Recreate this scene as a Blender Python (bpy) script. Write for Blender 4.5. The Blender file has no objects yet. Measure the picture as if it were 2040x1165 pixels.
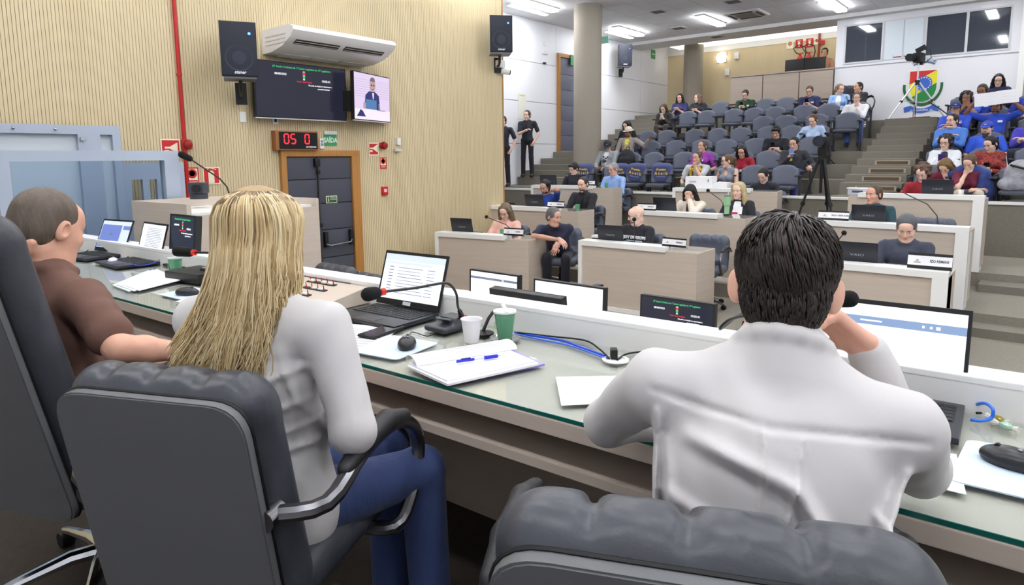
import bpy, bmesh, math, random
import numpy as np
from mathutils import Vector, Matrix, Euler
random.seed(7); NR=np.random.RandomState(5)
SC=bpy.context.scene; COL=SC.collection
def R(d): return math.radians(d)
# ---------------------------------------------------------------- materials
def lin(c):
    c=c/255.
    return c/12.92 if c<=.04045 else ((c+.055)/1.055)**2.4
def rgb(c): return (lin(c[0]),lin(c[1]),lin(c[2]),1)
def M(name,col,rough=.5,metal=0,var=None,bump=None,emit=0,spec=.5,trans=0,ior=1.45,coat=0,island=0,sheen=0):
    """var=(scale xyz, amount, second colour)  bump=(scale,strength,dist)"""
    m=bpy.data.materials.new(name); m.use_nodes=True
    nt=m.node_tree; b=nt.nodes['Principled BSDF']; L=nt.links
    b.inputs['Base Color'].default_value=rgb(col); b.inputs['Roughness'].default_value=rough
    b.inputs['Metallic'].default_value=metal; b.inputs['Specular IOR Level'].default_value=spec
    b.inputs['Transmission Weight'].default_value=trans; b.inputs['IOR'].default_value=ior
    b.inputs['Coat Weight'].default_value=coat; b.inputs['Sheen Weight'].default_value=sheen
    if emit:
        b.inputs['Emission Color'].default_value=rgb(col); b.inputs['Emission Strength'].default_value=emit; b.inputs['Base Color'].default_value=tuple(v*.12 for v in rgb(col)[:3])+(1,)
    if var or bump: tc=nt.nodes.new('ShaderNodeTexCoord')
    if var:
        mp=nt.nodes.new('ShaderNodeMapping'); mp.inputs['Scale'].default_value=var[0] if not isinstance(var[0],(int,float)) else (var[0],)*3
        L.new(tc.outputs['Object'],mp.inputs['Vector'])
        n=nt.nodes.new('ShaderNodeTexNoise'); n.inputs['Scale'].default_value=1; n.inputs['Detail'].default_value=6; n.inputs['Roughness'].default_value=.6
        L.new(mp.outputs[0],n.inputs['Vector'])
        cr=nt.nodes.new('ShaderNodeValToRGB'); cr.color_ramp.elements[0].position=.5-.5*var[1]; cr.color_ramp.elements[1].position=.5+.5*var[1]
        cr.color_ramp.elements[0].color=rgb(var[2]); cr.color_ramp.elements[1].color=rgb(col)
        L.new(n.outputs[0],cr.inputs[0]); L.new(cr.outputs[0],b.inputs['Base Color'])
        if emit: L.new(cr.outputs[0],b.inputs['Emission Color'])
    if island:
        g=nt.nodes.new('ShaderNodeNewGeometry'); cr=nt.nodes.new('ShaderNodeValToRGB'); e=cr.color_ramp.elements
        cs=island; e[0].color=rgb(cs[0]); e[0].position=0; e[1].color=rgb(cs[-1]); e[1].position=1
        for i,c in enumerate(cs[1:-1]):
            q=e.new((i+1)/(len(cs)-1)); q.color=rgb(c)
        L.new(g.outputs['Random Per Island'],cr.inputs[0]); L.new(cr.outputs[0],b.inputs['Base Color'])
    if bump:
        n2=nt.nodes.new('ShaderNodeTexNoise'); n2.inputs['Scale'].default_value=1; n2.inputs['Detail'].default_value=5
        mp2=nt.nodes.new('ShaderNodeMapping'); s=bump[0]; mp2.inputs['Scale'].default_value=s if not isinstance(s,(int,float)) else (s,)*3
        L.new(tc.outputs['Object'],mp2.inputs['Vector']); L.new(mp2.outputs[0],n2.inputs['Vector'])
        bp=nt.nodes.new('ShaderNodeBump'); bp.inputs['Strength'].default_value=bump[1]; bp.inputs['Distance'].default_value=bump[2] if len(bump)>2 else .01
        L.new(n2.outputs[0],bp.inputs['Height']); L.new(bp.outputs[0],b.inputs['Normal'])
    return m
_mc={}
def C(col,rough=.6,**k):                       # cached plain material
    key=(tuple(col),rough,tuple(sorted((a,str(v)) for a,v in k.items())))
    if key not in _mc: _mc[key]=M('paint_%d_%d_%d'%tuple(col),col,rough,**k)
    return _mc[key]
# ---------------------------------------------------------------- objects
def tag(o,label=None,cat=None,group=None,kind=None):
    if label: o['label']=label
    if cat: o['category']=cat
    if group: o['group']=group
    if kind: o['kind']=kind
    return o
def empty(name,loc=(0,0,0),rz=0,label=None,cat=None,group=None):
    o=bpy.data.objects.new(name,None); COL.objects.link(o); o.empty_display_size=.1
    o.location=loc; o.rotation_euler=(0,0,R(rz)); return tag(o,label,cat,group)
def new_obj(name,me,parent=None):
    o=bpy.data.objects.new(name,me); COL.objects.link(o)
    if parent: o.parent=parent
    return o
def copy_tree(o,parent=None):
    c=o.copy(); COL.objects.link(c); c.parent=parent
    for k in ('label','category','group'):
        if parent is None and k in c: del c[k]
    for ch in list(o.children): copy_tree(ch,c)
    return c
def frame(o,x,n):                              # matrix from origin, x axis and normal (z)
    x=Vector(x).normalized(); n=Vector(n).normalized(); y=n.cross(x).normalized(); x=y.cross(n)
    m=Matrix((x,y,n)).transposed().to_4x4(); m.translation=Vector(o); return m
class MB:
    """collects shapes into ONE mesh"""
    def __init__(s): s.bm=bmesh.new(); s.mats=[]; s.nb=0
    def _mi(s,mat):
        if mat is None: return 0
        if mat not in s.mats: s.mats.append(mat)
        return s.mats.index(mat)
    def _fin(s,geom_v,mat):
        i=s._mi(mat); fs={f for v in geom_v for f in v.link_faces}
        for f in fs: f.material_index=i
    def box(s,c,size,mat=None,rot=None,bev=0,mtx=None):
        s.nb+=1; g=1.1e-4*(s.nb%8); size=[q+g for q in size]      # parts of one mesh never share a plane
        m=Matrix.Translation(Vector(c))
        if rot is not None: m=m@(rot if isinstance(rot,Matrix) else Euler([R(a) for a in rot]).to_matrix()).to_4x4()
        if mtx is not None: m=mtx@m
        m=m@Matrix.Diagonal((*size,1))
        r=bmesh.ops.create_cube(s.bm,size=1,matrix=m); vs=r['verts']; s._fin(vs,mat)
        if bev:
            es=list({e for v in vs for e in v.link_edges})
            q=bmesh.ops.bevel(s.bm,geom=es,offset=bev,segments=2,affect='EDGES',profile=.7)
            i=s._mi(mat)
            for f in q['faces']: f.material_index=i
        return s
    def span(s,lo,hi,mat=None,bev=0,mtx=None,rot=None):
        return s.box([(a+b)/2 for a,b in zip(lo,hi)],[abs(b-a) for a,b in zip(lo,hi)],mat,bev=bev,mtx=mtx,rot=rot)
    def tube(s,pts,r,mat=None,seg=8,caps=True,mtx=None):
        pts=[Vector(p) for p in pts]
        if mtx is not None: pts=[mtx@p for p in pts]
        n=len(pts); rs=r if isinstance(r,(list,tuple)) else [r]*n
        t=[(pts[min(i+1,n-1)]-pts[max(i-1,0)]).normalized() for i in range(n)]
        u=t[0].orthogonal().normalized(); rings=[]
        for i in range(n):
            u=(u-t[i]*u.dot(t[i]))
            u=u.normalized() if u.length>1e-6 else t[i].orthogonal().normalized()
            w=t[i].cross(u)
            rings.append([s.bm.verts.new(pts[i]+(u*math.cos(a)+w*math.sin(a))*rs[i]) for a in [2*math.pi*k/seg for k in range(seg)]])
        mi=s._mi(mat)
        for i in range(n-1):
            for k in range(seg):
                f=s.bm.faces.new((rings[i][k],rings[i][(k+1)%seg],rings[i+1][(k+1)%seg],rings[i+1][k])); f.material_index=mi; f.smooth=True
        if caps:
            for rg,fl in ((rings[0],True),(rings[-1],False)):
                f=s.bm.faces.new(rg[::-1] if fl else rg); f.material_index=mi
        return s
    def cyl(s,a,b,r,mat=None,seg=20,r2=None,mtx=None): return s.tube([a,b],[r,r if r2 is None else r2],mat,seg,mtx=mtx)
    def lathe(s,prof,mat=None,seg=28,mtx=None):
        m=mtx or Matrix(); mi=s._mi(mat); rings=[]
        for (r,z) in prof: rings.append([s.bm.verts.new(m@Vector((r*math.cos(2*math.pi*k/seg),r*math.sin(2*math.pi*k/seg),z))) for k in range(seg)])
        for i in range(len(rings)-1):
            for k in range(seg):
                f=s.bm.faces.new((rings[i][k],rings[i][(k+1)%seg],rings[i+1][(k+1)%seg],rings[i+1][k])); f.material_index=mi; f.smooth=True
        for rg,fl,pr in ((rings[0],True,prof[0]),(rings[-1],False,prof[-1])):
            if pr[0]>1e-4: f=s.bm.faces.new(rg[::-1] if fl else rg); f.material_index=mi
        return s
    def prism(s,poly,depth,mat=None,mtx=None,z0=0):
        m=mtx or Matrix(); mi=s._mi(mat)
        a=[s.bm.verts.new(m@Vector((x,y,z0))) for x,y in poly]; b=[s.bm.verts.new(m@Vector((x,y,z0+depth))) for x,y in poly]
        fs=[s.bm.faces.new(a[::-1]),s.bm.faces.new(b)]
        n=len(a)
        for i in range(n): fs.append(s.bm.faces.new((a[i],a[(i+1)%n],b[(i+1)%n],b[i])))
        for f in fs: f.material_index=mi
        return s
    def quad(s,pts,mat=None):
        f=s.bm.faces.new([s.bm.verts.new(p) for p in pts]); f.material_index=s._mi(mat); return s
    def ball(s,c,r,mat=None,seg=16,mtx=None,scale=(1,1,1)):
        m=Matrix.Translation(Vector(c))@Matrix.Diagonal((*scale,1))
        if mtx is not None: m=mtx@m
        q=bmesh.ops.create_uvsphere(s.bm,u_segments=seg,v_segments=max(6,seg//2),radius=r,matrix=m); s._fin(q['verts'],mat)
        for v in q['verts']:
            for f in v.link_faces: f.smooth=True
        return s
    def build(s,name,mat=None,parent=None,smooth=30,weld=0):
        if weld: bmesh.ops.remove_doubles(s.bm,verts=s.bm.verts,dist=weld)
        bmesh.ops.recalc_face_normals(s.bm,faces=s.bm.faces)
        me=bpy.data.meshes.new(name); s.bm.to_mesh(me); s.bm.free()
        for mm in (s.mats or ([mat] if mat else [])): me.materials.append(mm)
        if smooth:
            me.polygons.foreach_set('use_smooth',[True]*len(me.polygons)); me.set_sharp_from_angle(angle=R(smooth))
        return new_obj(name,me,parent)
def text(name,body,size,mat,mtx,parent=None,depth=.0008,ax='CENTER',bold=0,shear=0,sx=1):
    cu=bpy.data.curves.new(name,'FONT'); cu.body=body; cu.size=size; cu.align_x=ax; cu.align_y='CENTER'; cu.extrude=depth; cu.offset=bold; cu.shear=shear; cu.resolution_u=2
    t=bpy.data.objects.new(name,cu); me=bpy.data.meshes.new_from_object(t); bpy.data.objects.remove(t)
    me.transform(mtx@Matrix.Diagonal((sx,1,1,1))); me.materials.clear(); me.materials.append(mat)
    return new_obj(name,me,parent)
# ---------------------------------------------------------------- smooth volumes (organic shapes)
def rotm(rx=0,ry=0,rz=0): return np.array(Euler((R(rx),R(ry),R(rz)),'XYZ').to_matrix())
class Vol:
    def __init__(s): s.o=[]
    def cap(s,a,b,ra,rb=None,k=.01,sub=False):
        a=np.array(a,float); b=np.array(b,float); rb=ra if rb is None else rb; r=max(ra,rb)
        s.o.append(('c',np.minimum(a,b)-r,np.maximum(a,b)+r,k,sub,(a,b,ra,rb))); return s
    def ell(s,c,r,Rm=None,k=.01,sub=False):
        c=np.array(c,float); r=np.array(r if not isinstance(r,(int,float)) else (r,)*3,float); q=max(r) if Rm is not None else r
        s.o.append(('e',c-q,c+q,k,sub,(c,r,Rm))); return s
    def box(s,c,h,rd=.01,Rm=None,k=.01,sub=False):
        c=np.array(c,float); h=np.array(h,float); q=np.linalg.norm(h) if Rm is not None else h
        s.o.append(('b',c-q,c+q,k,sub,(c,h,rd,Rm))); return s
    def chain(s,P,rs,k=.01,sub=False):
        if isinstance(rs,(int,float)): rs=[rs]*len(P)
        for i in range(len(P)-1): s.cap(P[i],P[i+1],rs[i],rs[i+1],k,sub)
        return s
    def mesh(s,h,smooth=1,disp=None):
        lo=np.min([o[1] for o in s.o if not o[4]],axis=0)-3*h; hi=np.max([o[2] for o in s.o if not o[4]],axis=0)+3*h
        n=np.ceil((hi-lo)/h).astype(int)+1
        ax=[lo[i]+h*np.arange(n[i]) for i in range(3)]
        F=np.full(n,1.,np.float32)
        for (t,l,u,k,sub,p) in s.o:
            m=k+3*h; i0=np.maximum(0,np.floor((l-m-lo)/h).astype(int)); i1=np.minimum(n,np.ceil((u+m-lo)/h).astype(int)+1)
            if np.any(i1<=i0): continue
            X=ax[0][i0[0]:i1[0]][:,None,None]; Y=ax[1][i0[1]:i1[1]][None,:,None]; Z=ax[2][i0[2]:i1[2]][None,None,:]
            if t=='c':
                a,b,ra,rb=p; d=b-a; dd=max(d@d,1e-9); x,y,z=X-a[0],Y-a[1],Z-a[2]
                q=np.clip((x*d[0]+y*d[1]+z*d[2])/dd,0,1)
                D=np.sqrt((x-q*d[0])**2+(y-q*d[1])**2+(z-q*d[2])**2)-(ra+(rb-ra)*q)
            elif t=='e':
                c,r,Rm=p; x,y,z=X-c[0],Y-c[1],Z-c[2]
                if Rm is not None: x,y,z=[Rm[0,i]*x+Rm[1,i]*y+Rm[2,i]*z for i in range(3)]
                k0=np.sqrt((x/r[0])**2+(y/r[1])**2+(z/r[2])**2); k1=np.sqrt((x/r[0]**2)**2+(y/r[1]**2)**2+(z/r[2]**2)**2)+1e-9
                D=k0*(k0-1)/k1
            else:
                c,hh,rd,Rm=p; x,y,z=X-c[0],Y-c[1],Z-c[2]
                if Rm is not None: x,y,z=[Rm[0,i]*x+Rm[1,i]*y+Rm[2,i]*z for i in range(3)]
                qx,qy,qz=np.abs(x)-hh[0]+rd,np.abs(y)-hh[1]+rd,np.abs(z)-hh[2]+rd
                D=np.sqrt(np.maximum(qx,0)**2+np.maximum(qy,0)**2+np.maximum(qz,0)**2)+np.minimum(np.maximum(qx,np.maximum(qy,qz)),0)-rd
            S=F[i0[0]:i1[0],i0[1]:i1[1],i0[2]:i1[2]]
            if sub:
                D=-D; g=np.clip(.5-.5*(S-D)/k,0,1); S[...]=S+(D-S)*g+k*g*(1-g)
            else:
                g=np.clip(.5+.5*(S-D)/k,0,1); S[...]=S+(D-S)*g-k*g*(1-g)
        if disp is not None:
            F+=disp(ax[0][:,None,None],ax[1][None,:,None],ax[2][None,None,:]).astype(np.float32)
        B=F<0; nx,ny,nz=n
        cnt=np.zeros((nx-1,ny-1,nz-1),np.int8)
        for i in (0,1):
            for j in (0,1):
                for k in (0,1): cnt+=B[i:nx-1+i,j:ny-1+j,k:nz-1+k]
        act=np.argwhere((cnt>0)&(cnt<8))
        if len(act)==0: return np.zeros((0,3)),np.zeros((0,4),int)
        val={}
        for i in (0,1):
            for j in (0,1):
                for k in (0,1): val[i,j,k]=F[act[:,0]+i,act[:,1]+j,act[:,2]+k]
        acc=np.zeros((len(act),3)); num=np.zeros(len(act))
        cs=list(val)
        for a in cs:
            for d in range(3):
                if a[d]==0:
                    b=list(a); b[d]=1; b=tuple(b); va,vb=val[a],val[b]; m=(va<0)!=(vb<0)
                    tt=np.where(m,va/np.where(m,va-vb,1),0)
                    for e in range(3): acc[:,e]+=np.where(m,(a[e]+(tt if e==d else 0)),0)
                    num+=m
        V=(acc/num[:,None]+act)*h+lo
        idx=np.full((nx-1,ny-1,nz-1),-1,np.int32); idx[act[:,0],act[:,1],act[:,2]]=np.arange(len(act))
        Q=[]
        for d in range(3):
            e1,e2=(d+1)%3,(d+2)%3
            sl0=[slice(None)]*3; sl1=[slice(None)]*3; sl0[d]=slice(0,-1); sl1[d]=slice(1,None)
            ch=B[tuple(sl0)]!=B[tuple(sl1)]; P=np.argwhere(ch)
            P=P[(P[:,e1]>0)&(P[:,e2]>0)&(P[:,e1]<n[e1]-1)&(P[:,e2]<n[e2]-1)]
            if not len(P): continue
            ins=B[P[:,0],P[:,1],P[:,2]]
            def g(a,b):
                q=P.copy(); q[:,e1]-=a; q[:,e2]-=b; return idx[q[:,0],q[:,1],q[:,2]]
            q=np.stack([g(1,1),g(0,1),g(0,0),g(1,0)],1); q[~ins]=q[~ins][:,::-1]; Q.append(q)
        Q=np.concatenate(Q)
        for _ in range(smooth):
            A=np.zeros_like(V); c=np.zeros(len(V))
            for i in range(4):
                a,b=Q[:,i],Q[:,(i+1)%4]
                for e in range(3): A[:,e]+=np.bincount(a,V[b,e],len(V))+np.bincount(b,V[a,e],len(V))
                c+=np.bincount(a,minlength=len(V))+np.bincount(b,minlength=len(V))
            V=V*.4+.6*A/np.maximum(c,1)[:,None]
        return V,Q
def vmesh(name,parts,mats,parent=None,fmat=None):
    """parts: list of (V,Q,material index)"""
    off=0; VV=[];QQ=[];MI=[]
    for V,Q,mi in parts:
        VV.append(V);QQ.append(Q+off);off+=len(V);MI.append(np.full(len(Q),mi) if np.isscalar(mi) else mi)
    V=np.concatenate(VV);Q=np.concatenate(QQ);mi=np.concatenate(MI).astype(np.int32)
    me=bpy.data.meshes.new(name); me.vertices.add(len(V)); me.vertices.foreach_set('co',V.astype(np.float32).ravel())
    me.loops.add(len(Q)*4); me.loops.foreach_set('vertex_index',Q.astype(np.int32).ravel())
    me.polygons.add(len(Q)); me.polygons.foreach_set('loop_start',np.arange(0,len(Q)*4,4,dtype=np.int32)); 
    me.update(calc_edges=True)
    for m in mats: me.materials.append(m)
    me.polygons.foreach_set('material_index',mi); me.polygons.foreach_set('use_smooth',np.ones(len(Q),bool))
    me.validate(); me.update()
    return new_obj(name,me,parent)
# ================================================================ materials of the room
m_wall=M('pale_wood',(216,200,164),.5,var=((3,3,.35),.9,(198,180,142)),bump=((60,60,3),.15,.002))
m_wallback=C((126,108,80),.8)
m_trimwood=M('honey_wood',(186,134,70),.4,var=((40,40,2),.6,(160,108,52)))
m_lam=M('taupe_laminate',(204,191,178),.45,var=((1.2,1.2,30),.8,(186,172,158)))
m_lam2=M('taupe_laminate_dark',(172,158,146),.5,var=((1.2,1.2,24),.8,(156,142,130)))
m_white=C((238,238,236),.35); m_whitewall=M('white_panel',(232,233,238),.45)
m_crestwall=M('white_gloss_panel',(222,222,228),.22)
m_conc=M('grey_carpet_step',(138,133,122),.9,var=(60,.8,(112,107,97)),bump=(180,.3,.003))
m_floor=M('grey_carpet',(150,144,132),.9,var=(40,.8,(124,118,108)),bump=(160,.3,.003))
m_dais=M('dark_carpet',(66,58,50),.95,var=((25,25,25),.9,(44,39,33)),bump=(140,.5,.004))
m_pillar=M('textured_paint',(158,150,138),.85,var=(90,.9,(140,132,120)),bump=(120,.6,.004))
m_dark=C((24,25,29),.45); m_black=C((12,12,14),.5); m_blackgloss=C((10,10,12),.12)
m_steel=C((190,192,196),.25,metal=1); m_chrome=C((220,222,226),.12,metal=1)
m_gun=C((120,120,124),.32,metal=1)
m_red=C((196,30,32),.4); m_redpipe=C((178,28,26),.35)
m_glow=M('tube_light',(250,252,255),.5,emit=32)
def struct(o): o['kind']='structure'; return o
# ---- floors
mb=MB(); mb.span((-10.3,-3.2,-.6),(6.2,12,-.47),m_floor); struct(mb.build('floor',smooth=0))
mb=MB(); mb.span((-7.15,-3.2,-.47),(6.2,2.06,0),m_dais); struct(mb.build('dais_floor',smooth=0))
mb=MB(); mb.prism([(-10.2,7.9),(-5.4,8.1),(-4.6,8.36),(6.2,8.36),(6.2,12),(-10.2,12)],.19,m_floor,z0=-.47); struct(mb.build('desk_tier_floor',smooth=0))
mb=MB(); mb.prism([(-10.2,9.75),(-6.2,10.15),(-3.3,10.4),(-2.4,10.1),(6.2,10.1),(6.2,12),(-10.2,12)],.18,m_floor,z0=-.28); struct(mb.build('desk_tier_floor',smooth=0))
mb=MB(); mb.span((-.6,9.7,-.28),(6.2,10.1,-.19),m_conc); mb.span((-.6,8.36,-.47),(6.2,8.05,-.375),m_conc); struct(mb.build('floor_step',smooth=0))
# retaining wall with its white cap
mb=MB(); mb.span((-10.2,11.86,-.47),(6.2,12,.66),m_conc); struct(mb.build('wall_retaining',smooth=0))
mb=MB(); mb.span((-10.2,11.83,.66),(6.2,12.02,.70),m_white,bev=.006); struct(mb.build('trim_1',smooth=0))
# seating tiers
YB=lambda k:12.4+.8*k
ZT=lambda k:.40+.27*k
for k in range(7):
    mb=MB(); y0=12.0 if k==0 else YB(k)-.72
    y1=18 if k==6 else YB(k)+.08
    mb.span((-8.62,y0,-.47),(-3.3 if k==6 else -2.85,y1,ZT(k)),m_conc)
    if k<6: mb.span((-1.9,y0,-.47),(6.2,y1,ZT(k)),m_conc)
    struct(mb.build('seating_tier',smooth=0))
mb=MB(); mb.span((-3.3,16.45,-.47),(6.2,18,2.16),m_conc); mb.span((-2.85,16,-.47),(-1.9,16.45,2.16),m_conc); struct(mb.build('stage_floor',smooth=0))
mb=MB()
AZ=[.72,.93,1.06,1.20,1.33,1.46,1.58,1.70,1.83,1.98]
for i,z in enumerate(AZ): mb.span((-2.85,12.02+.4*i,-.47),(-1.9,12.02+.4*(i+1),z),m_conc,bev=.012)
struct(mb.build('aisle_stairs',smooth=0))
mb=MB()
for y0,y1,z in ((12.0,12.55,.74),(12.55,12.85,.94),(12.85,13.15,1.10),(13.15,13.5,1.24),(13.5,14.05,1.39),(14.05,16.0,1.555),(16.0,16.4,1.73),(16.4,16.8,1.91),(16.8,17.2,2.07),(17.2,17.6,2.23),(17.6,18.0,2.39),(18.0,18.4,2.54),(18.4,20.6,2.68)):
    mb.span((-10.2,y0,-.47),(-8.62,y1,z),m_conc,bev=.01)
mb.span((-8.62,18,-.47),(-4.4,20.6,2.68),m_conc)
struct(mb.build('side_stairs',smooth=0))
# slatted vents in the aisle risers
m_ventf=C((170,158,142),.6); m_vents=C((112,92,74),.6)
for i,z in enumerate(AZ[:5]):
    if i==0: continue
    y=12.02+.4*i; zb=AZ[i-1]+.012; x0=-2.62+.02*i; x1=-1.98
    if i==1: zb+=.06
    e=empty('riser_vent',((x0+x1)/2,y,zb),0,'brown slatted vent in the riser of the %s aisle stair from the bottom'%('second third fourth fifth'.split()[i-1]),'vent')
    w=(x1-x0)/2; h=.085
    mb=MB(); 
    for a,b,c,d in ((-w,-.01,-w+.03,h),(w-.03,-.01,w,h),(-w,h-.012,w,h),(-w,0,w,.012)): mb.span((a,-.012,max(b,0)),(c,.0,d),m_ventf)
    mb.build('vent_frame',parent=e,smooth=0)
    mb=MB(); mb.span((-w+.03,-.004,.012),(w-.03,-.001,h-.012),C((70,56,44),.7))
    for j in range(5): mb.span((-w+.03,-.010,.015+j*.012),(w-.03,-.004,.0225+j*.012),m_vents)
    mb.build('slats',parent=e,smooth=0)
# ---- left wall: pale slats (one profile with real grooves)
mb=MB(); y=-3.2; pr=[]
while y<8.42:
    pr+= [(y,-7.15),(y+.0265,-7.15),(y+.0265,-7.160),(y+.0305,-7.160)]; y+=.0305
vs=[[mb.bm.verts.new((x,yy,z)) for yy,x in pr] for z in (-.47,4.79)]
for i in range(len(pr)-1):
    f=mb.bm.faces.new((vs[0][i],vs[0][i+1],vs[1][i+1],vs[1][i])); f.material_index=mb._mi(m_wallback if abs(pr[i][1]-pr[i+1][1])<1e-6 and pr[i][1]<-7.155 else m_wall)
struct(mb.build('wall_left',smooth=0))
mb=MB(); mb.span((-10.2,-3.2,-.47),(-7.2,8.42,4.79),m_whitewall); struct(mb.build('wall_left_core',smooth=0))
mb=MB(); mb.span((-7.185,8.42,-.47),(-7.145,8.445,4.79),m_trimwood); struct(mb.build('trim_2',smooth=0))
# white panelled wall beyond
mb=MB(); ys=[8.42,11.4,14.18,16.45,18.73,20.6]; zs=[-.47,.75,1.76,2.80,3.77,5.1]
for a,b in zip(ys[:-1],ys[1:]):
    for c,d in zip(zs[:-1],zs[1:]): mb.span((-10.23,a+.006,c+.006),(-10.2,b-.006,d-.006),m_whitewall)
mb.span((-10.3,8.42,-.47),(-10.225,20.6,5.1),C((120,120,124),.7))
struct(mb.build('wall_left_rear',smooth=0))
# back walls
mb=MB(); y=-9.8
mb.span((-10.2,20.6,2),(-4.3,20.7,4.72),m_wall); struct(mb.build('wall_back_alcove',smooth=0))
mb=MB(); mb.span((-10.2,18.7,5.1),(-4.3,20.7,5.2),m_white); mb.span((-10.2,20.59,4.72),(-4.3,20.7,5.1),m_white); struct(mb.build('ceiling_alcove',smooth=0))
mb=MB(); mb.span((-4.38,18,1.9),(-.74,18.1,3.545),m_crestwall)
mb.span((-4.38,17.99,3.545),(-.74,18.1,3.565),C((150,150,154),.5))
mb.span((-4.38,18,3.565),(-4.2,18.1,4.79),m_crestwall); mb.span((-4.2,18,4.56),(-.74,18.1,4.79),m_crestwall); mb.span((-.9,18,3.565),(-.74,18.1,4.56),m_crestwall)
mb.span((-4.2,18,3.565),(-.9,18.1,3.62),m_crestwall)
mb.span((-4.38,18.1,1.9),(-4.3,20.7,5.1),m_crestwall)
struct(mb.build('wall_back',smooth=0))
mb=MB(); mb.span((-.74,17.96,1.9),(-.62,18.1,4.79),m_white); struct(mb.build('trim_3',smooth=0))
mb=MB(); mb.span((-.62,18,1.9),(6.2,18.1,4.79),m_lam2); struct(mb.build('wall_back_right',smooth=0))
mb=MB(); mb.span((-4.3,20.9,2.9),(-.3,21,4.95),C((70,74,84),.8)); mb.span((-4.3,18.1,2.9),(-.3,21,3.0),C((90,90,96),.8)); mb.span((-4.3,18.1,4.9),(-.3,21,4.96),C((120,122,128),.8)); mb.span((-.4,18.1,2.9),(-.3,21,4.96),C((90,94,104),.8)); struct(mb.build('wall_booth',smooth=0))
m_glass=M('smoked_glass',(70,76,88),.06,spec=.6,coat=.3)
m_glass.node_tree.nodes['Principled BSDF'].inputs['Alpha'].default_value=.8
m_frost=M('frosted_glass',(206,216,224),.3)
m_alu=C((200,202,206),.4)
def window(n,x0,x1,pane,div=None):
    e=empty('window_%d'%n,((x0+x1)/2,18.0,3.62)); struct(e); w=(x1-x0)/2
    mb=MB()
    for a,b,c,d in ((-w,0,-w+.04,.94),(w-.04,0,w,.94),(-w,0,w,.04),(-w,.9,w,.94)): mb.span((a,-.015,b),(c,.06,d),m_alu)
    if div is not None: mb.span((div-.025,-.012,.04),(div+.025,.05,.9),m_alu)
    mb.build('window_frame',parent=e,smooth=0)
    mb=MB(); mb.span((-w+.04,.02,.04),(w-.04,.028,.9),pane); mb.build('pane',parent=e,smooth=0)
window(1,-4.2,-3.34,m_glass); window(3,-2.5,-.9,m_glass,0.0)
e=empty('door_2',(-2.92,18,3.62)); struct(e)
mb=MB(); mb.span((-.42,.0,0),(.42,.04,.94),m_alu); mb.build('door_frame',parent=e,smooth=0)
for s in (-1,1):
    mb=MB(); mb.span((s*.2-.185,-.012,.02),(s*.2+.185,.0,.9),m_frost); d=mb.build('glass_door',parent=e,smooth=0)
    mb=MB(); mb.span((s*.11-.08,-.03,.06),(s*.11+.08,-.012,.075),C((150,30,34),.5)); mb.tube([(s*.11-.08,-.02,.06),(s*.11-.08,-.02,.11)],.004,m_steel); mb.build('door_rail',parent=d,smooth=0)
# dark room seen through the panes: equipment racks
for i,(x,w,h) in enumerate(((-1.95,.3,.36),(-1.35,.62,.44),(-.98,.2,.2))):
    mb=MB(); mb.box((x,18.6,3.0+.62+h/2-.1),(w,.3,h+.2),C((40,42,48),.6),bev=.01); mb.span((x-w/2+.03,18.44,3.62),(x+w/2-.03,18.452,3.6+h-.06),C((22,24,30),.3)); mb.span((x-.12,18.5,3.0),(x+.12,18.7,3.5),m_dark)
    tag(mb.build('equipment_rack',smooth=0),'dark equipment cabinet behind the right glass of the control room, %s'%('leftmost'if i==0 else 'the broad one'if i==1 else 'smallest on the right'),'cabinet')
# parapet of the booth
mb=MB(); mb.span((-6.98,17.9,2.0),(-4.38,18.0,3.53),C((60,54,50),.7))
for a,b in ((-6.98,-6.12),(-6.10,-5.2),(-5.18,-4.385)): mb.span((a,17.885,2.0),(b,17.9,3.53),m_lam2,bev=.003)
mb.span((-7,17.86,3.53),(-4.38,18.02,3.56),m_lam2)
struct(mb.build('wall_parapet',smooth=0))
# ceiling: one plate with fine tile joints
m_ceil=M('mineral_tile',(234,234,236),.8,var=(3,.5,(226,226,228)))
CZ=4.79
mb=MB(); mb.span((-10.2,-3.2,CZ),(6.2,18.7,CZ+.13),m_ceil)
for i in range(26): mb.span((-8.2+.6*i-.004,-3.2,CZ-.0015),(-8.2+.6*i+.004,17.7,CZ),C((196,196,197),.8))
for i in range(17): mb.span((-8.2,-3+1.25*i-.004,CZ-.0015),(6.2,-3+1.25*i+.004,CZ),C((196,196,197),.8))
struct(mb.build('ceiling',smooth=0))
mb=MB(); mb.span((-10.2,17.75,CZ-.09),(6.2,18.0,CZ),C((226,226,226),.7)); mb.span((-10.2,18.0,CZ-.09),(-4.38,18.72,CZ),C((226,226,226),.7)); struct(mb.build('ceiling_soffit',smooth=0))
# far right and rear walls of the hall, outside the picture
mb=MB(); mb.span((6.2,-3.2,-.47),(6.3,18.1,4.79),m_whitewall); struct(mb.build('wall_right',smooth=0))
mb=MB(); mb.span((-7.15,-3.3,-.47),(6.2,-3.2,4.79),m_whitewall); struct(mb.build('wall_front',smooth=0))
# pillars
for n,(x,y,r,z0,z1) in (('round textured beige pillar rising in front of the white left wall',(-8.36,12.86,.315,.3,4.79)),('darker round pillar standing in the alcove behind the last seats',(-8.98,19.9,.30,2.68,5.1))):
    mb=MB(); mb.lathe([(r,z0),(r,z1)],m_pillar,48,Matrix.Translation((x,y,0))); tag(mb.build('pillar'),n,'pillar')
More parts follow.
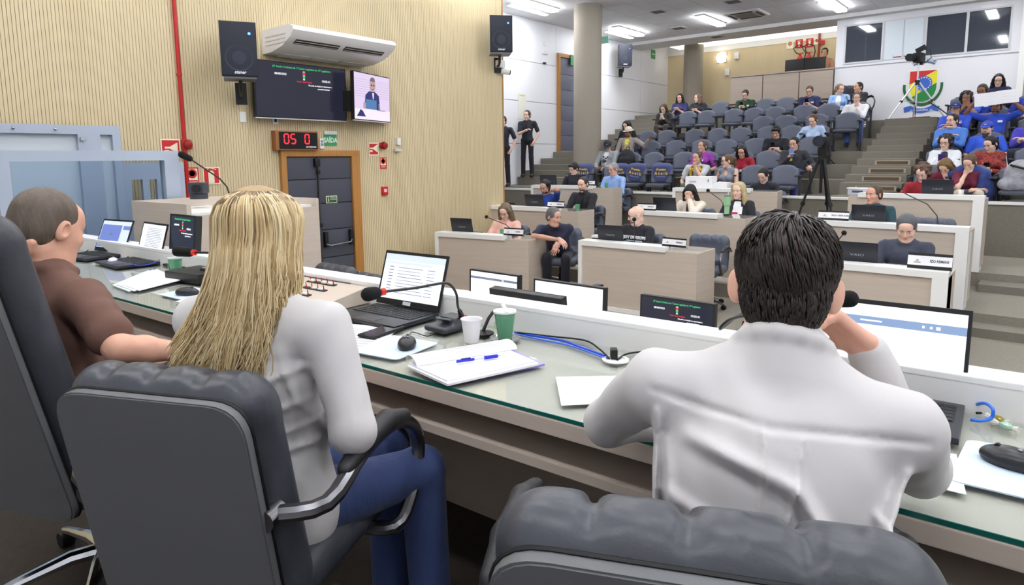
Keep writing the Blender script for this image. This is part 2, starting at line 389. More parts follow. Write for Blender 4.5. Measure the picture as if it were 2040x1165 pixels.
# ---- doors
m_pad=M('padded_vinyl',(70,72,84),.55,bump=(40,.2,.003)); m_padseam=C((46,46,54),.7)
e=empty('door_1',(-7.15,4.85,-.47)); struct(e)
mb=MB(); zt=1.99
for a,b,c,d in ((-.575,0,-.505,zt),(.445,0,.575,zt),(-.575,zt-.075,.575,zt)): mb.span((.0,a,b),(.05,c,d),m_trimwood,bev=.004)
mb.build('door_frame',parent=e)
for nm,y0,y1 in (('left',-.505,-.075),('right',-.065,.445)):
    mb=MB(); zz=[0.02,.27,.62,.98,1.32,1.63,1.915]
    for a,b in zip(zz[:-1],zz[1:]): mb.span((-.005,y0+.004,a+.004),(.022,y1-.004,b-.004),m_pad,bev=.014)
    mb.span((-.005,y0,.0),(.004,y1,1.915),m_padseam)
    lf=mb.build('door_leaf',parent=e,smooth=40)
    mb=MB(); yy=(y1-.03 if nm=='left' else y0+.03)
    mb.tube([(.06,y0+.06,.80),(.085,y0+.10,.78),(.085,y1-.1,.80),(.06,y1-.06,.83)],.012,m_gun)
    for q in (y0+.06,y1-.06): mb.box((.045,q,.86),(.05,.05,.2),m_black,bev=.012)
    mb.build('panic_bar',parent=lf)
mb=MB(); mb.tube([(.045,-.07,.05),(.045,-.07,1.9)],.011,C((60,60,64),.4)); 
for z in (.5,1.05,1.72): mb.box((.045,-.07,z),(.03,.04,.05),m_black,bev=.006)
mb.box((.05,-.09,1.84),(.05,.07,.1),m_black,bev=.008); mb.build('latch_rod',parent=e)
fr=lambda p,dx=.0:frame((p[0]+dx,p[1],p[2]),(0,1,0),(1,0,0))
def wallsign(name,p,w,h,base,label,cat,parts,border=None):
    """flat sign on the left wall; parts draws pictograms in sign plane units"""
    e=empty(name,(-7.148,p[1],p[2]),0,label,cat)
    m=frame((0,0,0),(0,1,0),(1,0,0))
    mb=MB(); mb.span((-w/2,-h/2,0),(w/2,h/2,.004),base,mtx=m,bev=0)
    mb.build('sign_plate',parent=e,smooth=0)
    if border:
        mb=MB(); t=.012
        for a,b,c,d in ((-w/2,-h/2,-w/2+t,h/2),(w/2-t,-h/2,w/2,h/2),(-w/2,-h/2,w/2,-h/2+t),(-w/2,h/2-t,w/2,h/2)): mb.span((a,b,.004),(c,d,.0055),border,mtx=m)
        mb.build('sign_border',parent=e,smooth=0)
    parts(e,m@Matrix.Translation((0,0,.0042)),w,h); return e
m_cream=C((238,232,206),.5); m_signred=C((200,34,36),.45); m_signgreen=C((58,150,96),.45)
def horn(e,m,w,h):
    mb=MB(); mb.prism([(-.06,.02),(-.01,.02),(.07,.065),(.07,-.045),(-.01,0),(-.06,0)],.001,m_cream,mtx=m)
    mb.prism([(-.065,-.015),(-.02,-.015),(-.02,-.04),(-.065,-.04)],.001,m_cream,mtx=m); mb.prism([(-.07,-.075),(.07,-.075),(.07,-.083),(-.07,-.083)],.001,m_cream,mtx=m); mb.build('horn_pictogram',parent=e,smooth=0)
def exting(e,m,w,h):
    mb=MB(); mb.prism([(-.035,-.08),(.03,-.08),(.03,.035),(.015,.055),(-.02,.055),(-.035,.035)],.001,m_cream,mtx=m); mb.prism([(-.045,.062),(-.02,.085),(.055,.062),(.055,.07),(-.02,.095),(-.05,.07)],.001,m_cream,mtx=m); mb.build('extinguisher_pictogram',parent=e,smooth=0)
def callpt(e,m,w,h):
    mb=MB()
    mb.lathe([(w*.22,0),(w*.36,0),(w*.36,.001),(w*.22,.001),(w*.22,0)],C((70,90,60),.5) if h>.2 else m_signred,24,m@Matrix.Translation((0,h*.17,0))); 
    mb.span((-w*.38,-h*.43,0),(w*.38,-h*.18,.001),m_signred,mtx=m); mb.span((-w*.3,-h*.29,.001),(w*.3,-h*.26,.0014),m_cream,mtx=m); mb.span((-w*.3,-h*.37,.001),(w*.3,-h*.34,.0014),m_cream,mtx=m); mb.build('call_point_pictogram',parent=e,smooth=0)
wallsign('fire_alarm_sign',(-7.148,3.032,1.533),.2,.2,m_signred,'red alarm horn sign on the slatted wall left of the red pipe','sign',horn,m_cream)
wallsign('fire_alarm_sign',(-7.148,5.693,1.541),.17,.17,m_signred,'red alarm horn sign on the slatted wall right of the padded door','sign',horn,m_cream)
wallsign('extinguisher_sign',(-7.148,3.443,1.240),.19,.19,m_signred,'red sign with white fire extinguisher symbol above the lectern','sign',exting,m_cream)
wallsign('call_point_sign',(-7.148,3.234,1.234),.14,.2,m_cream,'cream sign with green ring just right of the red pipe','sign',callpt,m_signred)
wallsign('call_point_sign',(-7.148,5.849,1.349),.115,.155,m_cream,'small cream sign with red ring under the right alarm horn sign','sign',callpt,m_signred)
e=wallsign('hose_sign',(-7.148,3.087,1.238),.17,.19,m_signred,'red lettered sign half hidden behind the grey partition edge','sign',lambda *a:0,m_cream)
text('lettering','REGISTRO',.03,m_cream,frame((.006,.0,.04),(0,1,0),(1,0,0)),e); text('lettering','USO SÓ\nINCÊNDIO',.03,m_cream,frame((.006,.0,-.03),(0,1,0),(1,0,0)),e)
# exit sign, clock
e=wallsign('exit_sign',(-7.148,5.008,1.652),.19,.145,m_signgreen,'green SAÍDA exit sign above the padded door','sign',lambda *a:0)
text('lettering','SAÍDA',.088,C((225,245,232),.5),frame((.005,0,-.005),(0,1,0),(1,0,0)),e,bold=.002,sx=.82)
mb=MB(); mb.box((.01,0,.092),(.022,.19,.045),C((222,224,224),.4),bev=.004); mb.build('lamp_bar',parent=e)
e=wallsign('push_sign',(-7.120,4.971,0.897),.165,.095,C((216,226,190),.5),'pale APERTE E EMPURRE sign on the right padded leaf','sign',lambda *a:0)
e.location.x=-7.126
mb=MB(); mb.box((.005,0,0),(.002,.145,.076),C((44,82,60),.5)); mb.build('sign_field',parent=e,smooth=0)
text('lettering','APERTE E\nEMPURRE',.025,C((222,232,200),.5),frame((.0065,.022,.012),(0,1,0),(1,0,0)),e,sx=.85)
mb=MB(); mb.ball((.0065,-.052,.022),.007,C((222,232,200),.5),8,scale=(.2,1,1)); mb.tube([(.0065,-.052,.014),(.0065,-.05,-.006),(.0065,-.06,-.028)],.004,C((222,232,200),.5)); mb.tube([(.0065,-.05,-.006),(.0065,-.042,-.026)],.004,C((222,232,200),.5)); mb.tube([(.0065,-.052,.01),(.0065,-.038,.0)],.003,C((222,232,200),.5)); mb.build('running_pictogram',parent=e)
p=(-7.100,4.514,1.631)
e=empty('led_clock',(-7.148,4.49,1.635),0,'black LED counter showing red 05 0 above the padded door','clock')
mb=MB(); mb.span((0,-.30,-.115),(.09,.28,.115),C((150,96,50),.5),bev=.004); mb.build('clock_case',parent=e)
mb=MB(); mb.span((.09,-.255,-.10),(.094,.262,.10),m_blackgloss); mb.build('clock_face',parent=e,smooth=0)
m_led=M('red_led',(255,30,40),.5,emit=3.2)
def seg7(mb,ch,x,y,h,m,mat):
    w=h*.52;t=h*.12
    S={'a':(0,h,w,1),'g':(0,h/2,w,1),'d':(0,0,w,1),'f':(0,h/2,h/2,0),'b':(w,h/2,h/2,0),'e':(0,0,h/2,0),'c':(w,0,h/2,0)}
    for k in {'0':'abcdef','5':'afgcd'}[ch]:
        a,b,l,hz=S[k]; q=.006
        if hz: mb.span((x+a+q,y+b-t/2,0),(x+a+l-q,y+b+t/2,.002),mat,mtx=m)
        else: mb.span((x+a-t/2,y+b+q,0),(x+a+t/2,y+b+l-q,.002),mat,mtx=m)
mb=MB(); m=frame((.095,0,-.035),(0,1,0),(1,0,0)); mb.bm.free()
for ch,x in (('0',-.19),('5',-.10),('0',.09)): mb=MB(); seg7(mb,ch,x,0,.11,m,m_led); mb.build('digit',parent=e,smooth=0)
text('lettering','ARTESIANA',.028,C((220,220,225),.5),frame((.096,.17,-.075),(0,1,0),(1,0,0)),e,bold=.0008)
def wallbox(name,p,size,mat,label,cat,extra=None,out=.03):
    e=empty(name,(-7.15,p[1],p[2]),0,label,cat); mb=MB(); mb.box((out/2,0,0),(out,size[0],size[1]),mat,bev=.006); mb.build('housing',parent=e)
    if extra: extra(e)
    return e
m_wplas=C((230,230,228),.4)
wallbox('wall_socket',(-7.148,3.846,1.894),(.075,.12),m_wplas,'white blank wall plate under the left loudspeaker','switch',None,.012)
def sw(e): mb=MB(); mb.box((.014,0,.0),(.006,.03,.05),C((50,50,54),.4)); mb.build('rocker',parent=e,smooth=0)
wallbox('wall_socket',(-7.148,4.250,1.875),(.075,.1),m_wplas,'white wall plate with dark rocker below the dark television','switch',sw,.012)
def lamp2(e): mb=MB(); mb.ball((.035,0,.03),.018,C((160,165,170),.2),10); mb.ball((.035,0,-.01),.018,C((160,165,170),.2),10); mb.build('lamp_head',parent=e)
wallbox('emergency_light',(-7.148,4.864,1.606),(.06,.13),m_wplas,'small white emergency light between LED counter and exit sign','lamp',lamp2)
wallbox('motion_sensor',(-7.148,6.123,1.648),(.06,.1),m_wplas,'white sensor box high right of the padded door','sensor',None,.04)
wallbox('wall_bracket',(-7.148,6.100,1.528),(.11,.035),C((200,202,206),.5),'small grey box directly below the white sensor','box',None,.05)
def win(e): mb=MB(); mb.box((.036,.0,.005),(.006,.05,.045),C((225,205,215),.4)); mb.build('break_glass',parent=e,smooth=0)
wallbox('alarm_call_point',(-7.148,5.850,0.968),(.095,.115),m_red,'red break glass call point right of the padded door','alarm',win,.035)
def siren(e): mb=MB(); mb.lathe([(.05,0),(.055,.03),(.04,.06),(.02,.065)],C((150,20,22),.3),16,frame((.03,0,0),(0,1,0),(1,0,0))); mb.build('horn_cap',parent=e)
wallbox('fire_siren',(-7.148,5.834,1.589),(.07,.07),m_red,'small red siren beside the right alarm horn sign','alarm',siren)
wallbox('fire_siren',(-7.148,3.185,1.577),(.09,.1),m_red,'red siren mounted on the red pipe by the left alarm sign','alarm',siren,.06)
mb=MB(); mb.tube([(-7.12,3.165,4.79),(-7.12,3.165,.75)],.02,m_redpipe,12)
for z in (3.9,2.3,1.0): mb.cyl((-7.12,3.165,z-.015),(-7.12,3.165,z+.015),.027,m_redpipe,12); mb.span((-7.15,3.155,z-.01),(-7.12,3.175,z+.01),m_redpipe)
mb.tube([(-7.12,3.02,.9),(-7.12,3.165,.9)],.02,m_redpipe,12)
tag(mb.build('fire_pipe'),'thin red vertical fire pipe on the slatted wall','pipe')
# paper notice + small fittings on the white wall
for p,w,h,lab,cat,mat in (((-10.200,12.754,2.663),.3,.62,'framed paper notice on white wall above the standing guard','notice',C((226,226,214),.5)),):
    e=empty('paper_notice',(-10.2,p[1],p[2]),0,lab,cat); mb=MB(); mb.span((0,-w/2,-h/2),(.008,w/2,h/2),mat); mb.build('sheet',parent=e,smooth=0)
    mb=MB(); mb.span((.008,-w/2+.05,h/2-.06),(.01,w/2-.05,h/2-.03),C((206,200,90),.5)); mb.build('yellow_band',parent=e,smooth=0)
p=(-10.200,13.691,4.057); e=empty('wall_sensor',(-10.2,p[1],p[2]),0,'small white fitting high on the white wall','sensor'); mb=MB(); mb.box((.02,0,0),(.04,.2,.08),m_wplas,bev=.01); mb.box((.02,0,.22),(.03,.06,.1),m_wplas,bev=.01); mb.build('housing',parent=e)
p=(-10.200,13.647,3.791); e=empty('wall_hook',(-10.2,p[1],p[2]),0,'tiny dark fitting on the white wall seam','hook'); mb=MB(); mb.box((.03,0,0),(.06,.08,.04),m_dark,bev=.008); mb.build('housing',parent=e)
p=(-10.200,19.528,4.694); e=empty('exit_sign',(-10.2,p[1],p[2]),0,'small green exit sign high on the rear white wall','sign'); mb=MB(); mb.span((0,-.14,-.16),(.01,.14,.12),m_signgreen); mb.build('sign_plate',parent=e,smooth=0); mb=MB(); mb.span((.01,-.1,-.03),(.012,.1,.0),m_cream); mb.build('sign_stripe',parent=e,smooth=0)
p=(-10.150,14.813,3.997); e=empty('exit_sign',(-10.16,14.85,p[2]),0,'green exit sign over the rear padded door beside the pillar','sign'); mb=MB(); mb.span((.05,-.13,-.14),(.06,.13,.12),m_signgreen); mb.build('sign_plate',parent=e,smooth=0)
e=empty('hanging_exit_sign',(-9.393,15.200,4.465),0,'pale green hanging exit sign beside the rear loudspeaker','sign'); mb=MB(); mb.span((-.16,-.006,-.09),(.16,.006,.09),C((150,205,178),.3)); mb.build('sign_plate',parent=e,smooth=0); mb=MB(); mb.tube([(-.12,0,.09),(-.12,0,.5)],.004,m_dark); mb.tube([(.12,0,.09),(.12,0,.5)],.004,m_dark); mb.build('suspension_wire',parent=e)
# rear padded door in the white wall
e=empty('door_3',(-10.2,15.02,1.56)); struct(e)
mb=MB()
for a,b,c,d in ((-.8,0,-.72,2.55),(.72,0,.8,2.55),(-.8,2.46,.8,2.55)): mb.span((0,a,b),(.07,c,d),m_trimwood)
mb.build('door_frame',parent=e,smooth=0)
for y0,y1 in ((-.72,-.01),(.01,.72)):
    mb=MB(); zz=[.02,.42,.82,1.22,1.62,2.02,2.46]
    for a,b in zip(zz[:-1],zz[1:]): mb.span((0,y0,a+.005),(.03,y1,b-.005),C((98,100,116),.6),bev=.014)
    mb.build('door_leaf',parent=e,smooth=40)
# ---- ceiling luminaires
n=0
def fixture(x,y,label,L=1.35,axis='y',group=None,twin=.42):
    e=empty('ceiling_light',(x,y,CZ),0 if axis=='y' else 90,label,'ceiling light',group)
    mb=MB()
    mb.span((-.12,-L/2-.03,-.035),(.12,L/2+.03,0),C((230,230,230),.5),bev=.004); mb.build('housing',parent=e)
    mb=MB(); mb.span((-.10,-L/2,-.08),(.10,L/2,-.034),m_glow); mb.build('diffuser',parent=e,smooth=0)  # deeper than a flush fitting: glowing sides added to brighten the ceiling
for x,y,lab in ((-9.07,11.9,'nearer wide strip light left of the big pillar'),(-9.07,15.95,'wide strip light right of the big pillar'),(-6.84,16.12,'strip light left of the square ceiling air conditioner'),(-4.07,16.4,'strip light cut by the top edge right of the air conditioner')):
    fixture(x,y,lab)
for x,y,lab in ((-9.55,12.2,'narrow strip light beside the wall nearest the wooden wall end'),(-9.55,16.3,'narrow strip light beside the wall above the rear loudspeaker')):
    e=empty('ceiling_light',(x,y,CZ),0,lab,'ceiling light'); mb=MB(); mb.span((-.07,-.7,-.03),(.07,.7,0),C((230,230,230),.5)); mb.build('housing',parent=e,smooth=0); mb=MB(); mb.span((-.055,-.68,-.038),(.055,.68,-.029),m_glow); mb.build('diffuser',parent=e,smooth=0)
for i,(x,y) in enumerate([(x,y) for y in (11.6,7.6) for x in (-6.6,-3.9,-1.4,1.2,3.6)]+[(x,y) for y in (16.2,) for x in (-1.4,1.2,3.6)]):
    fixture(x,y,'strip light in the ceiling above the council desks and right hand seats','1' and 1.35,group='strip lights above the hall')
for i,(x,y) in enumerate([(x,y) for y in (4.3,1.9,-.6) for x in (-5.4,-2.9,-.4,2.1,4.6)]):
    fixture(x,y,'strip light in the ceiling above the head table',1.35,axis='x',group='strip lights above the head table')
e=empty('ceiling_air_conditioner',(-5.933,16.046,4.770),0,'square ceiling cassette air conditioner with dark slots','air conditioner'); e.location.z=CZ
mb=MB(); mb.span((-.42,-.42,-.05),(.42,.42,0),C((216,214,210),.4),bev=.02); mb.build('panel',parent=e)
mb=MB(); mb.span((-.24,-.24,-.062),(.24,.24,-.05),C((168,164,158),.6))
for j in range(9): mb.span((-.23,-.22+j*.05,-.066),(.23,-.2+j*.05,-.062),C((130,126,120),.6))
mb.build('grille',parent=e,smooth=0)
for a in (0,90,180,270):
    mb=MB(); mb.box((0,.33,-.055),(.5,.07,.012),m_black,mtx=Matrix.Rotation(R(a),4,'Z')); mb.build('air_slot',parent=e,smooth=0)
for p,lab in (((-7.414,14.403,4.790),'small ceiling vent near the top edge right of the pillar'),((-7.923,16.575,4.790),'small ceiling vent nearer the rear bulkhead'),((-7.451,17.977,4.700),'round ceiling lamp under the rear bulkhead'),((-5.713,14.610,4.790),'small ceiling vent at the top picture edge')):
    e=empty('ceiling_vent',p,0,lab,'vent'); mb=MB(); mb.span((-.17,-.17,-.02),(.17,.17,0),C((190,188,186),.5),bev=.005); mb.build('vent_plate',parent=e); mb=MB()
    for j in range(5): mb.span((-.14,-.13+j*.06,-.026),(.14,-.1+j*.06,-.02),C((110,108,106),.6))
    mb.build('slats',parent=e,smooth=0)
for p,lab in (((-4.281,15.956,4.790),'tiny white ceiling sensor left of the right strip light'),):
    e=empty('smoke_detector',p,0,lab,'sensor'); mb=MB(); mb.lathe([(.06,0),(.06,-.03),(.03,-.05)],m_wplas,16); mb.build('housing',parent=e)
# ================================================================ head table
def glassmat(name,tint,f=1.5,rough=0.02):
    m=bpy.data.materials.new(name); m.use_nodes=True; nt=m.node_tree; nt.nodes.clear(); L=nt.links
    o=nt.nodes.new('ShaderNodeOutputMaterial'); t=nt.nodes.new('ShaderNodeBsdfTransparent'); g=nt.nodes.new('ShaderNodeBsdfGlossy'); x=nt.nodes.new('ShaderNodeMixShader'); fr=nt.nodes.new('ShaderNodeFresnel')
    t.inputs[0].default_value=rgb(tint); g.inputs['Roughness'].default_value=rough; fr.inputs[0].default_value=f
    ge=nt.nodes.new('ShaderNodeNewGeometry'); mu=nt.nodes.new('ShaderNodeMath'); mu.operation='SUBTRACT'; mu.use_clamp=True; L.new(fr.outputs[0],mu.inputs[0]); L.new(ge.outputs['Backfacing'],mu.inputs[1]); L.new(mu.outputs[0],x.inputs[0]); L.new(t.outputs[0],x.inputs[1]); L.new(g.outputs[0],x.inputs[2]); L.new(x.outputs[0],o.inputs[0]); return m
m_tglass=glassmat('table_glass',(251,253,252),1.4); m_gedge=C((16,92,84),.15)
m_clear=glassmat('clear_plastic',(226,236,230),1.35)
TA=3.0
tb=empty('head_table',(0,1.294,0),TA,'long taupe head table with glass top and raised white front ledge','table')
mb=MB(); mb.span((-5.75,0,.715),(1.9,.62,.757),m_lam,bev=.003); mb.span((-5.74,.004,.7565),(1.89,.6,.758),M('table_laminate',(190,186,178),.45,var=((30,1.2,1.2),.8,(178,174,165)))); mb.build('tabletop',parent=tb,smooth=0)
mb=MB(); mb.span((-5.72,.006,.7585),(1.88,.60,.7685),m_tglass); gt=mb.build('glass_top',parent=tb,smooth=0)
mb=MB(); mb.span((-5.72,.003,.7586),(1.88,.006,.7684),m_gedge); mb.build('green_glass_edge',parent=gt,smooth=0)
mb=MB(); mb.span((-5.7,.02,.605),(1.86,.36,.632),m_lam,bev=.002); mb.build('shelf',parent=tb,smooth=0)
mb=MB(); mb.span((-5.75,.602,-.45),(1.9,.70,.845),m_white); mb.span((-5.77,.60,.845),(1.92,.705,.862),C((246,246,246),.3),bev=.003); mb.build('front_ledge',parent=tb,smooth=0)
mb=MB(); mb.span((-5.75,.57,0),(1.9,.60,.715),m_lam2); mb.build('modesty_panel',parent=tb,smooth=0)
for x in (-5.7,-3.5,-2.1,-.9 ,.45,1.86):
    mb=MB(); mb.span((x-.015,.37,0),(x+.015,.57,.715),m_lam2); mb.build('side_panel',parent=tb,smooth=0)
mb=MB(); mb.tube([(-1.0,.3,.6),(-.95,.33,.5),(-.85,.36,.42),(-.75,.38,.2),(-.74,.4,.0)],.008,m_black,6); mb.tube([(-.9,.3,.6),(-.84,.36,.45),(-.78,.4,.3),(-.8,.42,0)],.006,m_black,6)
mb.tube([(-.45,.25,.6),(-.5,.3,.45),(-.4,.33,.43),(-.42,.3,.6)],.007,m_black,6)
tag(mb.build('hanging_cables'),'black cables hanging from the table shelf between two white shirted people','cable')
def TT(x,y,z=.7695):                                   # point on the table top from table coordinates
    a=R(TA); return (x*math.cos(a)-y*math.sin(a),1.294+x*math.sin(a)+y*math.cos(a),z)
ZT0=.7695
# ---- papers and small table objects
m_paper=C((240,240,244),.6); m_padblue=C((200,216,232),.6)
def sheet(name,label,cat,pts,z=ZT0,th=.0012,mat=None,lines=0,group=None):
    c=sum((Vector((p[0],p[1],0)) for p in pts),Vector())/len(pts); e=empty(name,(c.x,c.y,z),0,label,cat,group)
    P=[(p[0]-c.x,p[1]-c.y) for p in pts]; mb=MB(); mb.prism(P,th,mat or m_paper); mb.build('sheet',parent=e,smooth=0)
    if lines:
        mb=MB(); A,B,Cc,D=[Vector((*p,th+.0002)) for p in P[:4]]
        for i in range(lines):
            t=.12+.76*i/lines; s=.1; u=.9-random.random()*.25
            l=A.lerp(D,t); r=B.lerp(Cc,t); l2=A.lerp(D,t+.25/lines); r2=B.lerp(Cc,t+.25/lines)
            mb.quad([l.lerp(r,s),l.lerp(r,u),l2.lerp(r2,u),l2.lerp(r2,s)],C((172,172,184),.7))
        mb.build('printed_lines',parent=e,smooth=0)
    return e
def rrect(pts,r=.02,n=4):
    out=[]; N=len(pts)
    for i in range(N):
        p=Vector(pts[i]);a=(Vector(pts[i-1])-p).normalized();b=(Vector(pts[(i+1)%N])-p).normalized()
        for k in range(n+1):
            t=k/n; q=(p+a*r)*(1-t)**2+p*2*t*(1-t)+(p+b*r)*t*t; out.append((q.x,q.y))
    return out
def P2(*l): return [(p[0],p[1]) for p in l]
sheet('mouse_pad','pale blue mouse pad beside the middle laptop','mouse pad',rrect(P2((-1.742,1.265,0.770),(-1.552,1.297,0.770),(-1.583,1.514,0.770),(-1.792,1.482,0.770))),th=.003,mat=m_padblue)
sheet('mouse_pad','pale blue mouse pad at the right picture edge','mouse pad',rrect(P2((-0.112,1.458,0.770),(0.031,1.465,0.770),(0.036,1.719,0.770),(-0.101,1.701,0.770))),th=.003,mat=m_padblue)
sheet('mouse_pad','pale blue mouse pad left of the blonde woman','mouse pad',rrect(P2((-3.244,1.269,0.770),(-2.986,1.286,0.770),(-3.036,1.469,0.770),(-3.297,1.457,0.770))),th=.003,mat=m_padblue)
sheet('paper_sheet','white printed sheet lying under the phone by the blonde woman','paper',P2((-1.760,1.258,0.770),(-1.664,1.290,0.770),(-1.860,1.572,0.770),(-2.064,1.481,0.770)),lines=9)
sheet('paper_sheet','blank white sheet under the left sleeve of the dark haired man','paper',P2((-0.925,1.309,0.770),(-0.786,1.454,0.770),(-0.908,1.618,0.770),(-1.065,1.479,0.770)))
sheet('paper_sheet','pale sheet on glass between right laptop and mouse pad','paper',P2((-0.131,1.411,0.770),(-0.078,1.416,0.770),(-0.111,1.602,0.770),(-0.143,1.592,0.770)),mat=C((222,232,240),.5))
sheet('paper_sheet','small white slip on the left mouse pad by the blonde hair','paper',P2((-3.005,1.245,0.770),(-2.840,1.270,0.770),(-2.968,1.435,0.770),(-3.101,1.391,0.770)),z=ZT0+.0032)
# stack of papers in front of the man in brown
pl=P2((-3.655,1.221,0.770),(-3.402,1.208,0.770),(-3.523,1.455,0.770),(-3.991,1.528,0.770))
for i in range(3):
    o=sheet('document_stack','%s white document in the pile in front of the man in brown'%('lowest','middle','topmost')[i],'paper',[(p[0]+.03*(i-1),p[1]+.012*i) for p in pl],z=ZT0+.0045*i,th=.004,group=None,mat=[C((214,222,226),.6),C((228,234,234),.6),m_paper][i])
# folder with rolled paper and pen
e=empty('document_folder',(-1.307,1.382,0.770),0,'open stack of documents with a curled printed page on glass table','paper'); e.location.z=ZT0
def LP(px): return (px[0]-e.location.x,px[1]-e.location.y)
q=[LP(p) for p in ((-1.444,1.305,0.770),(-1.258,1.257,0.770),(-1.153,1.544,0.770),(-1.389,1.619,0.770))]
mb=MB(); mb.prism(q,.006,C((150,140,205),.5)); mb.build('purple_folder',parent=e,smooth=0)
q2=[LP(p) for p in ((-1.462,1.255,0.770),(-1.251,1.217,0.770),(-1.163,1.518,0.770),(-1.418,1.596,0.770))]
mb=MB(); mb.prism([(a+.004,b+.003) for a,b in q2],.007,m_paper,z0=.006); mb.prism([(a*.96-.004,b*.96+.006) for a,b in q2],.005,C((232,232,240),.6),z0=.013); mb.build('loose_pages',parent=e,smooth=0)
mb=MB(); A=Vector((*LP((-1.414,1.257,0.770)),.016)); B=Vector((*LP((-1.291,1.580,0.770)),.016)); d=(B-A); nrm=Vector((-d.y,d.x,0)).normalized()
prev=None
for k in range(13):
    t=k/12*math.pi*1.05; o=nrm*(.045-.045*math.cos(t)*1.0)+Vector((0,0,.02*math.sin(t)+.003)); a=A+o; b=B+o*1
    if prev: mb.quad([prev[0],prev[1],b,a],m_paper)
    prev=(a,b)
for i in range(5):
    t0=.9+.22*i; 
    def pt(u,t): o=nrm*(.045-.045*math.cos(t))+Vector((0,0,.0205*math.sin(t)+.0037)); return A.lerp(B,u)+o
    mb.quad([pt(.3,t0),pt(.93,t0),pt(.93,t0+.07),pt(.3,t0+.07)],C((196,196,206),.7))
mb.quad([pt(.16,.6),pt(.22,.6),pt(.22,2.3),pt(.16,2.3)],C((170,228,90),.6))
mb.build('curled_page',parent=e)
m_bluepl=C((44,50,190),.25)
a=Vector((-1.336,1.347,0.770)); b=Vector((-1.269,1.478,0.770)); a.z=b.z=ZT0+.027
pe=empty('ballpoint_pen',a,0,'blue ballpoint pen lying on the open documents','pen'); d=b-a
mb=MB(); mb.cyl((0,0,0),d*.38,.0045,m_bluepl,12); mb.build('clip_barrel',parent=pe); mb=MB(); mb.cyl(d*.38,d*.6,.0035,C((215,220,235),.15),12); mb.build('clear_barrel',parent=pe)
mb=MB(); mb.cyl(d*.6,d*.9,.0058,m_bluepl,12); mb.cyl(d*.9,d*1.0,.003,m_steel,8,r2=.0008); mb.build('grip',parent=pe)
mb=MB(); mb.box(d*.2+Vector((0,0,.006)),(.03,.004,.002),C((30,34,150),.3),rot=(0,0,math.degrees(math.atan2(d.y,d.x)))); mb.build('clip',parent=pe)
# cups
def cup(name,label,loc,rt,rb,h,mat,liquid=None,extra=None):
    e=empty(name,loc,0,label,'cup'); mb=MB(); mb.lathe([(rb*.92,0.0005),(rb,.002),(rt,h),(rt+.0025,h+.001),(rt+.0025,h-.002),(rt-.0012,h-.002),(rb-.0015,.004),(0.0001,.004)],mat,32); mb.build('cup_body',parent=e)
    if liquid: mb=MB(); mb.lathe([(rb*.9,.006),(rb+(rt-rb)*liquid[0]-.002,h*liquid[0]),(.0001,h*liquid[0])],liquid[1],24); mb.build('drink',parent=e)
    if extra: extra(e)
    return e
l=Vector((-1.507,1.596,0.770)); l.z=ZT0; cup('paper_cup','white paper cup on table right of the gooseneck microphone base','%s'and l,.035,.025,.083,C((236,234,238),.5))
m_gcup=M('green_cup',(110,178,138),.12,coat=.4); m_gcup.node_tree.nodes['Principled BSDF'].inputs['Alpha'].default_value=.55; m_gliq=M('green_tint',(52,132,90),.2)
def lid(e):
    mb=MB(); mb.lathe([(.041,.094),(.041,.1),(.02,.101),(.0001,.1005)],C((222,228,226),.25),28); mb.box((.0,.0,.108),(.012,.075,.003),C((240,240,240),.4),rot=(8,0,50)); mb.build('folded_lid',parent=e)
    m=Matrix.Rotation(R(-55),4,'Z')@frame((.0,-.0345,.05),(1,0,0),(0,-1,.08)); mb=MB(); mb.span((-.014,-.014,0),(.014,.014,.0015),C((196,226,180),.5),mtx=m); lb=mb.build('cup_label',parent=e,smooth=0)
    text('lettering','MZM',.011,C((60,110,60),.6),m@Matrix.Translation((0,.003,.0018)),e)
l=Vector((-1.436,1.691,0.770)); l.z=ZT0
mb=MB(); 
e=empty('saucer',l,0,'clear round coaster under the green plastic cup','coaster'); mb.lathe([(.02,.0),(.052,.002),(.055,.008),(.053,.008),(.05,.004),(.0001,.004)],C((176,178,180),.08,metal=.6),32); mb.build('dish',parent=e)
l2=l.copy(); l2.z+=.005; cup('plastic_cup','green water cup with folded lid on coaster','x'and l2,.038,.025,.095,m_gcup,(.80,m_gliq),lid)
def lid2(e):
    mb=MB(); mb.lathe([(.039,.09),(.039,.097),(.0001,.097)],C((205,214,212),.25),24); mb.build('foil_lid',parent=e)
    mb=MB(); mb.box((-.016,-.0325,.04),(.022,.002,.028),C((186,210,176),.5),rot=(8,0,-25)); mb.build('cup_label',parent=e,smooth=0)
l=Vector((-3.764,1.574,0.770)); l.z=ZT0; cup('plastic_cup','green water cup before the square dark monitor','x'and l,.037,.028,.09,m_gcup,(.85,m_gliq),lid2)
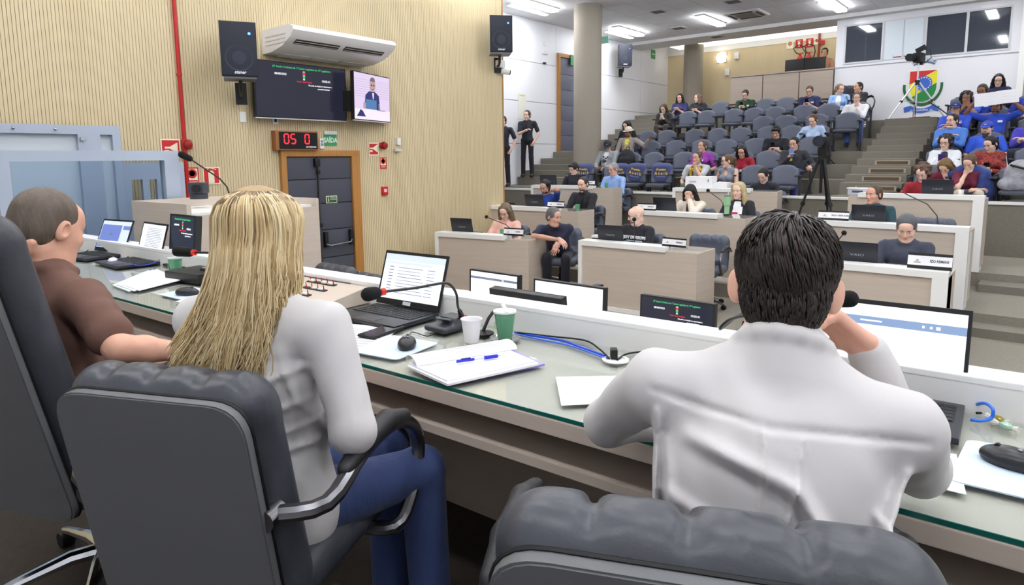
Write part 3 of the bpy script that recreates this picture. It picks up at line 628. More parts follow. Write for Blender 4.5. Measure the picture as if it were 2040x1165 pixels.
# grommet, candy
e=empty('cable_grommet',(-1.011,1.724,0.770),0,'round white cable grommet in the table with black plug','grommet'); e.location.z=ZT0
mb=MB(); mb.lathe([(.028,0),(.042,0),(.042,.004),(.03,.006),(.028,.0015),(.0001,.0015)],m_white,28); mb.build('ring',parent=e); mb=MB(); mb.box((-.012,.01,.018),(.022,.035,.03),m_black,rot=(0,0,35),bev=.004); mb.build('plug',parent=e)
e=empty('wrapped_candy',(-0.044,1.844,0.770),0,'two small wrapped sweets beside the right laptop','candy'); e.location.z=ZT0
del e['label'],e['category']; bpy.data.objects.remove(e)
for i,(p,c) in enumerate((((-0.054,1.858,0.770),(150,140,60)),((-0.038,1.823,0.770),(170,205,185)))):
    e=empty('wrapped_candy',p,-30,'%s wrapped sweet lying by the blue cable of the right laptop'%('gold green' if i==0 else 'pale green'),'candy'); e.location.z=ZT0
    mb=MB(); mb.ball((0,0,.009),.012,C(c,.2,metal=.3),12,scale=(1.3,.8,.75)); mb.build('sweet',parent=e); mb=MB(); mb.tube([(.012,0,.009),(.026,.002,.009)],[.003,.009],C((215,215,205),.2)); mb.tube([(-.012,0,.009),(-.026,-.002,.009)],[.003,.009],C((215,215,205),.2)); mb.build('twisted_wrapper',parent=e)
# cables on the table
def cable(label,pts,r,mat,name='cable'):
    P=[Vector(p) for p in pts]; out=[]
    for i in range(len(P)-1):
        p0,p1,p2,p3=P[max(i-1,0)],P[i],P[i+1],P[min(i+2,len(P)-1)]
        for k in range(6):
            t=k/6; out.append(.5*((2*p1)+(p2-p0)*t+(2*p0-5*p1+4*p2-p3)*t*t+(3*p1-p0-3*p2+p3)*t**3))
    out.append(P[-1]); mb=MB(); mb.tube(out,r,mat,8); return tag(mb.build(name),label,'cable')
m_bluec=C((40,80,200),.35)
zz=ZT0+.005
def up(l,z): return [(p[0],p[1],z) for p in l]
cable('thick blue cable running along the ledge to the grommet',up([(-1.457,1.769,0.775),(-1.382,1.776,0.775),(-1.260,1.788,0.775),(-1.159,1.760,0.775),(-1.054,1.730,0.775)],zz),.0045,m_bluec)
cable('second blue cable lying just before the thick blue cable',up([(-1.448,1.758,0.775),(-1.344,1.756,0.775),(-1.219,1.759,0.775),(-1.124,1.737,0.775),(-1.036,1.711,0.775)],zz-.001),.003,C((60,110,220),.35))
cable('black cable arching beside the blue cables to the grommet',up([(-1.441,1.764,0.775),(-1.310,1.798,0.775),(-1.192,1.826,0.775),(-1.095,1.767,0.775),(-1.021,1.703,0.775)],zz+.004),.003,m_black)
cable('thin black cable right of the grommet running under the sleeve',up([(-1.001,1.718,0.775),(-1.009,1.779,0.775),(-0.998,1.814,0.775),(-0.980,1.842,0.775)],zz),.003,m_black)
cable('bright blue network cable looping out of the right laptop',[(-0.103,1.812,0.780),(-0.083,1.805,0.785),(-0.066,1.826,0.790),(-0.065,1.829,0.810),(-0.082,1.863,0.810),(-0.102,1.900,0.790)],.004,C((40,110,220),.35))
cable('thin black cable along the ledge behind the right laptop',up([(-0.098,1.886,0.775),(-0.061,1.916,0.775),(-0.027,1.926,0.775),(0.011,1.903,0.775)],zz),.003,m_black)
cable('thin black mouse cable curling by the middle laptop',up([(-1.730,1.507,0.775),(-1.761,1.552,0.775),(-1.680,1.546,0.775),(-1.684,1.594,0.775),(-1.696,1.646,0.775)],zz-.002),.0018,m_black)
cable('black cable coil behind the left laptops',up([(-5.398,1.566,0.780),(-5.540,1.664,0.780),(-5.284,1.616,0.780),(-5.156,1.524,0.780),(-5.269,1.534,0.780)],zz),.004,m_black)
cable('black lead lying between the two left laptops',[(-4.579,1.608,0.780),(-4.719,1.696,0.780),(-4.682,1.723,0.780),(-4.561,1.701,0.780)],.004,m_black)
cable('blue lead crossing the keyboard of the second left laptop',up([(-4.423,1.472,0.780),(-4.535,1.563,0.780),(-4.194,1.524,0.780),(-4.160,1.596,0.780),(-4.282,1.697,0.780)],zz+.012),.003,m_bluec)
def mouse(loc,rz,label,s=1):
    e=empty('computer_mouse',loc,rz,label,'mouse'); v=Vol(); v.ell((0,0,.012),(.033*s,.056*s,.026),k=.01); v.box((0,0,-.02),(.1,.1,.02),rd=.001,k=.004,sub=True)
    V,Q=v.mesh(.004,1); vmesh('shell',[(V,Q,0)],[C((34,35,40),.35)],e)
    mb=MB(); mb.cyl((-.004,.026*s,.0325),(.004,.026*s,.0325),.006,m_black,12); mb.build('scroll_wheel',parent=e)
    text('lettering','●●',.011,C((150,150,155),.5),frame((0,-.012,.0385),(1,0,0),(0,0,1)),e)
l=Vector((-1.631,1.410,0.775)); l.z=ZT0+.0032; mouse(l,42,'black mouse on the pad beside the middle laptop',.95)
l=Vector((-0.017,1.606,0.775)); l.z=ZT0+.0032; mouse(l,78,'black mouse on the pad at the right picture edge',1.05)
l=Vector((-3.119,1.348,0.775)); l.z=ZT0+.0032; mouse(l,-60,'black mouse left of the blonde woman',1.05)
l=Vector((-1.845,1.475,ZT0+.0035))
e=empty('smartphone',l,9,'black smartphone lying on the sheet beside the blonde woman','phone'); mb=MB(); mb.box((0,0,.005),(.078,.165,.009),m_black,bev=.003); mb.build('phone_body',parent=e); mb=MB(); mb.box((0,0,.0098),(.07,.155,.0006),m_blackgloss); mb.build('phone_screen',parent=e,smooth=0)
# white adaptor among cables
l=Vector((-4.518,1.513,0.775)); l.z=ZT0+.012
e=empty('computer_mouse',l,60,'white mouse between the two left laptops','mouse'); mb=MB(); mb.ball((0,0,.005),.03,C((226,228,234),.3),16,scale=(.9,1.6,.6)); mb.build('shell',parent=e); mb=MB(); mb.cyl((-.004,.028,.02),(.004,.028,.02),.006,C((120,120,130),.4)); mb.build('scroll_wheel',parent=e)
# button console between blonde woman and the middle laptop
e=empty('pin_console',(0,0,0),0,'low wooden console with black strips of red pins behind the blonde woman','console')
A=Vector((-2.496,1.467,0.830)); e.location=(-2.66,1.64,ZT0); e.rotation_euler.z=R(TA)
mb=MB(); mb.prism([(-.16,.0),(.13,.0),(.13,.075),(-.16,.028)],.62,m_lam,mtx=frame((-.25,0,0),(0,1,0),(1,0,0))); mb.build('console_body',parent=e,smooth=0)
ax=frame((0,0,.052),(1,0,0),(0,-.16,1))
for i,(x,y) in enumerate(((.1,.07),(.12,.0),(.1,-.07))):
    mb=MB(); mb.box((x,y,.003),(.2,.02,.006),m_black,mtx=ax)
    for j in range(4): mb.box((x-.07+.045*j,y,.009),(.03,.012,.006),C((228,228,228),.4),mtx=ax) if j!=1 else None
    st=mb.build('strip',parent=e,smooth=0)
    for j in range(5): mb=MB(); mb.cyl(ax@Vector((x-.085+.042*j,y+.004,.006)),ax@Vector((x-.085+.042*j,y+.004,.028)),.0022,m_red,6); mb.build('red_pin',parent=st)
mb=MB(); mb.box((.0,.115,.0015),(.5,.006,.003),m_black,mtx=ax); mb.build('slot',parent=e,smooth=0)
# keypad box on left
l=Vector((-3.499,1.581,0.770)); e=empty('control_box',(l.x,l.y,ZT0),8,'flat black control box with keypad before the square monitor','box')
mb=MB(); mb.box((0,0,.026),(.3,.2,.05),C((26,27,31),.4),bev=.004); mb.build('case',parent=e)
mb=MB(); mb.box((.08,.03,.057),(.11,.08,.012),C((44,46,52),.4),bev=.003); kp=mb.build('keypad',parent=e); mb=MB()
for i in range(4):
    for j in range(3): mb.box((.045+.024*i,.005+.024*j,.066),(.018,.018,.006),C((150,152,160),.4),bev=.002)
mb.build('keys',parent=kp)
# ================================================================ microphones
m_foam=M('foam',(16,16,18),.95,bump=(400,.6,.002)); m_micred=M('red_ring',(230,50,40),.4,emit=.5)
def mic(label,loc,rz,neck,tip,parts=True,base=True,s=1.0):
    """neck: points of the gooseneck in local coordinates, tip: end of the foam head"""
    e=empty('gooseneck_microphone',loc,rz,label,'microphone')
    if base:
        v=Vol(); v.box((0,0,.012),(.058,.075,.012),rd=.012,k=.01); v.box((0,.03,.03),(.05,.04,.018),rd=.014,k=.02); V,Q=v.mesh(.005,1); b=vmesh('base',[(V,Q,0)],[C((52,54,62),.4)],e)
        mb=MB(); mb.box((0,-.02,.043),(.05,.04,.006),C((130,134,142),.4),rot=(-18,0,0),bev=.002); mb.box((0,-.02,.048),(.02,.02,.006),m_dark,rot=(-18,0,0),bev=.002); mb.build('button_panel',parent=b)
        mb=MB(); mb.cyl((neck[0][0],neck[0][1],neck[0][2]-.01),neck[0],.014,m_micred,16); mb.build('light_ring',parent=e)
        mb=MB(); n0=Vector(neck[0]); n1=n0+(Vector(neck[1])-n0)*.5; mb.cyl(n0,n1,.011*s,m_black,12,r2=.008*s); mb.build('neck_socket',parent=e)
    P=[Vector(p) for p in neck]; out=[]
    for i in range(len(P)-1):
        p0,p1,p2,p3=P[max(i-1,0)],P[i],P[i+1],P[min(i+2,len(P)-1)]
        for k in range(6):
            t=k/6; out.append(.5*((2*p1)+(p2-p0)*t+(2*p0-5*p1+4*p2-p3)*t*t+(3*p1-p0-3*p2+p3)*t**3))
    out.append(P[-1]); mb=MB(); mb.tube(out,.0045*s,C((34,34,38),.35),10); mb.build('gooseneck',parent=e)
    a=P[-1]; t=Vector(tip); d=(t-a).normalized(); mb=MB(); mb.cyl(a-d*.004,a+d*.012,.011*s,m_micred,14); mb.build('red_ring',parent=e)
    v=Vol(); v.cap(a+d*.03,t-d*.02*s,.019*s,.021*s); V,Q=v.mesh(.005*s,1); vmesh('windscreen',[(V,Q,0)],[m_foam],e); return e
o=Vector((-1.696,1.670,0.770)); o.z=ZT0
def lo(p,o=o): p=Vector(p); return tuple(p-o)
mic('gooseneck microphone with red ring in front of the middle laptop',o,0,[(.035,.035,.05),lo((-1.544,1.569,0.896)),lo((-1.524,1.542,0.947)),lo((-1.514,1.504,0.985)),lo((-1.508,1.459,0.998)),lo((-1.496,1.339,1.004)),lo((-1.496,1.209,1.013))],lo((-1.495,1.132,1.015)))
o=Vector((-3.147,1.602,0.770)); o=Vector((o.x,o.y,ZT0))
mic('gooseneck microphone pointing left out of the blonde hair',o,0,[(0,0,.05),lo((-2.683,1.308,0.980),o),lo((-2.759,1.314,1.005),o),lo((-2.882,1.291,1.002),o)],lo((-2.995,1.250,1.004),o),s=1.15)
o=Vector((-0.752,2.112,0.770)); o=Vector((o.x,o.y,ZT0))
mic('gooseneck microphone behind the head of the dark haired man',o,0,[(0,.0,.05),(0,.02,.12),lo((-0.731,1.861,0.887),o),lo((-0.693,1.834,0.927),o),lo((-0.572,1.747,0.983),o),lo((-0.411,1.695,1.046),o)],lo((-0.333,1.697,1.061),o))
o=Vector((-1.546,1.697,0.770)); o.z=ZT0
e=empty('microphone_stand',o,0,'small black round desk stand behind the white cup','stand'); mb=MB(); mb.lathe([(.04,0),(.04,.006),(.012,.012)],m_black,24); mb.build('foot',parent=e); mb=MB(); mb.tube([(.0,0,.01),(.02,.01,.06),(.035,.02,.085)],.006,C((60,60,64),.4)); mb.build('arm',parent=e)
# ================================================================ laptops and monitors
m_scr=M('screen_white',(246,249,255),.5,emit=.92); m_scrband=M('screen_blue',(140,166,206),.5,emit=.8); m_scrpale=M('screen_pale',(214,226,246),.5,emit=.88)
m_scrtxt=M('screen_text',(158,172,198),.5,emit=.6); m_scrdark=M('screen_dark',(40,42,58),.15,emit=.7); m_scrblue=M('screen_periwinkle',(120,140,214),.5,emit=.75)
m_scrgrey=M('screen_grey',(120,132,156),.5,emit=.7)
m_tgreen=M('text_green',(60,190,110),.5,emit=1); m_tred=M('text_red',(225,40,60),.5,emit=1); m_twhite=M('text_white',(240,240,245),.5,emit=1.1)
def screen_doc(mb,w,h,m,kind):
    q=lambda x0,y0,x1,y1,mat,dz=.0006: mb.span((x0*w,y0*h,0),(x1*w,y1*h,dz),mat,mtx=m)
    if kind=='doc':
        q(-.5,-.5,.5,.5,m_scr,.0003); q(-.5,.36,.5,.5,m_scrpale); q(-.5,.28,.3,.33,m_scrpale)
        for i in range(9):
            y=.2-.07*i; q(-.4,y,-.33,y+.02,m_scrtxt)
            q(-.25,y,.12+.1*random.random(),y+.012,m_scrtxt); q(.24,y,.36,y+.012,m_scrtxt)
    elif kind=='band':
        q(-.5,-.5,.5,.5,m_scr,.0003); q(-.5,.22,.5,.33,m_scrband); q(-.2,.265,-.05,.285,m_twhite,.0009); q(.22,.26,.235,.29,m_twhite,.0009); q(.27,.26,.285,.29,m_twhite,.0009); q(.31,.255,.335,.295,m_twhite,.0009)
    elif kind=='grey':
        q(-.5,-.5,.5,.5,m_scr,.0003); q(-.5,.3,.5,.36,m_scrgrey); q(-.3,.322,.0,.335,m_scrtxt,.0009); q(.18,.318,.22,.342,m_twhite,.0009)
    elif kind=='white': q(-.5,-.5,.5,.5,m_scr,.0003)
    elif kind=='split':
        q(-.5,-.5,.5,.5,m_scrpale,.0003); q(-.48,-.48,.2,.36,m_scrblue); q(.25,.2,.5,.34,m_scrblue); q(-.16,-.02,-.06,.04,m_scrgrey,.0009)
    elif kind=='lines':
        q(-.5,-.5,.5,.5,m_scr,.0003)
        for i in range(13): q(-.28,.36-.055*i,.4-.12*random.random(),.375-.055*i,m_scrtxt)
def screen_session(w,h,m,parent):
    """the council session slide: dark, green title, crest, date, time, red and white lines"""
    mb=MB(); mb.span((-w/2,-h/2,0),(w/2,h/2,.001),m_scrdark,mtx=m); s=mb.build('screen',parent=parent,smooth=0)
    T=lambda n,b,x,y,sz,mat,sx=1: text('lettering',b,sz*h,mat,m@Matrix.Translation((x*w,y*h,.0015)),s,depth=.0004,bold=.0004*h,sx=sx)
    T('title','20ª Sessão Ordinária da 1ª Sessão Legislativa da 19ª Legislatura',0,.43,.05,m_tgreen,.031*w/(.05*h)*.72 if False else min(1,.0125*w/(.0125*h)/1.9))
    T('date','08/08/2023',-.24,.30,.055,m_twhite); T('time','10:02:41',.27,.23,.06,m_twhite)
    T('red','Orador: Sessão Ordinária',.02,.185,.04,m_tred,.8); T('line','Discussão em relação ao requerimento e',.2,.13,.04,m_twhite,.8); T('line','proposições diversas',.24,.075,.04,m_twhite,.8)
    mb=MB(); c=m@Matrix.Translation((.015*w,.31*h,.0012)); k=h
    mb.prism([(-.028*k,.05*k),(.028*k,.05*k),(.022*k,.075*k),(-.022*k,.075*k)],.0006,C((235,225,225),.5),mtx=c); mb.prism([(-.027*k,.045*k),(.027*k,.045*k),(.027*k,.0),(-.027*k,.0)],.0006,m_tred,mtx=c)
    mb.prism([(-.027*k,.0),(.027*k,.0),(.02*k,-.05*k),(0,-.065*k),(-.02*k,-.05*k)],.0006,m_tgreen,mtx=c); mb.span((-.018*k,-.09*k,0),(.018*k,-.066*k,.0006),m_twhite,mtx=c); mb.build('crest',parent=s,smooth=0)
def laptop(label,loc,rz,kind='doc',open_=108,W=.36,D=.245,lid_text='VAIO',col=(40,42,50),detail=True,H=.235,sticker=True):
    e=empty('laptop',loc,rz,label,'laptop'); mt=C(col,.35)
    mb=MB(); mb.box((0,0,.0095),(W,D,.016),mt,bev=.004); b=mb.build('base',parent=e)
    if detail:
        mb=MB(); mb.box((0,.035,.0177),(W-.03,.115,.0008),m_black)
        for r in range(5):
            for c in range(15 if W>.3 else 12):
                n=15; mb.box((-W/2+.028+(W-.056)/(n-1)*c,.083-.0235*r,.0188),((W-.056)/(n-1)*.82,.019,.002),C((30,31,36),.5),bev=0)
        mb.build('keyboard',parent=b,smooth=0)
        mb=MB(); mb.box((0,-.075,.0178),(.11,.07,.0006),C((54,56,64),.3)); mb.build('touchpad',parent=b,smooth=0)
    a=R(180-open_)                                           # lid leans back from vertical by open_-90
    t=R(open_-90); m=frame((0,D/2-.004,.017),(1,0,0),(0,-math.cos(t),math.sin(t)))
    mb=MB(); mb.span((-W/2,.004,-.008),(W/2,H,-.001),mt,bev=.003,mtx=m); L=mb.build('lid',parent=e)
    mb=MB(); bz=.009
    for x0,y0,x1,y1 in ((-W/2+.002,.006,-W/2+bz,H-.002),(W/2-bz,.006,W/2-.002,H-.002),(-W/2+.002,H-bz-.004,W/2-.002,H-.002),(-W/2+.002,.006,W/2-.002,.03)): mb.span((x0,y0,-.001),(x1,y1,.001),m_black,mtx=m)
    mb.build('bezel',parent=L,smooth=0)
    sm=m@Matrix.Translation((0,.03+(H-bz-.034)/2,-.0008)); 
    mb=MB(); screen_doc(mb,W-2*bz,H-bz-.034,sm,kind); mb.build('screen',parent=L,smooth=0)
    if sticker: mb=MB(); mb.span((-.022,.011,.001),(.022,.026,.0014),C((214,216,220),.4),mtx=m); mb.build('label_sticker',parent=L,smooth=0)
    if lid_text:
        mm=m@Matrix.Translation((0,H*.42,-.0082))@Matrix.Rotation(math.pi,4,'Y'); text('lettering',lid_text,.036,C((170,174,184),.35),mm,L,bold=-.0006,sx=1.5)
    return e
laptop('open laptop with a white document beside the gooseneck microphone',(-2.02,1.635,ZT0),4,'doc')
laptop('open laptop with white page and blue band in front of the dark haired man',(-.297,1.765,ZT0),2.5,'band')
laptop('open laptop showing a blue window at the far left of the head table',(-4.93,1.52,ZT0),10,'split',112)
laptop('open laptop showing lines of text next to the square dark monitor',(-4.40,1.555,ZT0),0,'lines',106)
def monitor(label,loc,rz,W,H,kind,tilt=4,zc=.12,back=False):
    e=empty('computer_monitor',loc,rz,label,'monitor')
    mb=MB(); mb.box((0,.03,.006),(.24,.18,.012),m_dark,bev=.004); mb.build('foot',parent=e)
    mb=MB(); mb.tube([(0,.05,.01),(0,.05,zc+H*.4)],.018,m_dark,10); mb.build('neck',parent=e)
    t=R(tilt); m=frame((0,0,zc),(1,0,0),(0,-math.cos(t),math.sin(t)))
    mb=MB(); mb.span((-W/2,0,-.04),(W/2,H,-.002),m_dark,bev=.006,mtx=m); c=mb.build('case',parent=e); mb=MB()
    for x0,y0,x1,y1 in ((-W/2,0,-W/2+.01,H),(W/2-.01,0,W/2,H),(-W/2,H-.01,W/2,H),(-W/2,0,W/2,.018)): mb.span((x0,y0,-.002),(x1,y1,.003),m_black,mtx=m)
    mb.build('bezel',parent=c,smooth=0)
    sm=m@Matrix.Translation((0,H/2+.004,0))
    if kind=='session': screen_session(W-.02,H-.028,sm,c)
    else: mb=MB(); screen_doc(mb,W-.02,H-.028,sm,kind); mb.build('screen',parent=c,smooth=0)
    return e
monitor('square dark monitor with the session slide left of the blonde woman',(-4.03,1.72,ZT0),0,.335,.30,'session',zc=.012,tilt=6)
monitor('white lit monitor with a grey band beyond the ledge, left of two',(-2.82,3.2,.28),0,.43,.27,'grey',zc=.10,tilt=2)
monitor('white lit blank monitor beyond the ledge, right of two',(-2.22,3.2,.28),0,.52,.31,'white',zc=.055,tilt=2)
monitor('dark monitor with the session slide beyond the ledge by the dark haired man',(-1.51,3.2,.28),0,.43,.29,'session',zc=.07,tilt=2)
e=monitor('black rear of a low tilted monitor just beyond the white ledge',(-1.76,2.27,.28),181,.40,.3,'white',zc=.235,tilt=6)
e=empty('network_router',(-2.28,3.62,.28),0,'thin upright black box on the clerks table behind the blank monitor','router'); mb=MB(); mb.box((0,0,.14),(.05,.12,.28),m_black,bev=.006); mb.build('case',parent=e); mb=MB(); mb.box((0,-.062,.24),(.02,.004,.01),C((80,200,120),.4)); mb.build('indicator',parent=e,smooth=0)
ct=empty('clerks_table',(-2.0,2.95,-.47),TA,'low white topped clerks table hidden below the head table ledge','table')
mb=MB(); mb.span((-1.6,-.82,.715),(1.3,.55,.748),m_white,bev=.003); mb.build('tabletop',parent=ct,smooth=0)
for x in (-1.58,1.28): mb=MB(); mb.span((x-.015,-.5,0),(x+.015,.5,.715),m_lam); mb.build('side_panel',parent=ct,smooth=0)
# ================================================================ council desks
def desk(label,A,B,zt,zf,mirror=False,strip=.8,depth=.54,vw=.05):
    A=Vector((*A,0)); B=Vector((*B,0)); W=(B-A).length; rz=math.degrees(math.atan2(B.y-A.y,B.x-A.x))
    e=empty('council_desk',(A.x,A.y,zf),rz,label,'desk'); H=zt-zf
    mb=MB(); mb.span((.02,.015,.05),(W-.02,depth,H-.05),m_lam) if False else None
    mb.span((0.0,.012,.05),(W,.035,H-.05),m_lam); mb.span((W-.03,.035,.05),(W,depth,H-.05),m_lam); mb.span((0,.035,.05),(.03,depth,H-.05),m_lam); mb.build('body_panels',parent=e,smooth=0)
    mb=MB(); mb.span((0,.012,H-.0495),(W,depth,H-.045),m_lam); mb.span((.012,.03,H-.045),(W-.012,depth-.01,H-.041),C((176,172,164),.12,coat=.6)); mb.build('worktop',parent=e,smooth=0)
    mb=MB(); s0,s1=((0,W*strip) if not mirror else (W*(1-strip),W)); mb.span((s0,-.012,H-.062),(s1,.2,H),m_white,bev=.003)
    if mirror: mb.span((W-vw,-.012,0),(W,.30,H-.06),m_white)
    else: mb.span((0,-.012,0),(vw,.30,H-.06),m_white)
    mb.build('white_frame',parent=e,smooth=0)
    mb=MB(); mb.span((.02,-.006,0),(W-.02,depth-.05,.05),m_white); mb.build('plinth',parent=e,smooth=0)
    return e
DK={'L1':((-6.68,6.36),(-5.21,6.62),.375,-.47,'front left council desk against the slatted wall',False),'M1':((-4.52,6.77),(-2.97,6.79),.375,-.47,'front middle council desk with bald man behind',False),'R1':((-2.3,6.74),(-.63,6.74),.375,-.47,'front right council desk with the large name plate',True),
'L2':((-7.22,8.10),(-5.52,8.24),.625,-.28,'second row left council desk in front of bearded man in black jacket',False),'M2':((-4.60,8.5),(-3.06,8.48),.625,-.28,'second row middle council desk with the green tumbler',False),'R2':((-2.25,8.38),(-.63,8.36),.625,-.28,'second row right council desk with man in teal shirt',True),
'L3':((-7.88,10.12),(-6.23,10.46),.875,-.10,'rear left council desk with grey haired man in light blue',False),'M3':((-4.99,10.35),(-3.33,10.62),.875,-.10,'rear middle council desk carrying the white printer',False),'R3':((-2.2,10.12),(-.63,10.1),.875,-.10,'rear right council desk with curly haired person in red',True)}
for k,(a,b,zt,zf,lab,mir) in DK.items(): desk(lab,a,b,zt,zf,mir,strip=.92 if mir else .76,vw=.12 if mir else .05)
def ondesk(k,u,v,dz=-.041):                           # u along the desk 0..1, v metres behind the front
    a,b,zt,zf,_,_m=DK[k]; A=Vector((*a,0)); B=Vector((*b,0)); d=(B-A); n=Vector((-d.y,d.x,0)).normalized(); p=A+d*u+n*v; p.z=zt+dz; return p,math.degrees(math.atan2(d.y,d.x))
def dlap(k,u,label,txt='VAIO',rz=0,op=104,v=.34):
    p,a=ondesk(k,u,v); return laptop(label,p,a+180+rz,'doc',op,W=.36,detail=False,lid_text=txt,sticker=False,H=.225)
dlap('L1',.22,'black laptop lid on the front left desk')
dlap('M1',.22,'black laptop lid before the bald man')
dlap('R1',.54,'black laptop lid before the man in grey polo')
dlap('L2',.47,'black laptop lid between blue shirt and black jacket men')
dlap('M2',.19,'black laptop lid before the woman covering her face',None)
dlap('R2',.38,'black laptop lid before the man in teal shirt')
dlap('L3',.17,'black laptop lid before the young man with glasses in black')
dlap('R3',.66,'black laptop lid before the curly haired person in red')
dlap('L3',.52,'small dark laptop before the grey haired man in light blue',None,v=.4)
def plate(k,u,txt,label,size=.3,h=.10,rz=0,v=.1,dz=0):
    p,a=ondesk(k,u,v,dz); e=empty('name_plate',p,a+rz,label,'name plate'); t=R(12); m=frame((0,-.02,.004),(1,0,0),(0,-math.cos(t),math.sin(t)))
    mb=MB(); mb.span((-size/2,0,-.006),(size/2,h,0),m_black,mtx=m); mb.span((-size/2,-.002,-.05),(size/2,.004,.002),m_black,mtx=m); mb.build('stand',parent=e,smooth=0)
    mb=MB(); mb.span((-size/2,h*.2,0),(size/2,h*.82,.0015),C((236,236,242),.5),mtx=m); c=mb.build('card',parent=e,smooth=0)
    text('lettering',txt,h*.23,C((60,50,80),.6),m@Matrix.Translation((size*.22,h*.5,.002)),c,bold=.0008,sx=.8)
    mb=MB(); mb.span((-size*.36,h*.35,.0015),(-size*.2,h*.42,.002),C((150,150,158),.6),mtx=m); mb.span((-size*.31,h*.45,.0015),(-size*.25,h*.58,.002),C((190,170,140),.6),mtx=m); mb.build('printed_crest',parent=c,smooth=0)
    return e
plate('L1',.82,'GLÓRIA','name plate on the front left desk beside the man in navy polo')
plate('M1',.80,'VERENICE','tilted black framed name plate on the front middle desk',rz=-4)
plate('R1',.905,'IZO REMENS','largest name plate, before the man in grey polo',.34,.14)
plate('L2',.74,'HENRIQUE','white name plate before the bearded man in black jacket')
plate('M2',.035,'GUIMARÃES','name plate behind the bald man on the second row desk')
plate('R2',.16,'PAULO CESAR KLEIN','name plate left of the laptop of the man in teal shirt',.34,.11)
plate('L3',.68,'MÁRCIO','name plate before the grey haired man in light blue')
def dcup(k,u,label,v=.3,dz=-.041): 
    p,a=ondesk(k,u,v,dz); return cup('plastic_cup',label,p,.036,.028,.09,m_gcup,(.85,m_gliq))
dcup('L1',.62,'green cup before the woman in peach top'); dcup('L2',.9,'green cup right of the name plate before the bearded man'); dcup('R2',.05,'green cup left of the name plate on the second row right desk'); dcup('L3',.86,'green cup beside the grey haired man in light blue')
def dmic(k,u,label,tip=(.0,-.0,0),v=.36,h=.3,lean=(-.25,-.02)):
    p,a=ondesk(k,u,v); e=empty('gooseneck_microphone',p,a,label,'microphone'); x,y=lean
    mb=MB(); mb.box((0,0,.012),(.09,.11,.024),C((44,46,52),.4),bev=.006); mb.build('base',parent=e)
    mb=MB(); mb.tube([(0,0,.02),(x*.05,y*.1,h*.35),(x*.3,y*.3,h*.7),(x*.75,y*.8,h*.95),(x,y,h*1.1)],.006,C((44,44,50),.4),8); mb.build('gooseneck',parent=e)
    mb=MB(); mb.ball((x*1.04,y*1.04,h*1.13),.026,m_foam,12); mb.build('windscreen',parent=e); mb=MB(); mb.ball((x*.97,y*.97,h*1.08),.014,m_micred,8); mb.build('red_ring',parent=e)
dmic('L1',.72,'desk microphone leaning left before the woman in peach',h=.22,lean=(-.42,0)); dmic('M1',.42,'desk microphone standing before the bald man',v=.25,h=.28,lean=(0,-.02)); dmic('M2',.74,'desk microphone leaning before the woman covering her face',h=.3,lean=(-.26,0)); dmic('R2',.80,'desk microphone leaning left on the second row right desk',h=.36,lean=(-.4,0)); dmic('R1',.38,'desk microphone tip left of the man in grey polo',h=.26,lean=(.1,0))
# extras on the desks
p,a=ondesk('M2',.80,.16,0); e=empty('tumbler',p,0,'tall pale green tumbler with grey lid before the blonde woman in blazer','tumbler'); mb=MB(); mb.lathe([(.033,0),(.034,.1),(.046,.12),(.046,.235)],C((150,196,150),.4),24); mb.build('flask',parent=e); mb=MB(); mb.lathe([(.047,.235),(.047,.25),(.036,.262),(.0001,.262)],C((120,128,128),.4),24); mb.cyl((.01,0,.26),(.012,0,.3),.005,m_wplas,8); mb.build('flask_lid',parent=e)
p,a=ondesk('M2',.90,.2,0); e=empty('card_stand',p,a,'small white folded card with red base beside the green tumbler','card'); mb=MB(); mb.box((0,0,.05),(.08,.004,.1),m_paper,rot=(-14,0,0)); mb.build('card',parent=e,smooth=0); mb=MB(); mb.box((-.06,0,.012),(.09,.05,.024),C((190,50,70),.5),bev=.003); mb.build('red_box',parent=e)
p,a=ondesk('M1',.06,.3); e=empty('napkin_box',p,a+8,'small white and dark box at the left end of the front middle desk','box'); mb=MB(); mb.box((0,0,.03),(.12,.09,.03),m_dark,bev=.003); mb.box((0,0,.065),(.13,.1,.03),m_wplas,bev=.006); mb.build('box_body',parent=e)
p,a=ondesk('M3',.30,.3,0); e=empty('printer',p,a,'white printer on the rear middle desk','printer'); mb=MB(); mb.box((-.1,0,.09),(.46,.34,.2),C((236,236,240),.4),bev=.02); mb.build('printer_body',parent=e); mb=MB(); mb.box((.25,.0,.04),(.24,.3,.1),C((226,226,232),.4),bev=.02); mb.build('paper_tray',parent=e); mb=MB(); mb.box((.06,-.172,.12),(.012,.004,.05),m_dark); mb.box((-.2,-.172,.1),(.12,.004,.03),C((196,190,214),.5)); mb.build('control_panel',parent=e,smooth=0)
p,a=ondesk('R3',.05,.25,-.041); e=empty('storage_box',p,a,'clear plastic lunch box with white lid on the rear right desk','box'); mb=MB(); mb.box((0,0,.045),(.26,.17,.09),C((190,194,204),.2),bev=.012); mb.build('tub',parent=e); mb=MB(); mb.box((0,0,.095),(.28,.19,.016),C((238,238,242),.4),bev=.005); mb.build('tub_lid',parent=e); mb=MB(); mb.box((.0,-.087,.05),(.14,.003,.03),C((70,74,96),.5)); mb.build('tub_contents',parent=e,smooth=0)
p,a=ondesk('R3',.19,.2,-.041); e=empty('tissue_heap',p,a,'small heap of white cloth beside the clear lunch box','cloth'); v=Vol(); v.ell((0,0,.02),(.07,.05,.03),k=.02); v.ell((.05,0,.015),(.05,.04,.02),k=.02); V,Q=v.mesh(.01,1); vmesh('cloth',[(V,Q,0)],[m_paper],e)
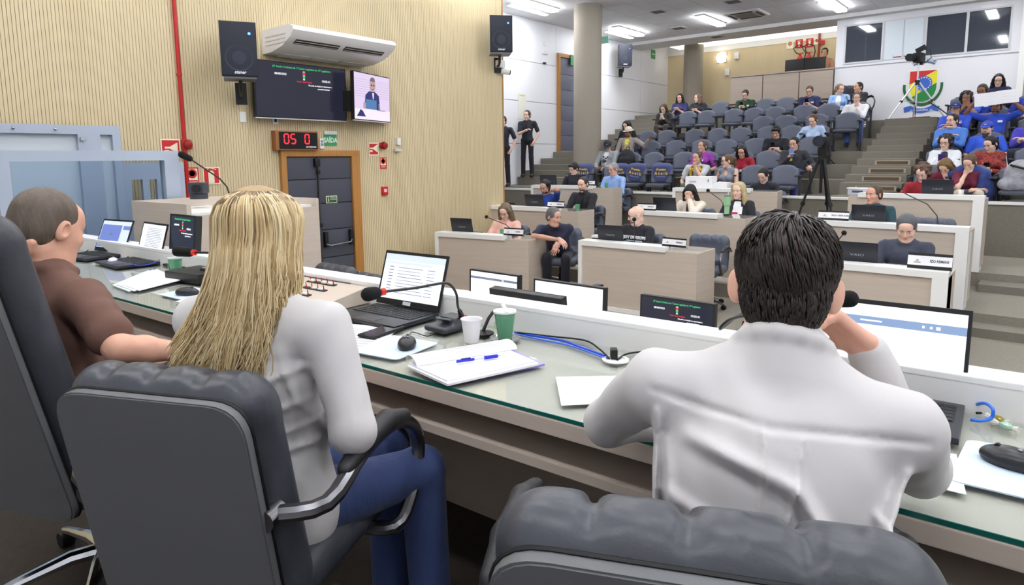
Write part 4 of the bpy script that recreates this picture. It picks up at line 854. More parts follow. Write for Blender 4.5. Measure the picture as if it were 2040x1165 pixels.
p,a=ondesk('R3',.82,.25,0); e=empty('white_cup',p,0,'small white cup on the rear right desk corner','cup'); mb=MB(); mb.lathe([(.03,0),(.04,.06),(.037,.06),(.027,.005),(.0001,.005)],m_wplas,20); mb.build('cup_body',parent=e)
p,a=ondesk('L2',.01,.4,-.041); p=Vector(p); e=empty('black_bag',(p.x-.1,p.y+.55,-.10+.0),a,'black bag beside the second row left desk','bag'); e.location=(-7.25,8.75,-.28)
v=Vol(); v.ell((0,0,.4),(.26,.16,.42),k=.03); v.cap((-.12,0,.82),(.12,0,.82),.06,k=.06); V,Q=v.mesh(.02,1); vmesh('bag_body',[(V,Q,0)],[C((22,22,26),.6)],e); mb=MB(); mb.tube([(-.12,-.02,.8),(-.08,-.03,.9),(.08,-.03,.9),(.12,-.02,.8)],.014,m_black); mb.build('handle',parent=e)
# ================================================================ leather chairs
m_leather=M('black_leather',(68,70,78),.38,bump=(55,.25,.004),var=(14,.5,(56,58,65))); m_shell=M('leather_shell',(96,97,100),.5,bump=(90,.15,.003)); m_leatherg=M('grey_leather',(84,90,104),.34,bump=(55,.25,.004))
def exec_chair(label,loc,rz,top=.98,recl=10,h=.008,mat=None,legs=True,W=.25,arms=True,ax=.05,ay=0,ar=.016):
    e=empty('office_chair',loc,rz,label,'chair'); mat=mat or m_leather
    t=R(recl); zb=.40; L=top-zb
    def bp(x,y,s): return (x,-.235-math.sin(t)*s+math.cos(t)*y,zb+math.cos(t)*s+math.sin(t)*y)     # point on the back: x across, y thickness (front +), s up
    Rm=rotm(recl,0,0)
    v=Vol(); v.box(bp(0,.025,L*.5),(W-.012,.05,L*.5),rd=.045,Rm=Rm,k=.03)
    v.cap(bp(-W+.075,.022,L-.05),bp(W-.075,.022,L-.05),.058,k=.04)
    for sx in (-1,1): v.cap(bp(sx*(W-.045),.045,.06),bp(sx*(W-.052),.04,L-.08),.05,.046,k=.04)
    v.cap(bp(-W+.1,.075,L*.32),bp(W-.1,.075,L*.32),.035,k=.06)
    for x in (-.13,-.02,.1): v.chain([bp(x,-.03,L+.006),bp(x+.004,.0,L+.016),bp(x,.05,L+.008),bp(x-.01,.088,L-.06),bp(x-.012,.10,L-.16)],[.001,.003,.004,.004,.001],k=.022,sub=True)
    for x,d in ((-.08,.012),(.05,-.01),(.16,.012)): v.chain([bp(x,.0,L+.006),bp(x+d,.04,L+.008),bp(x+2*d,.08,L-.03)],[.003,.005,.003],k=.012)
    for q in (.38,.62): v.cap(bp(-W+.05,.102,L*q),bp(W-.05,.102,L*q),.005,k=.014,sub=True)
    V,Q=v.mesh(h,2); b=vmesh('backrest',[(V,Q,0)],[mat],e)
    w=W-.006; pl=rrect([(-w,.0),(w,.0),(w,L-.012),(-w,L-.012)],.075,6); sm=Matrix.Translation(Vector(bp(0,-.045,0)))@Euler((R(90)+t,0,0)).to_matrix().to_4x4()
    mb=MB(); mb.prism(pl,.024,m_shell,mtx=sm,z0=-.02); mb.prism([(a*.985,c*.99+.003) for a,c in pl],.003,m_shell,mtx=sm,z0=.004); mb.build('back_shell',parent=b,smooth=50)
    mb=MB(); 
    for z in (-.016,): mb.tube([sm@Vector((a,c,z)) for a,c in pl+pl[:1]],.0042,m_black,6)
    mb.build('piping',parent=b)
    v=Vol(); v.box((0,.02,.455),(W,.25,.05),rd=.045,k=.02); v.cap((-W+.05,.24,.465),(W-.05,.24,.465),.05,k=.04)
    for sx in (-1,1): v.cap((sx*(W-.04),-.18,.475),(sx*(W-.04),.2,.475),.045,k=.03)
    v.cap((-W+.07,.08,.513),(W-.07,.08,.513),.006,k=.015,sub=True)
    V,Q=v.mesh(h*1.2,2); vmesh('seat',[(V,Q,0)],[mat],e)
    for sx in (-1,1):
        if not arms: break
        X=sx*(W+ax); P=[(sx*(W-.01),-.25+ay,.685),(X,-.2+ay,.695),(X,-.05+ay,.732),(X,.10+ay,.738),(X,.21+ay,.705),(X,.275+ay,.635),(X,.27+ay,.56),(X,.215+ay,.485),(X-.01*sx,.14+ay,.445),(sx*(W-.03),.09,.43)]
        P=[Vector(p) for p in P]; out=[]
        for i in range(len(P)-1):
            p0,p1,p2,p3=P[max(i-1,0)],P[i],P[i+1],P[min(i+2,len(P)-1)]
            for k in range(4): q=k/4; out.append(.5*((2*p1)+(p2-p0)*q+(2*p0-5*p1+4*p2-p3)*q*q+(3*p1-p0-3*p2+p3)*q**3))
        out.append(P[-1]); mb=MB(); mb.tube(out,ar,m_gun,10); mb.cyl(P[0]-Vector((0,.03,0)),P[0]+Vector((0,.02,.002)),ar*1.2,m_gun,12)
        a=mb.build('armrest',parent=e); v=Vol(); v.chain([(X,-.12+ay,.73),(X,-.03+ay,.753),(X,.09+ay,.758),(X,.19+ay,.73)],[.02,.026,.026,.02],k=.01); V,Q=v.mesh(.008,1); vmesh('arm_pad',[(V,Q,0)],[C((28,28,32),.5)],a)
    mb=MB(); mb.cyl((0,0,.06),(0,0,.26),.032,m_black,16); mb.cyl((0,0,.26),(0,0,.40),.024,m_black,16); mb.box((0,0,.4),(.22,.28,.03),m_black,bev=.005); mb.build('gas_column',parent=e)
    if legs:
        for k in range(5):
            a=R(72*k+20); c,s=math.cos(a),math.sin(a); mb=MB(); mb.tube([(0,0,.10),(.1*c,.1*s,.105),(.26*c,.26*s,.075),(.32*c,.32*s,.06)],[.026,.024,.017,.014],m_chrome,10); lg=mb.build('base_leg',parent=e)
            mb=MB(); mb.cyl((.32*c-.02*s,.32*s+.02*c,.028),(.32*c+.02*s,.32*s-.02*c,.028),.028,m_black,16); mb.cyl((.32*c,.32*s,.03),(.32*c,.32*s,.07),.008,m_black,8); mb.build('caster',parent=lg)
    return e
exec_chair('black leather office chair of the blonde woman, nearest on the left',(-1.50,.82,0),25,.97,h=.006,W=.232,ax=.085,ay=-.05,ar=.019)
exec_chair('black leather office chair cut by the bottom edge behind the dark haired man',(-.40,.955,0),24,.985,h=.006,ax=.07)
exec_chair('tall black leather chair of the man in brown at the left edge',(-2.38,.70,0),22,1.28,recl=13,h=.008,W=.27)
oc=exec_chair('office chair back before the padded door',(-4.34,2.72,-.47),178,1.04,h=.013)
c2=copy_tree(oc); c2.location=(-3.70,2.62,-.47); tag(c2,'dark chair top just visible above the ledge right of the padded door','chair')
gc=exec_chair('empty grey leather chair at the front middle desk',(-3.30,7.72,-.47),186,.87,h=.012,mat=m_leatherg,recl=8)
def council_chair(x,y,z,rz,lab):
    c=copy_tree(gc); c.location=(x,y,z); c.rotation_euler=(0,0,R(rz)); tag(c,lab,'chair')
def chair_for(P,z,lab,back=.06):
    a=P['o'].rotation_euler.z; council_chair(P['root'][0]-math.sin(a)*back,P['root'][1]+math.cos(a)*back,z,math.degrees(a),lab)
council_chair(-5.64,7.62,-.47,200,'grey leather chair partly hidden between woman in peach and man in navy')
council_chair(-1.72,7.72,-.47,184,'empty grey leather chair at the front right desk')
council_chair(-1.10,9.45,-.28,184,'empty grey leather chair at the second row right desk')
c=copy_tree(oc); c.location=(-3.72,17.35,2.02); c.rotation_euler=(0,0,R(215)); tag(c,'black high back office chair beside the crest wall','chair')
# ================================================================ auditorium seats
m_seat=M('seat_fabric',(98,103,119),.6,bump=(150,.15,.002)); m_seatd=C((52,54,62),.5)
def make_seat():
    e=empty('auditorium_seat'); v=Vol()
    for i in range(-3,4):
        x=i*.066; v.cap((x,-.02+.045*(i/3)**2*-1,.50),(x,.02-.045*(i/3)**2,.80-.065*abs(i/3)**2.5),.046,.042,k=.04)
    V,Q=v.mesh(.017,2); b=vmesh('backrest',[(V,Q,0)],[m_seat],e)
    v=Vol(); v.box((0,-.22,.43),(.21,.19,.032),rd=.03,k=.02); v.cap((-.14,-.38,.43),(.14,-.38,.43),.033,k=.03); V,Q=v.mesh(.016,2); vmesh('seat_cushion',[(V,Q,0)],[C((76,80,92),.6)],e)
    for s in (-1,1):
        mb=MB(); mb.box((s*.262,-.18,.64),(.05,.3,.03),m_seatd,bev=.01); mb.box((s*.262,-.05,.33),(.03,.07,.62),m_seatd,bev=.006); mb.box((s*.262,-.08,.012),(.06,.26,.024),m_seatd,bev=.005); mb.build('armrest',parent=e)
    mb=MB(); mb.box((0,.03,.62),(.36,.02,.2),m_seatd,bev=.01); mb.build('back_plate',parent=e); return e
seat0=make_seat(); seat_used=[0]
ROWN=['front','second','third','fourth','fifth','sixth','rear']
def put_seat(k,x,rz,label):
    if not seat_used[0]: s=seat0; seat_used[0]=1
    else: s=copy_tree(seat0)
    s.location=(x,YB(k)+.0,ZT(k)); s.rotation_euler=(0,0,R(rz)); tag(s,label,'seat','auditorium seats'); return s
ordn=['first','second','third','fourth','fifth','sixth','seventh','eighth','ninth','tenth','eleventh']
LS={0:[-3.75,-4.32,-4.85,-5.4,-6.2,-6.79,-7.34,-8.1],1:[-3.79,-4.33,-4.86,-5.58,-6.1,-6.81,-7.37,-7.88],2:[-3.77,-4.36,-4.87,-5.51,-6.05,-6.68,-7.3,-7.85],3:[-3.87,-4.37,-4.88,-5.49,-6.03,-6.59,-7.3,-7.82,-8.33],4:[-3.48,-4.1,-4.76,-5.27],5:[-3.45,-4.07,-4.6,-5.27,-5.77,-6.27,-6.98,-7.5,-8.12],6:[-4.05,-4.67,-5.27,-5.77,-6.3,-6.95,-7.52,-8.07]}
RS={0:[-1.5,-.95,-.38,.2],1:[-1.45,-.85,-.25,.35],2:[-1.45,-.9,-.33,.25],3:[-1.45,-.88,-.3,.3],4:[-1.45,-.95,-.38,.2],5:[-1.5,-.94,-.35,.2]}
for k,xs in LS.items():
    for i,x in enumerate(xs):
        put_seat(k,x,-(x+3)*1.2*.6,'grey auditorium seat left of the aisle, %s row up, %s from the aisle'%(ROWN[k],ordn[i]))
for k in range(6):
    for i in range(4):
        x=RS[k][i]; put_seat(k,x,-2,'grey auditorium seat right of the aisle, %s row up, %s from the aisle'%(ROWN[k],ordn[i]))
# seat covers with yellow lettering on the front row backs
m_cover=M('cover_cloth',(78,84,128),.75,bump=(60,.3,.004)); m_yel=C((224,190,70),.6)
for x,lab in ((-8.1,'navy seat cover with yellow lettering farthest left'),(-7.2,'navy seat cover with yellow lettering behind the grey haired man'),(-6.79,'navy seat cover with yellow lettering, tilted, left of two together'),(-6.2,'navy seat cover with yellow lettering, right of two together')):
    e=empty('seat_cover',(x,YB(0),ZT(0)),4 if 'tilted' not in lab else 6,lab,'seat cover'); v=Vol(); v.box((0,-.025,.655),(.225,.06,.185),rd=.055,k=.02); v.cap((-.1,-.02,.8),(.1,-.02,.8),.075,k=.05); V,Q=v.mesh(.017,1); vmesh('cloth',[(V,Q,0)],[m_cover],e)
    tr=Matrix.Rotation(R(-9 if 'tilted' in lab else 0),4,'Y')
    mm=frame((0,-.101,.74),(1,0,0),(0,-1,.05))@Matrix.Rotation(R(-10 if 'tilted' in lab else 0),4,'Z'); text('lettering','Previsio',.065,m_yel,mm,e,depth=.003,bold=.002); text('lettering','A t e i b',.085,m_yel,mm@Matrix.Translation((0,-.08,0)),e,depth=.003,bold=.002)
    mb=MB(); mb.span((-.1,-.15,-.001),(.1,-.143,.003),C((190,190,205),.6),mtx=mm); mb.build('small_print',parent=e,smooth=0)
# ================================================================ loudspeakers
def speaker(label,loc,rz,s=1.0,tilt=0):
    e=empty('loudspeaker',loc,rz,label,'loudspeaker')        # faces -y
    e.rotation_euler=(R(tilt),0,R(rz))
    mb=MB(); W,H,D=.36*s,.56*s,.34*s
    mb.prism([(-W/2,-D/2),(W/2,-D/2),(W*.36,D/2),(-W*.36,D/2)],H,m_dark,z0=-H/2); mb.build('cabinet',parent=e,smooth=0)
    mb=MB(); mb.box((0,-D/2-.006,0),(W*.96,.014,H*.97),M('grille',(24,28,44),.6,bump=(300,.4,.002)),bev=.005); g=mb.build('grille',parent=e)
    mb=MB(); mb.lathe([(.135*s,0),(.14*s,.003),(.11*s,-.001),(.05*s,.002)],C((34,38,56),.5),32,frame((0,-D/2-.012,-.09*s),(1,0,0),(0,-1,0))); mb.build('woofer_ring',parent=g)
    mb=MB(); mb.ball((.11*s,-D/2-.014,.16*s),.014,M('blue_led',(60,110,255),.4,emit=6),12); mb.build('blue_light',parent=g)
    text('lettering','staner',.045*s,C((225,225,230),.4),frame((0,-D/2-.0135,-H*.43),(1,0,0),(0,-1,0)),g,bold=.001,shear=.3)
    mb=MB(); mb.box((-W*.4,-.0,.06),(.02,.08,.05),m_black); mb.box((-W*.4,0,-.1),(.02,.05,.05),m_black); mb.build('side_handle',parent=e,smooth=0)
    mb=MB(); mb.box((0,0,-H/2-.012),(W*.9,D*.9,.02),C((110,112,118),.4)); mb.tube([(0,.05,-H/2-.02),(0,.06,-H/2-.12),(0,.16,-H/2-.16),(0,.36,-H/2-.15)],.02,m_black,8); mb.box((0,.37,-H/2-.13),(.12,.03,.24),m_black,bev=.005); mb.build('wall_arm',parent=e); return e
speaker('black wall loudspeaker left of the white air conditioner',(-6.72,3.62,2.545),62,.98)
speaker('black loudspeaker on the end of the slatted wall',(-6.85,8.02,3.31),48,.98)
speaker('black loudspeaker on the white wall half behind the pillar',(-9.78,16.95,4.30),44,1.08)
e=empty('security_camera',(-7.130,8.316,2.865),0,'white security camera under the loudspeaker on the slatted wall end','camera'); mb=MB(); mb.box((.05,-.02,.06),(.1,.14,.12),m_wplas,bev=.015); mb.build('bracket',parent=e); mb=MB(); mb.cyl((.02,.02,-.04),(.1,.14,-.06),.045,m_wplas,16); cb=mb.build('camera_body',parent=e); mb=MB(); mb.cyl((.1,.14,-.06),(.11,.155,-.062),.038,m_black,16); mb.build('lens',parent=cb)
# ================================================================ televisions
tv=empty('wall_television',(-7.0,4.55,2.21),0,'large dark television with session slide on the slatted wall','television')
m=frame((0,0,0),(0,1,0),(1,0,-.03)); mb=MB(); mb.span((-.62,-.325,-.05),(.62,.325,0),m_black,mtx=m,bev=.004); mb.build('case',parent=tv)
mb=MB(); mb.span((-.62,-.33,-.03),(.62,-.318,.004),C((200,202,206),.3),mtx=m); mb.build('bottom_trim',parent=tv,smooth=0)
screen_session(1.21,.62,m@Matrix.Translation((0,.002,.001)),tv)
mb=MB(); mb.span((-.2,-.2,-.15),(.2,.2,-.05),m_black,mtx=m); mb.build('wall_mount',parent=tv,smooth=0)
t2=empty('wall_television',(-6.92,5.53,2.2),0,'television turned aside showing a man speaking, right of the dark one','television')
m=frame((0,0,0),(-.33,.94,0),(.94,.33,-.02)); W,H=.86,.60
mb=MB(); mb.span((-W/2,-H/2,-.05),(W/2,H/2,0),m_black,mtx=m,bev=.004); mb.build('case',parent=t2)
mb=MB(); q=lambda x0,y0,x1,y1,mat,z=.002: mb.span((x0*W,y0*H,.0005),(x1*W,y1*H,z),mat,mtx=m)
m_lil=M('screen_lilac',(224,206,236),.5,emit=.78); m_lil2=M('screen_lilac_light',(240,226,244),.5,emit=.82); m_navys=M('screen_navy',(44,52,128),.5,emit=.5); m_skins=M('screen_skin',(206,170,176),.5,emit=.6); m_lap=M('screen_laptop',(92,140,200),.5,emit=.55)
q(-.49,-.48,.49,.48,m_lil,.001); q(-.49,-.48,.49,-.26,m_lil2)
for i in range(8): q(-.48,.0+.05*i,.48,.006+.05*i,C((206,188,222),.5,emit=.55),.0015)
mb.prism([(-.24*W,-.25*H),(.2*W,-.25*H),(.17*W,.05*H),(.06*W,.13*H),(-.1*W,.13*H),(-.2*W,.04*H)],.001,m_navys,mtx=m,z0=.002)
mb.prism([(-.07*W,.12*H),(.04*W,.12*H),(.075*W,.24*H),(.06*W,.38*H),(.0,.42*H),(-.07*W,.39*H),(-.085*W,.25*H)],.001,m_skins,mtx=m,z0=.003)
mb.prism([(-.075*W,.34*H),(.065*W,.34*H),(.05*W,.41*H),(0,.435*H),(-.06*W,.41*H)],.001,C((120,112,120),.5,emit=.6),mtx=m,z0=.004)
q(-.05,.245,-.01,.275,C((70,60,80),.5,emit=.4),.0045); q(.015,.245,.05,.275,C((70,60,80),.5,emit=.4),.0045); q(-.03,.17,.03,.185,C((130,80,90),.5,emit=.5),.0045)
mb.prism([(-.02*W,.1*H),(.03*W,.1*H),(.02*W,-.02*H),(-.0*W,-.04*H)],.001,m_lil2,mtx=m,z0=.0032)
q(-.2,-.25,.1,-.05,m_lap,.004); q(.16,-.26,.175,-.12,m_skins,.004); q(-.26,-.25,-.2,-.12,m_skins,.004)
mb.prism([(-.44*W,-.42*H),(-.2*W,-.42*H),(-.28*W,-.3*H),(-.34*W,-.27*H),(-.38*W,-.34*H)],.001,m_navys,mtx=m,z0=.002); q(.2,-.38,.36,-.35,C((60,60,80),.5,emit=.3)); q(.12,-.27,.34,-.25,m_scrtxt,.004)
mb.build('screen',parent=t2,smooth=0)
mb=MB(); mb.span((-.5*W-.05,-.2,-.13),(-.2,.05,-.05),m_black,mtx=m); mb.span((-W/2,-H/2-.012,-.03),(W/2,-H/2,.003),C((190,192,196),.3),mtx=m); mb.build('wall_mount',parent=t2,smooth=0)
# ================================================================ air conditioner
ac=empty('air_conditioner',(-7.15,4.86,2.76),0,'long white split air conditioner on the slatted wall','air conditioner')
m_acw=C((238,238,240),.3); L0,L1=-.72,.73
prof=[(.0,.12),(.57,.125),(.64,.10),(.655,.06),(.60,.0),(.42,-.09),(.2,-.135),(.0,-.14)]
mb=MB(); mb.prism(prof,L1-L0,m_acw,mtx=Matrix.Translation((0,L0,0))@Matrix(((1,0,0,0),(0,0,1,0),(0,1,0,0),(0,0,0,1)))); b=mb.build('body',parent=ac,smooth=25)
for y in (L0-.006,L1):
    mb=MB()
    for j in range(3): mb.span((.08,y,-.06+.045*j),(.5,y+.006,-.05+.045*j),C((214,214,220),.4))
    mb.build('side_ribs',parent=b,smooth=0)
d=Vector((-.18,0,-.09)).normalized(); n=Vector((.09,0,-.18)).normalized(); mA=frame((.52,0,-.045),(0,1,0),n)
for s in (-1,1):
    mb=MB(); c=s*.33; mb.span((c-.29,-.04,-.004),(c+.29,.04,.004),C((60,58,56),.6),mtx=mA)
    for j in range(2): mb.box((c,-.02+.04*j,.008),(.58,.014,.004),C((176,174,170),.4),mtx=mA,rot=(25,0,0))
    for j in range(9): mb.box((c-.25+.0625*j,.0,.002),(.006,.07,.008),C((24,24,24),.5),mtx=mA)
    mb.build('louvre',parent=ac,smooth=0)
n2=Vector((.045,0,-.22)).normalized(); mB=frame((.17,0,-.138),(0,1,0),n2)
mb=MB()
for j in range(3): mb.span((-.6+.42*j,-.09,0),(-.2+.42*j,.02,.006),C((222,222,222),.4),mtx=mB)
mb.build('intake_filter',parent=ac,smooth=0)
# ================================================================ wheelchair lift / grey partition booth
m_lift=C((168,178,194),.4); m_pane=glassmat('smoke_pane',(222,230,238),1.35,.05); m_lpan=C((206,214,221),.5)
lf=empty('platform_lift',(-6.3,1.8,-.47),0,'grey metal partition booth with translucent panels at the left wall','lift')
mb=MB()
for y0,y1 in ((-.45,-.35),(.27,.45),(.55,.62)): mb.span((-.55,y0+.0,0),(-.45,y1,2.19),m_lift,bev=.004)
mb.span((-.55,-1.6,2.12),(-.45,.62,2.2),m_lift); mb.span((-.55,-1.6,0),(-.45,.62,.2),m_lift); mb.span((-.55,-1.6,0),(-.45,-1.5,2.2),m_lift)
mb.build('rear_frame',parent=lf,smooth=0)
mb=MB(); mb.span((-.52,-1.5,.2),(-.5,-.35,2.12),m_lpan); mb.span((-.52,-.35,.2),(-.5,.27,2.12),m_lpan); mb.span((-.52,.45,.2),(-.5,.55,2.12),m_lpan); mb.build('rear_panel',parent=lf,smooth=0)
mb=MB(); mb.span((.45,.58,0),(.55,.70,1.96),m_lift,bev=.004); mb.span((.45,-1.6,1.88),(.55,.70,1.96),m_lift); mb.span((.45,-.56,0),(.55,-.48,1.9),m_lift); mb.span((.45,-1.6,.3),(.55,.6,.4),m_lift); mb.build('front_frame',parent=lf,smooth=0)
mb=MB(); mb.span((.49,-1.6,.4),(.5,-.56,1.88),m_pane); mb.span((.49,-.48,.4),(.5,.58,1.88),m_pane); mb.build('front_pane',parent=lf,smooth=0)
mb=MB()
for y0,y1 in ((.62,.7),(.80,.86),(.93,.99),(1.12,1.2)): mb.span((-.55,y0,0),(-.5,y1,1.84),m_lift)
mb.span((-.55,.62,1.7),(-.5,1.2,1.86),m_lift); mb.span((-.55,.62,0),(-.5,1.2,.25),m_lift); mb.build('barred_gate',parent=lf,smooth=0)
mb=MB(); mb.box((-.44,.3,2.08),(.03,.03,.03),m_steel); 
for y in (-.2,.1,-.9): mb.ball((-.44,y,2.16),.012,m_steel,8)
mb.build('bolts',parent=lf)
# ================================================================ lectern with microphone and camera
le=empty('lectern',(-5.30,2.72,-.47),4,'taupe wooden lectern with open shelf left of the head table','lectern')
mb=MB(); H=1.56
mb.span((-.42,-.62,0),(.42,-.585,H),m_lam); mb.span((-.42,-.585,0),(-.385,.55,H),m_lam); mb.span((-.385,.52,0),(.42,.55,H-.02),m_lam); mb.build('side_panels',parent=le,smooth=0)
mb=MB(); mb.span((-.385,-.585,H-.10),(.36,.52,H-.075),m_white); mb.span((-.385,-.585,H-.32),(.3,.52,H-.30),m_lam2); mb.build('shelf',parent=le,smooth=0)
mb=MB(); mb.span((.385,-.20,0),(.42,.55,H-.09),m_lam); mb.span((.385,-.585,0),(.42,-.40,H-.09),m_lam) ; mb.span((.385,-.4,0),(.42,-.2,H-.36),m_lam); mb.build('front_panels',parent=le,smooth=0)
mb=MB(); mb.span((.1,-.45,H-.3),(.12,-.15,H-.11),C((150,110,70),.6)); mb.build('inner_back',parent=le,smooth=0)
o=Vector((-5.735,2.926,1.040)); e=empty('gooseneck_microphone',o,0,'long gooseneck microphone rising from the lectern','microphone')
P=[Vector((0,0,-.02)),Vector((-5.588,2.848,1.085))-o,Vector((-5.619,2.838,1.173))-o,Vector((-5.623,2.782,1.246))-o,Vector((-5.641,2.652,1.344))-o,Vector((-5.635,2.540,1.422))-o]
mb=MB(); mb.tube(P,.007,C((40,40,44),.4),8); mb.build('gooseneck',parent=e); a=P[-1]; t=Vector((-5.638,2.477,1.456))-o; v=Vol(); v.cap(a,t,.026,.03); V,Q=v.mesh(.008,1); vmesh('windscreen',[(V,Q,0)],[m_foam],e); mb=MB(); mb.cyl((0,0,-.03),(0,0,.03),.022,m_steel,12); mb.build('socket',parent=e)
o=Vector((-5.445,2.508,1.090)); e=empty('conference_camera',o,0,'small dark pan tilt camera standing on the lectern','camera'); mb=MB(); mb.lathe([(.07,0),(.07,.04),(.05,.05)],C((50,52,60),.4),20); mb.build('camera_base',parent=e); mb=MB(); mb.box((0,0,.09),(.13,.11,.09),C((58,60,70),.4),rot=(0,0,40),bev=.015); cb=mb.build('camera_head',parent=e); mb=MB(); mb.cyl((.05,-.04,.09),(.075,-.06,.09),.032,m_black,16); mb.build('lens',parent=cb)
# ================================================================ video camera on tripod (hall)
def tripod_legs(e,top,spread,rot,r,mat,joint=None,n=3,zb=0):
    for k in range(n):
        a=R(rot+120*k); f=Vector((spread*math.cos(a),spread*math.sin(a),zb)); t=Vector((.05*math.cos(a),.05*math.sin(a),top)); mb=MB(); mb.tube([t,t.lerp(f,.5)],r,mat,8); mb.tube([t.lerp(f,.5),f],r*.75,mat,8); lg=mb.build('tripod_leg',parent=e)
        mb=MB(); c=t.lerp(f,.5); mb.cyl(c-(f-t)*.02,c+(f-t)*.02,r*1.7,m_black,10); mb.ball(f,r*1.6,joint or m_black,8); mb.build('leg_lock',parent=lg)
p=Vector((-2.866,11.292,1.673)); px,py=p.x,p.y
e=empty('video_camera_tripod',(px,py,-.10),0,'tall black tripod in the gap between the rear desks','tripod'); tripod_legs(e,1.44,.46,200,.02,m_black)
mb=MB(); mb.cyl((0,0,.9),(0,0,1.5),.022,m_black,12); mb.cyl((0,0,1.42),(0,0,1.5),.06,m_black,14); mb.box((0,0,1.57),(.12,.14,.13),m_black,bev=.01); mb.tube([(.03,.05,1.52),(.1,.35,1.36)],.01,m_black); mb.build('head_column',parent=e)
e=empty('video_camera',(px,py,1.49),8,'black professional video camera on the tall tripod','camera')
mb=MB(); mb.box((.05,.06,.13),(.13,.34,.15),m_black,bev=.015); mb.box((.06,.1,.24),(.05,.26,.035),m_black,bev=.01); mb.tube([(.06,-.02,.2),(.06,-.04,.25),(.06,.2,.25)],.015,m_black); mb.build('camera_body',parent=e)
mb=MB(); mb.cyl((-.02,-.12,.13),(-.03,-.34,.13),.065,m_black,20,r2=.085); mb.cyl((-.03,-.342,.13),(-.03,-.346,.13),.07,C((30,34,50),.05),20); mb.build('lens',parent=e)
mb=MB(); mb.box((.2,.0,.2),(.12,.02,.09),m_black,bev=.006); mb.cyl((.05,-.18,.25),(.05,.04,.25),.02,m_foam,10); mb.build('viewfinder',parent=e)
# camera on silver tripod on the stage
p=Vector((-2.440,17.000,2.092)); 
e=empty('silver_tripod',(p.x,17.0,2.16),0,'silver tripod with wide legs before the crest wall','tripod'); tripod_legs(e,.80,.62,-18,.018,C((196,198,204),.3,metal=.6),m_wplas)
mb=MB(); mb.cyl((0,0,.3),(0,0,1.22),.016,C((196,198,204),.3,metal=.6),10); mb.cyl((0,0,.76),(0,0,.86),.05,m_black,12); mb.cyl((0,0,.1),(0,0,.72),.01,m_black,8); mb.ball((0,0,.06),.02,m_red,8); mb.build('centre_column',parent=e)
mb=MB(); 
for k in range(3): a=R(-18+120*k); mb.tube([(0,0,.38),(.33*math.cos(a),.33*math.sin(a),.42)],.006,C((196,198,204),.3,metal=.6),6)
mb.build('spreader',parent=e)
e=empty('broadcast_camera',(p.x,17.0,3.38),-10,'black camera with monitor on the silver tripod','camera'); mb=MB(); mb.box((0,0,.12),(.16,.3,.2),m_black,bev=.02); mb.box((.02,.05,.02),(.1,.1,.1),m_black,bev=.01); mb.build('camera_body',parent=e); mb=MB(); mb.cyl((-.06,-.12,.12),(-.09,-.34,.11),.08,m_black,16); mb.build('lens',parent=e); mb=MB(); mb.box((.03,-.02,.3),(.2,.06,.1),m_black,rot=(0,-25,0),bev=.01); mb.tube([(.1,0,.28),(.2,.02,.26),(.22,.05,.1),(.08,.08,.0)],.008,m_black); mb.build('viewfinder',parent=e)
cable('black cable trailing from the silver tripod to the seats',[(-2.189,16.900,2.530),(-1.984,16.800,2.385),(-1.726,16.600,2.184),(-1.424,16.200,2.073)],.012,m_black)
cable('coil of black cable on the stage beneath the silver tripod',[(-2.5,16.62,2.18),(-2.2,16.55,2.18),(-2.0,16.7,2.18),(-2.3,16.8,2.18),(-2.5,16.7,2.19),(-2.1,16.52,2.19)],.014,m_black)
# light stand by the rear door
e=empty('light_stand',(-9.55,14.95,1.555),0,'thin black stand with folded umbrella before the rear padded door','stand'); mb=MB(); mb.cyl((0,0,0),(0,0,2.05),.018,m_black,8)
for k in range(3): a=R(120*k+15); mb.tube([(0,0,.55),(.2*math.cos(a),.2*math.sin(a),.0)],.012,m_black,6)
mb.build('pole',parent=e); mb=MB(); mb.ball((0,0,2.08),.09,m_black,12); mb.cyl((0,-.05,2.0),(0,-.1,1.9),.05,m_black,12); mb.build('lamp_head',parent=e); mb=MB(); mb.cyl((0,-.02,1.15),(.02,-.03,.75),.03,m_black,8,r2=.07); mb.tube([(.0,-.02,1.15),(.1,-.02,.85)],.015,m_black,6); mb.build('folded_umbrella',parent=e)
# ================================================================ crest on the back wall
cr=empty('municipal_crest',(-2.47,17.995,3.0),0,'coloured municipal coat of arms on the white back wall','crest'); mC=frame((0,0,0),(1,0,0),(0,-1,0))
m_cr=C((196,44,40),.5); m_cy=C((226,216,40),.5); m_cg=C((28,128,60),.5); m_cb=C((52,96,190),.5); m_cdg=C((24,92,52),.5); m_cgr=C((176,184,196),.5)
def shp(name,poly,mat,z,par=cr): mb=MB(); mb.prism(poly,.006,mat,mtx=mC,z0=z); return mb.build(name,parent=par,smooth=0)
def arc(cx,cy,rx,ry,a0,a1,n=18): return [(cx+rx*math.cos(R(a0+(a1-a0)*i/n)),cy+ry*math.sin(R(a0+(a1-a0)*i/n))) for i in range(n+1)]
shp('shield_rim',[(-.29,.34),(.29,.34),(.29,-.05)]+arc(0,-.05,.29,.36,0,-180)+[(-.29,.34)][:0],m_wplas,0)
shp('red_field',[(-.27,.32),(.26,.32),(-.27,.02)],m_cr,.006)
yl=[(.27,.315),(.27,.03),(-.2,-.27),(-.27,-.08),(-.27,.02)]; shp('yellow_band',yl,m_cy,.0055)
shp('green_field',[(.27,.03),(.27,-.05)]+arc(0,-.05,.27,.34,0,-140),m_cg,.007)
b=shp('blue_disc',arc(.02,.03,.165,.165,0,350,30),m_cb,.014)
mb=MB()
for k in range(16): a=2*math.pi*k/16; mb.box((.02+.135*math.cos(a),.03+.135*math.sin(a),.022),(.022,.022,.004),m_wplas,mtx=mC,rot=(0,0,45))
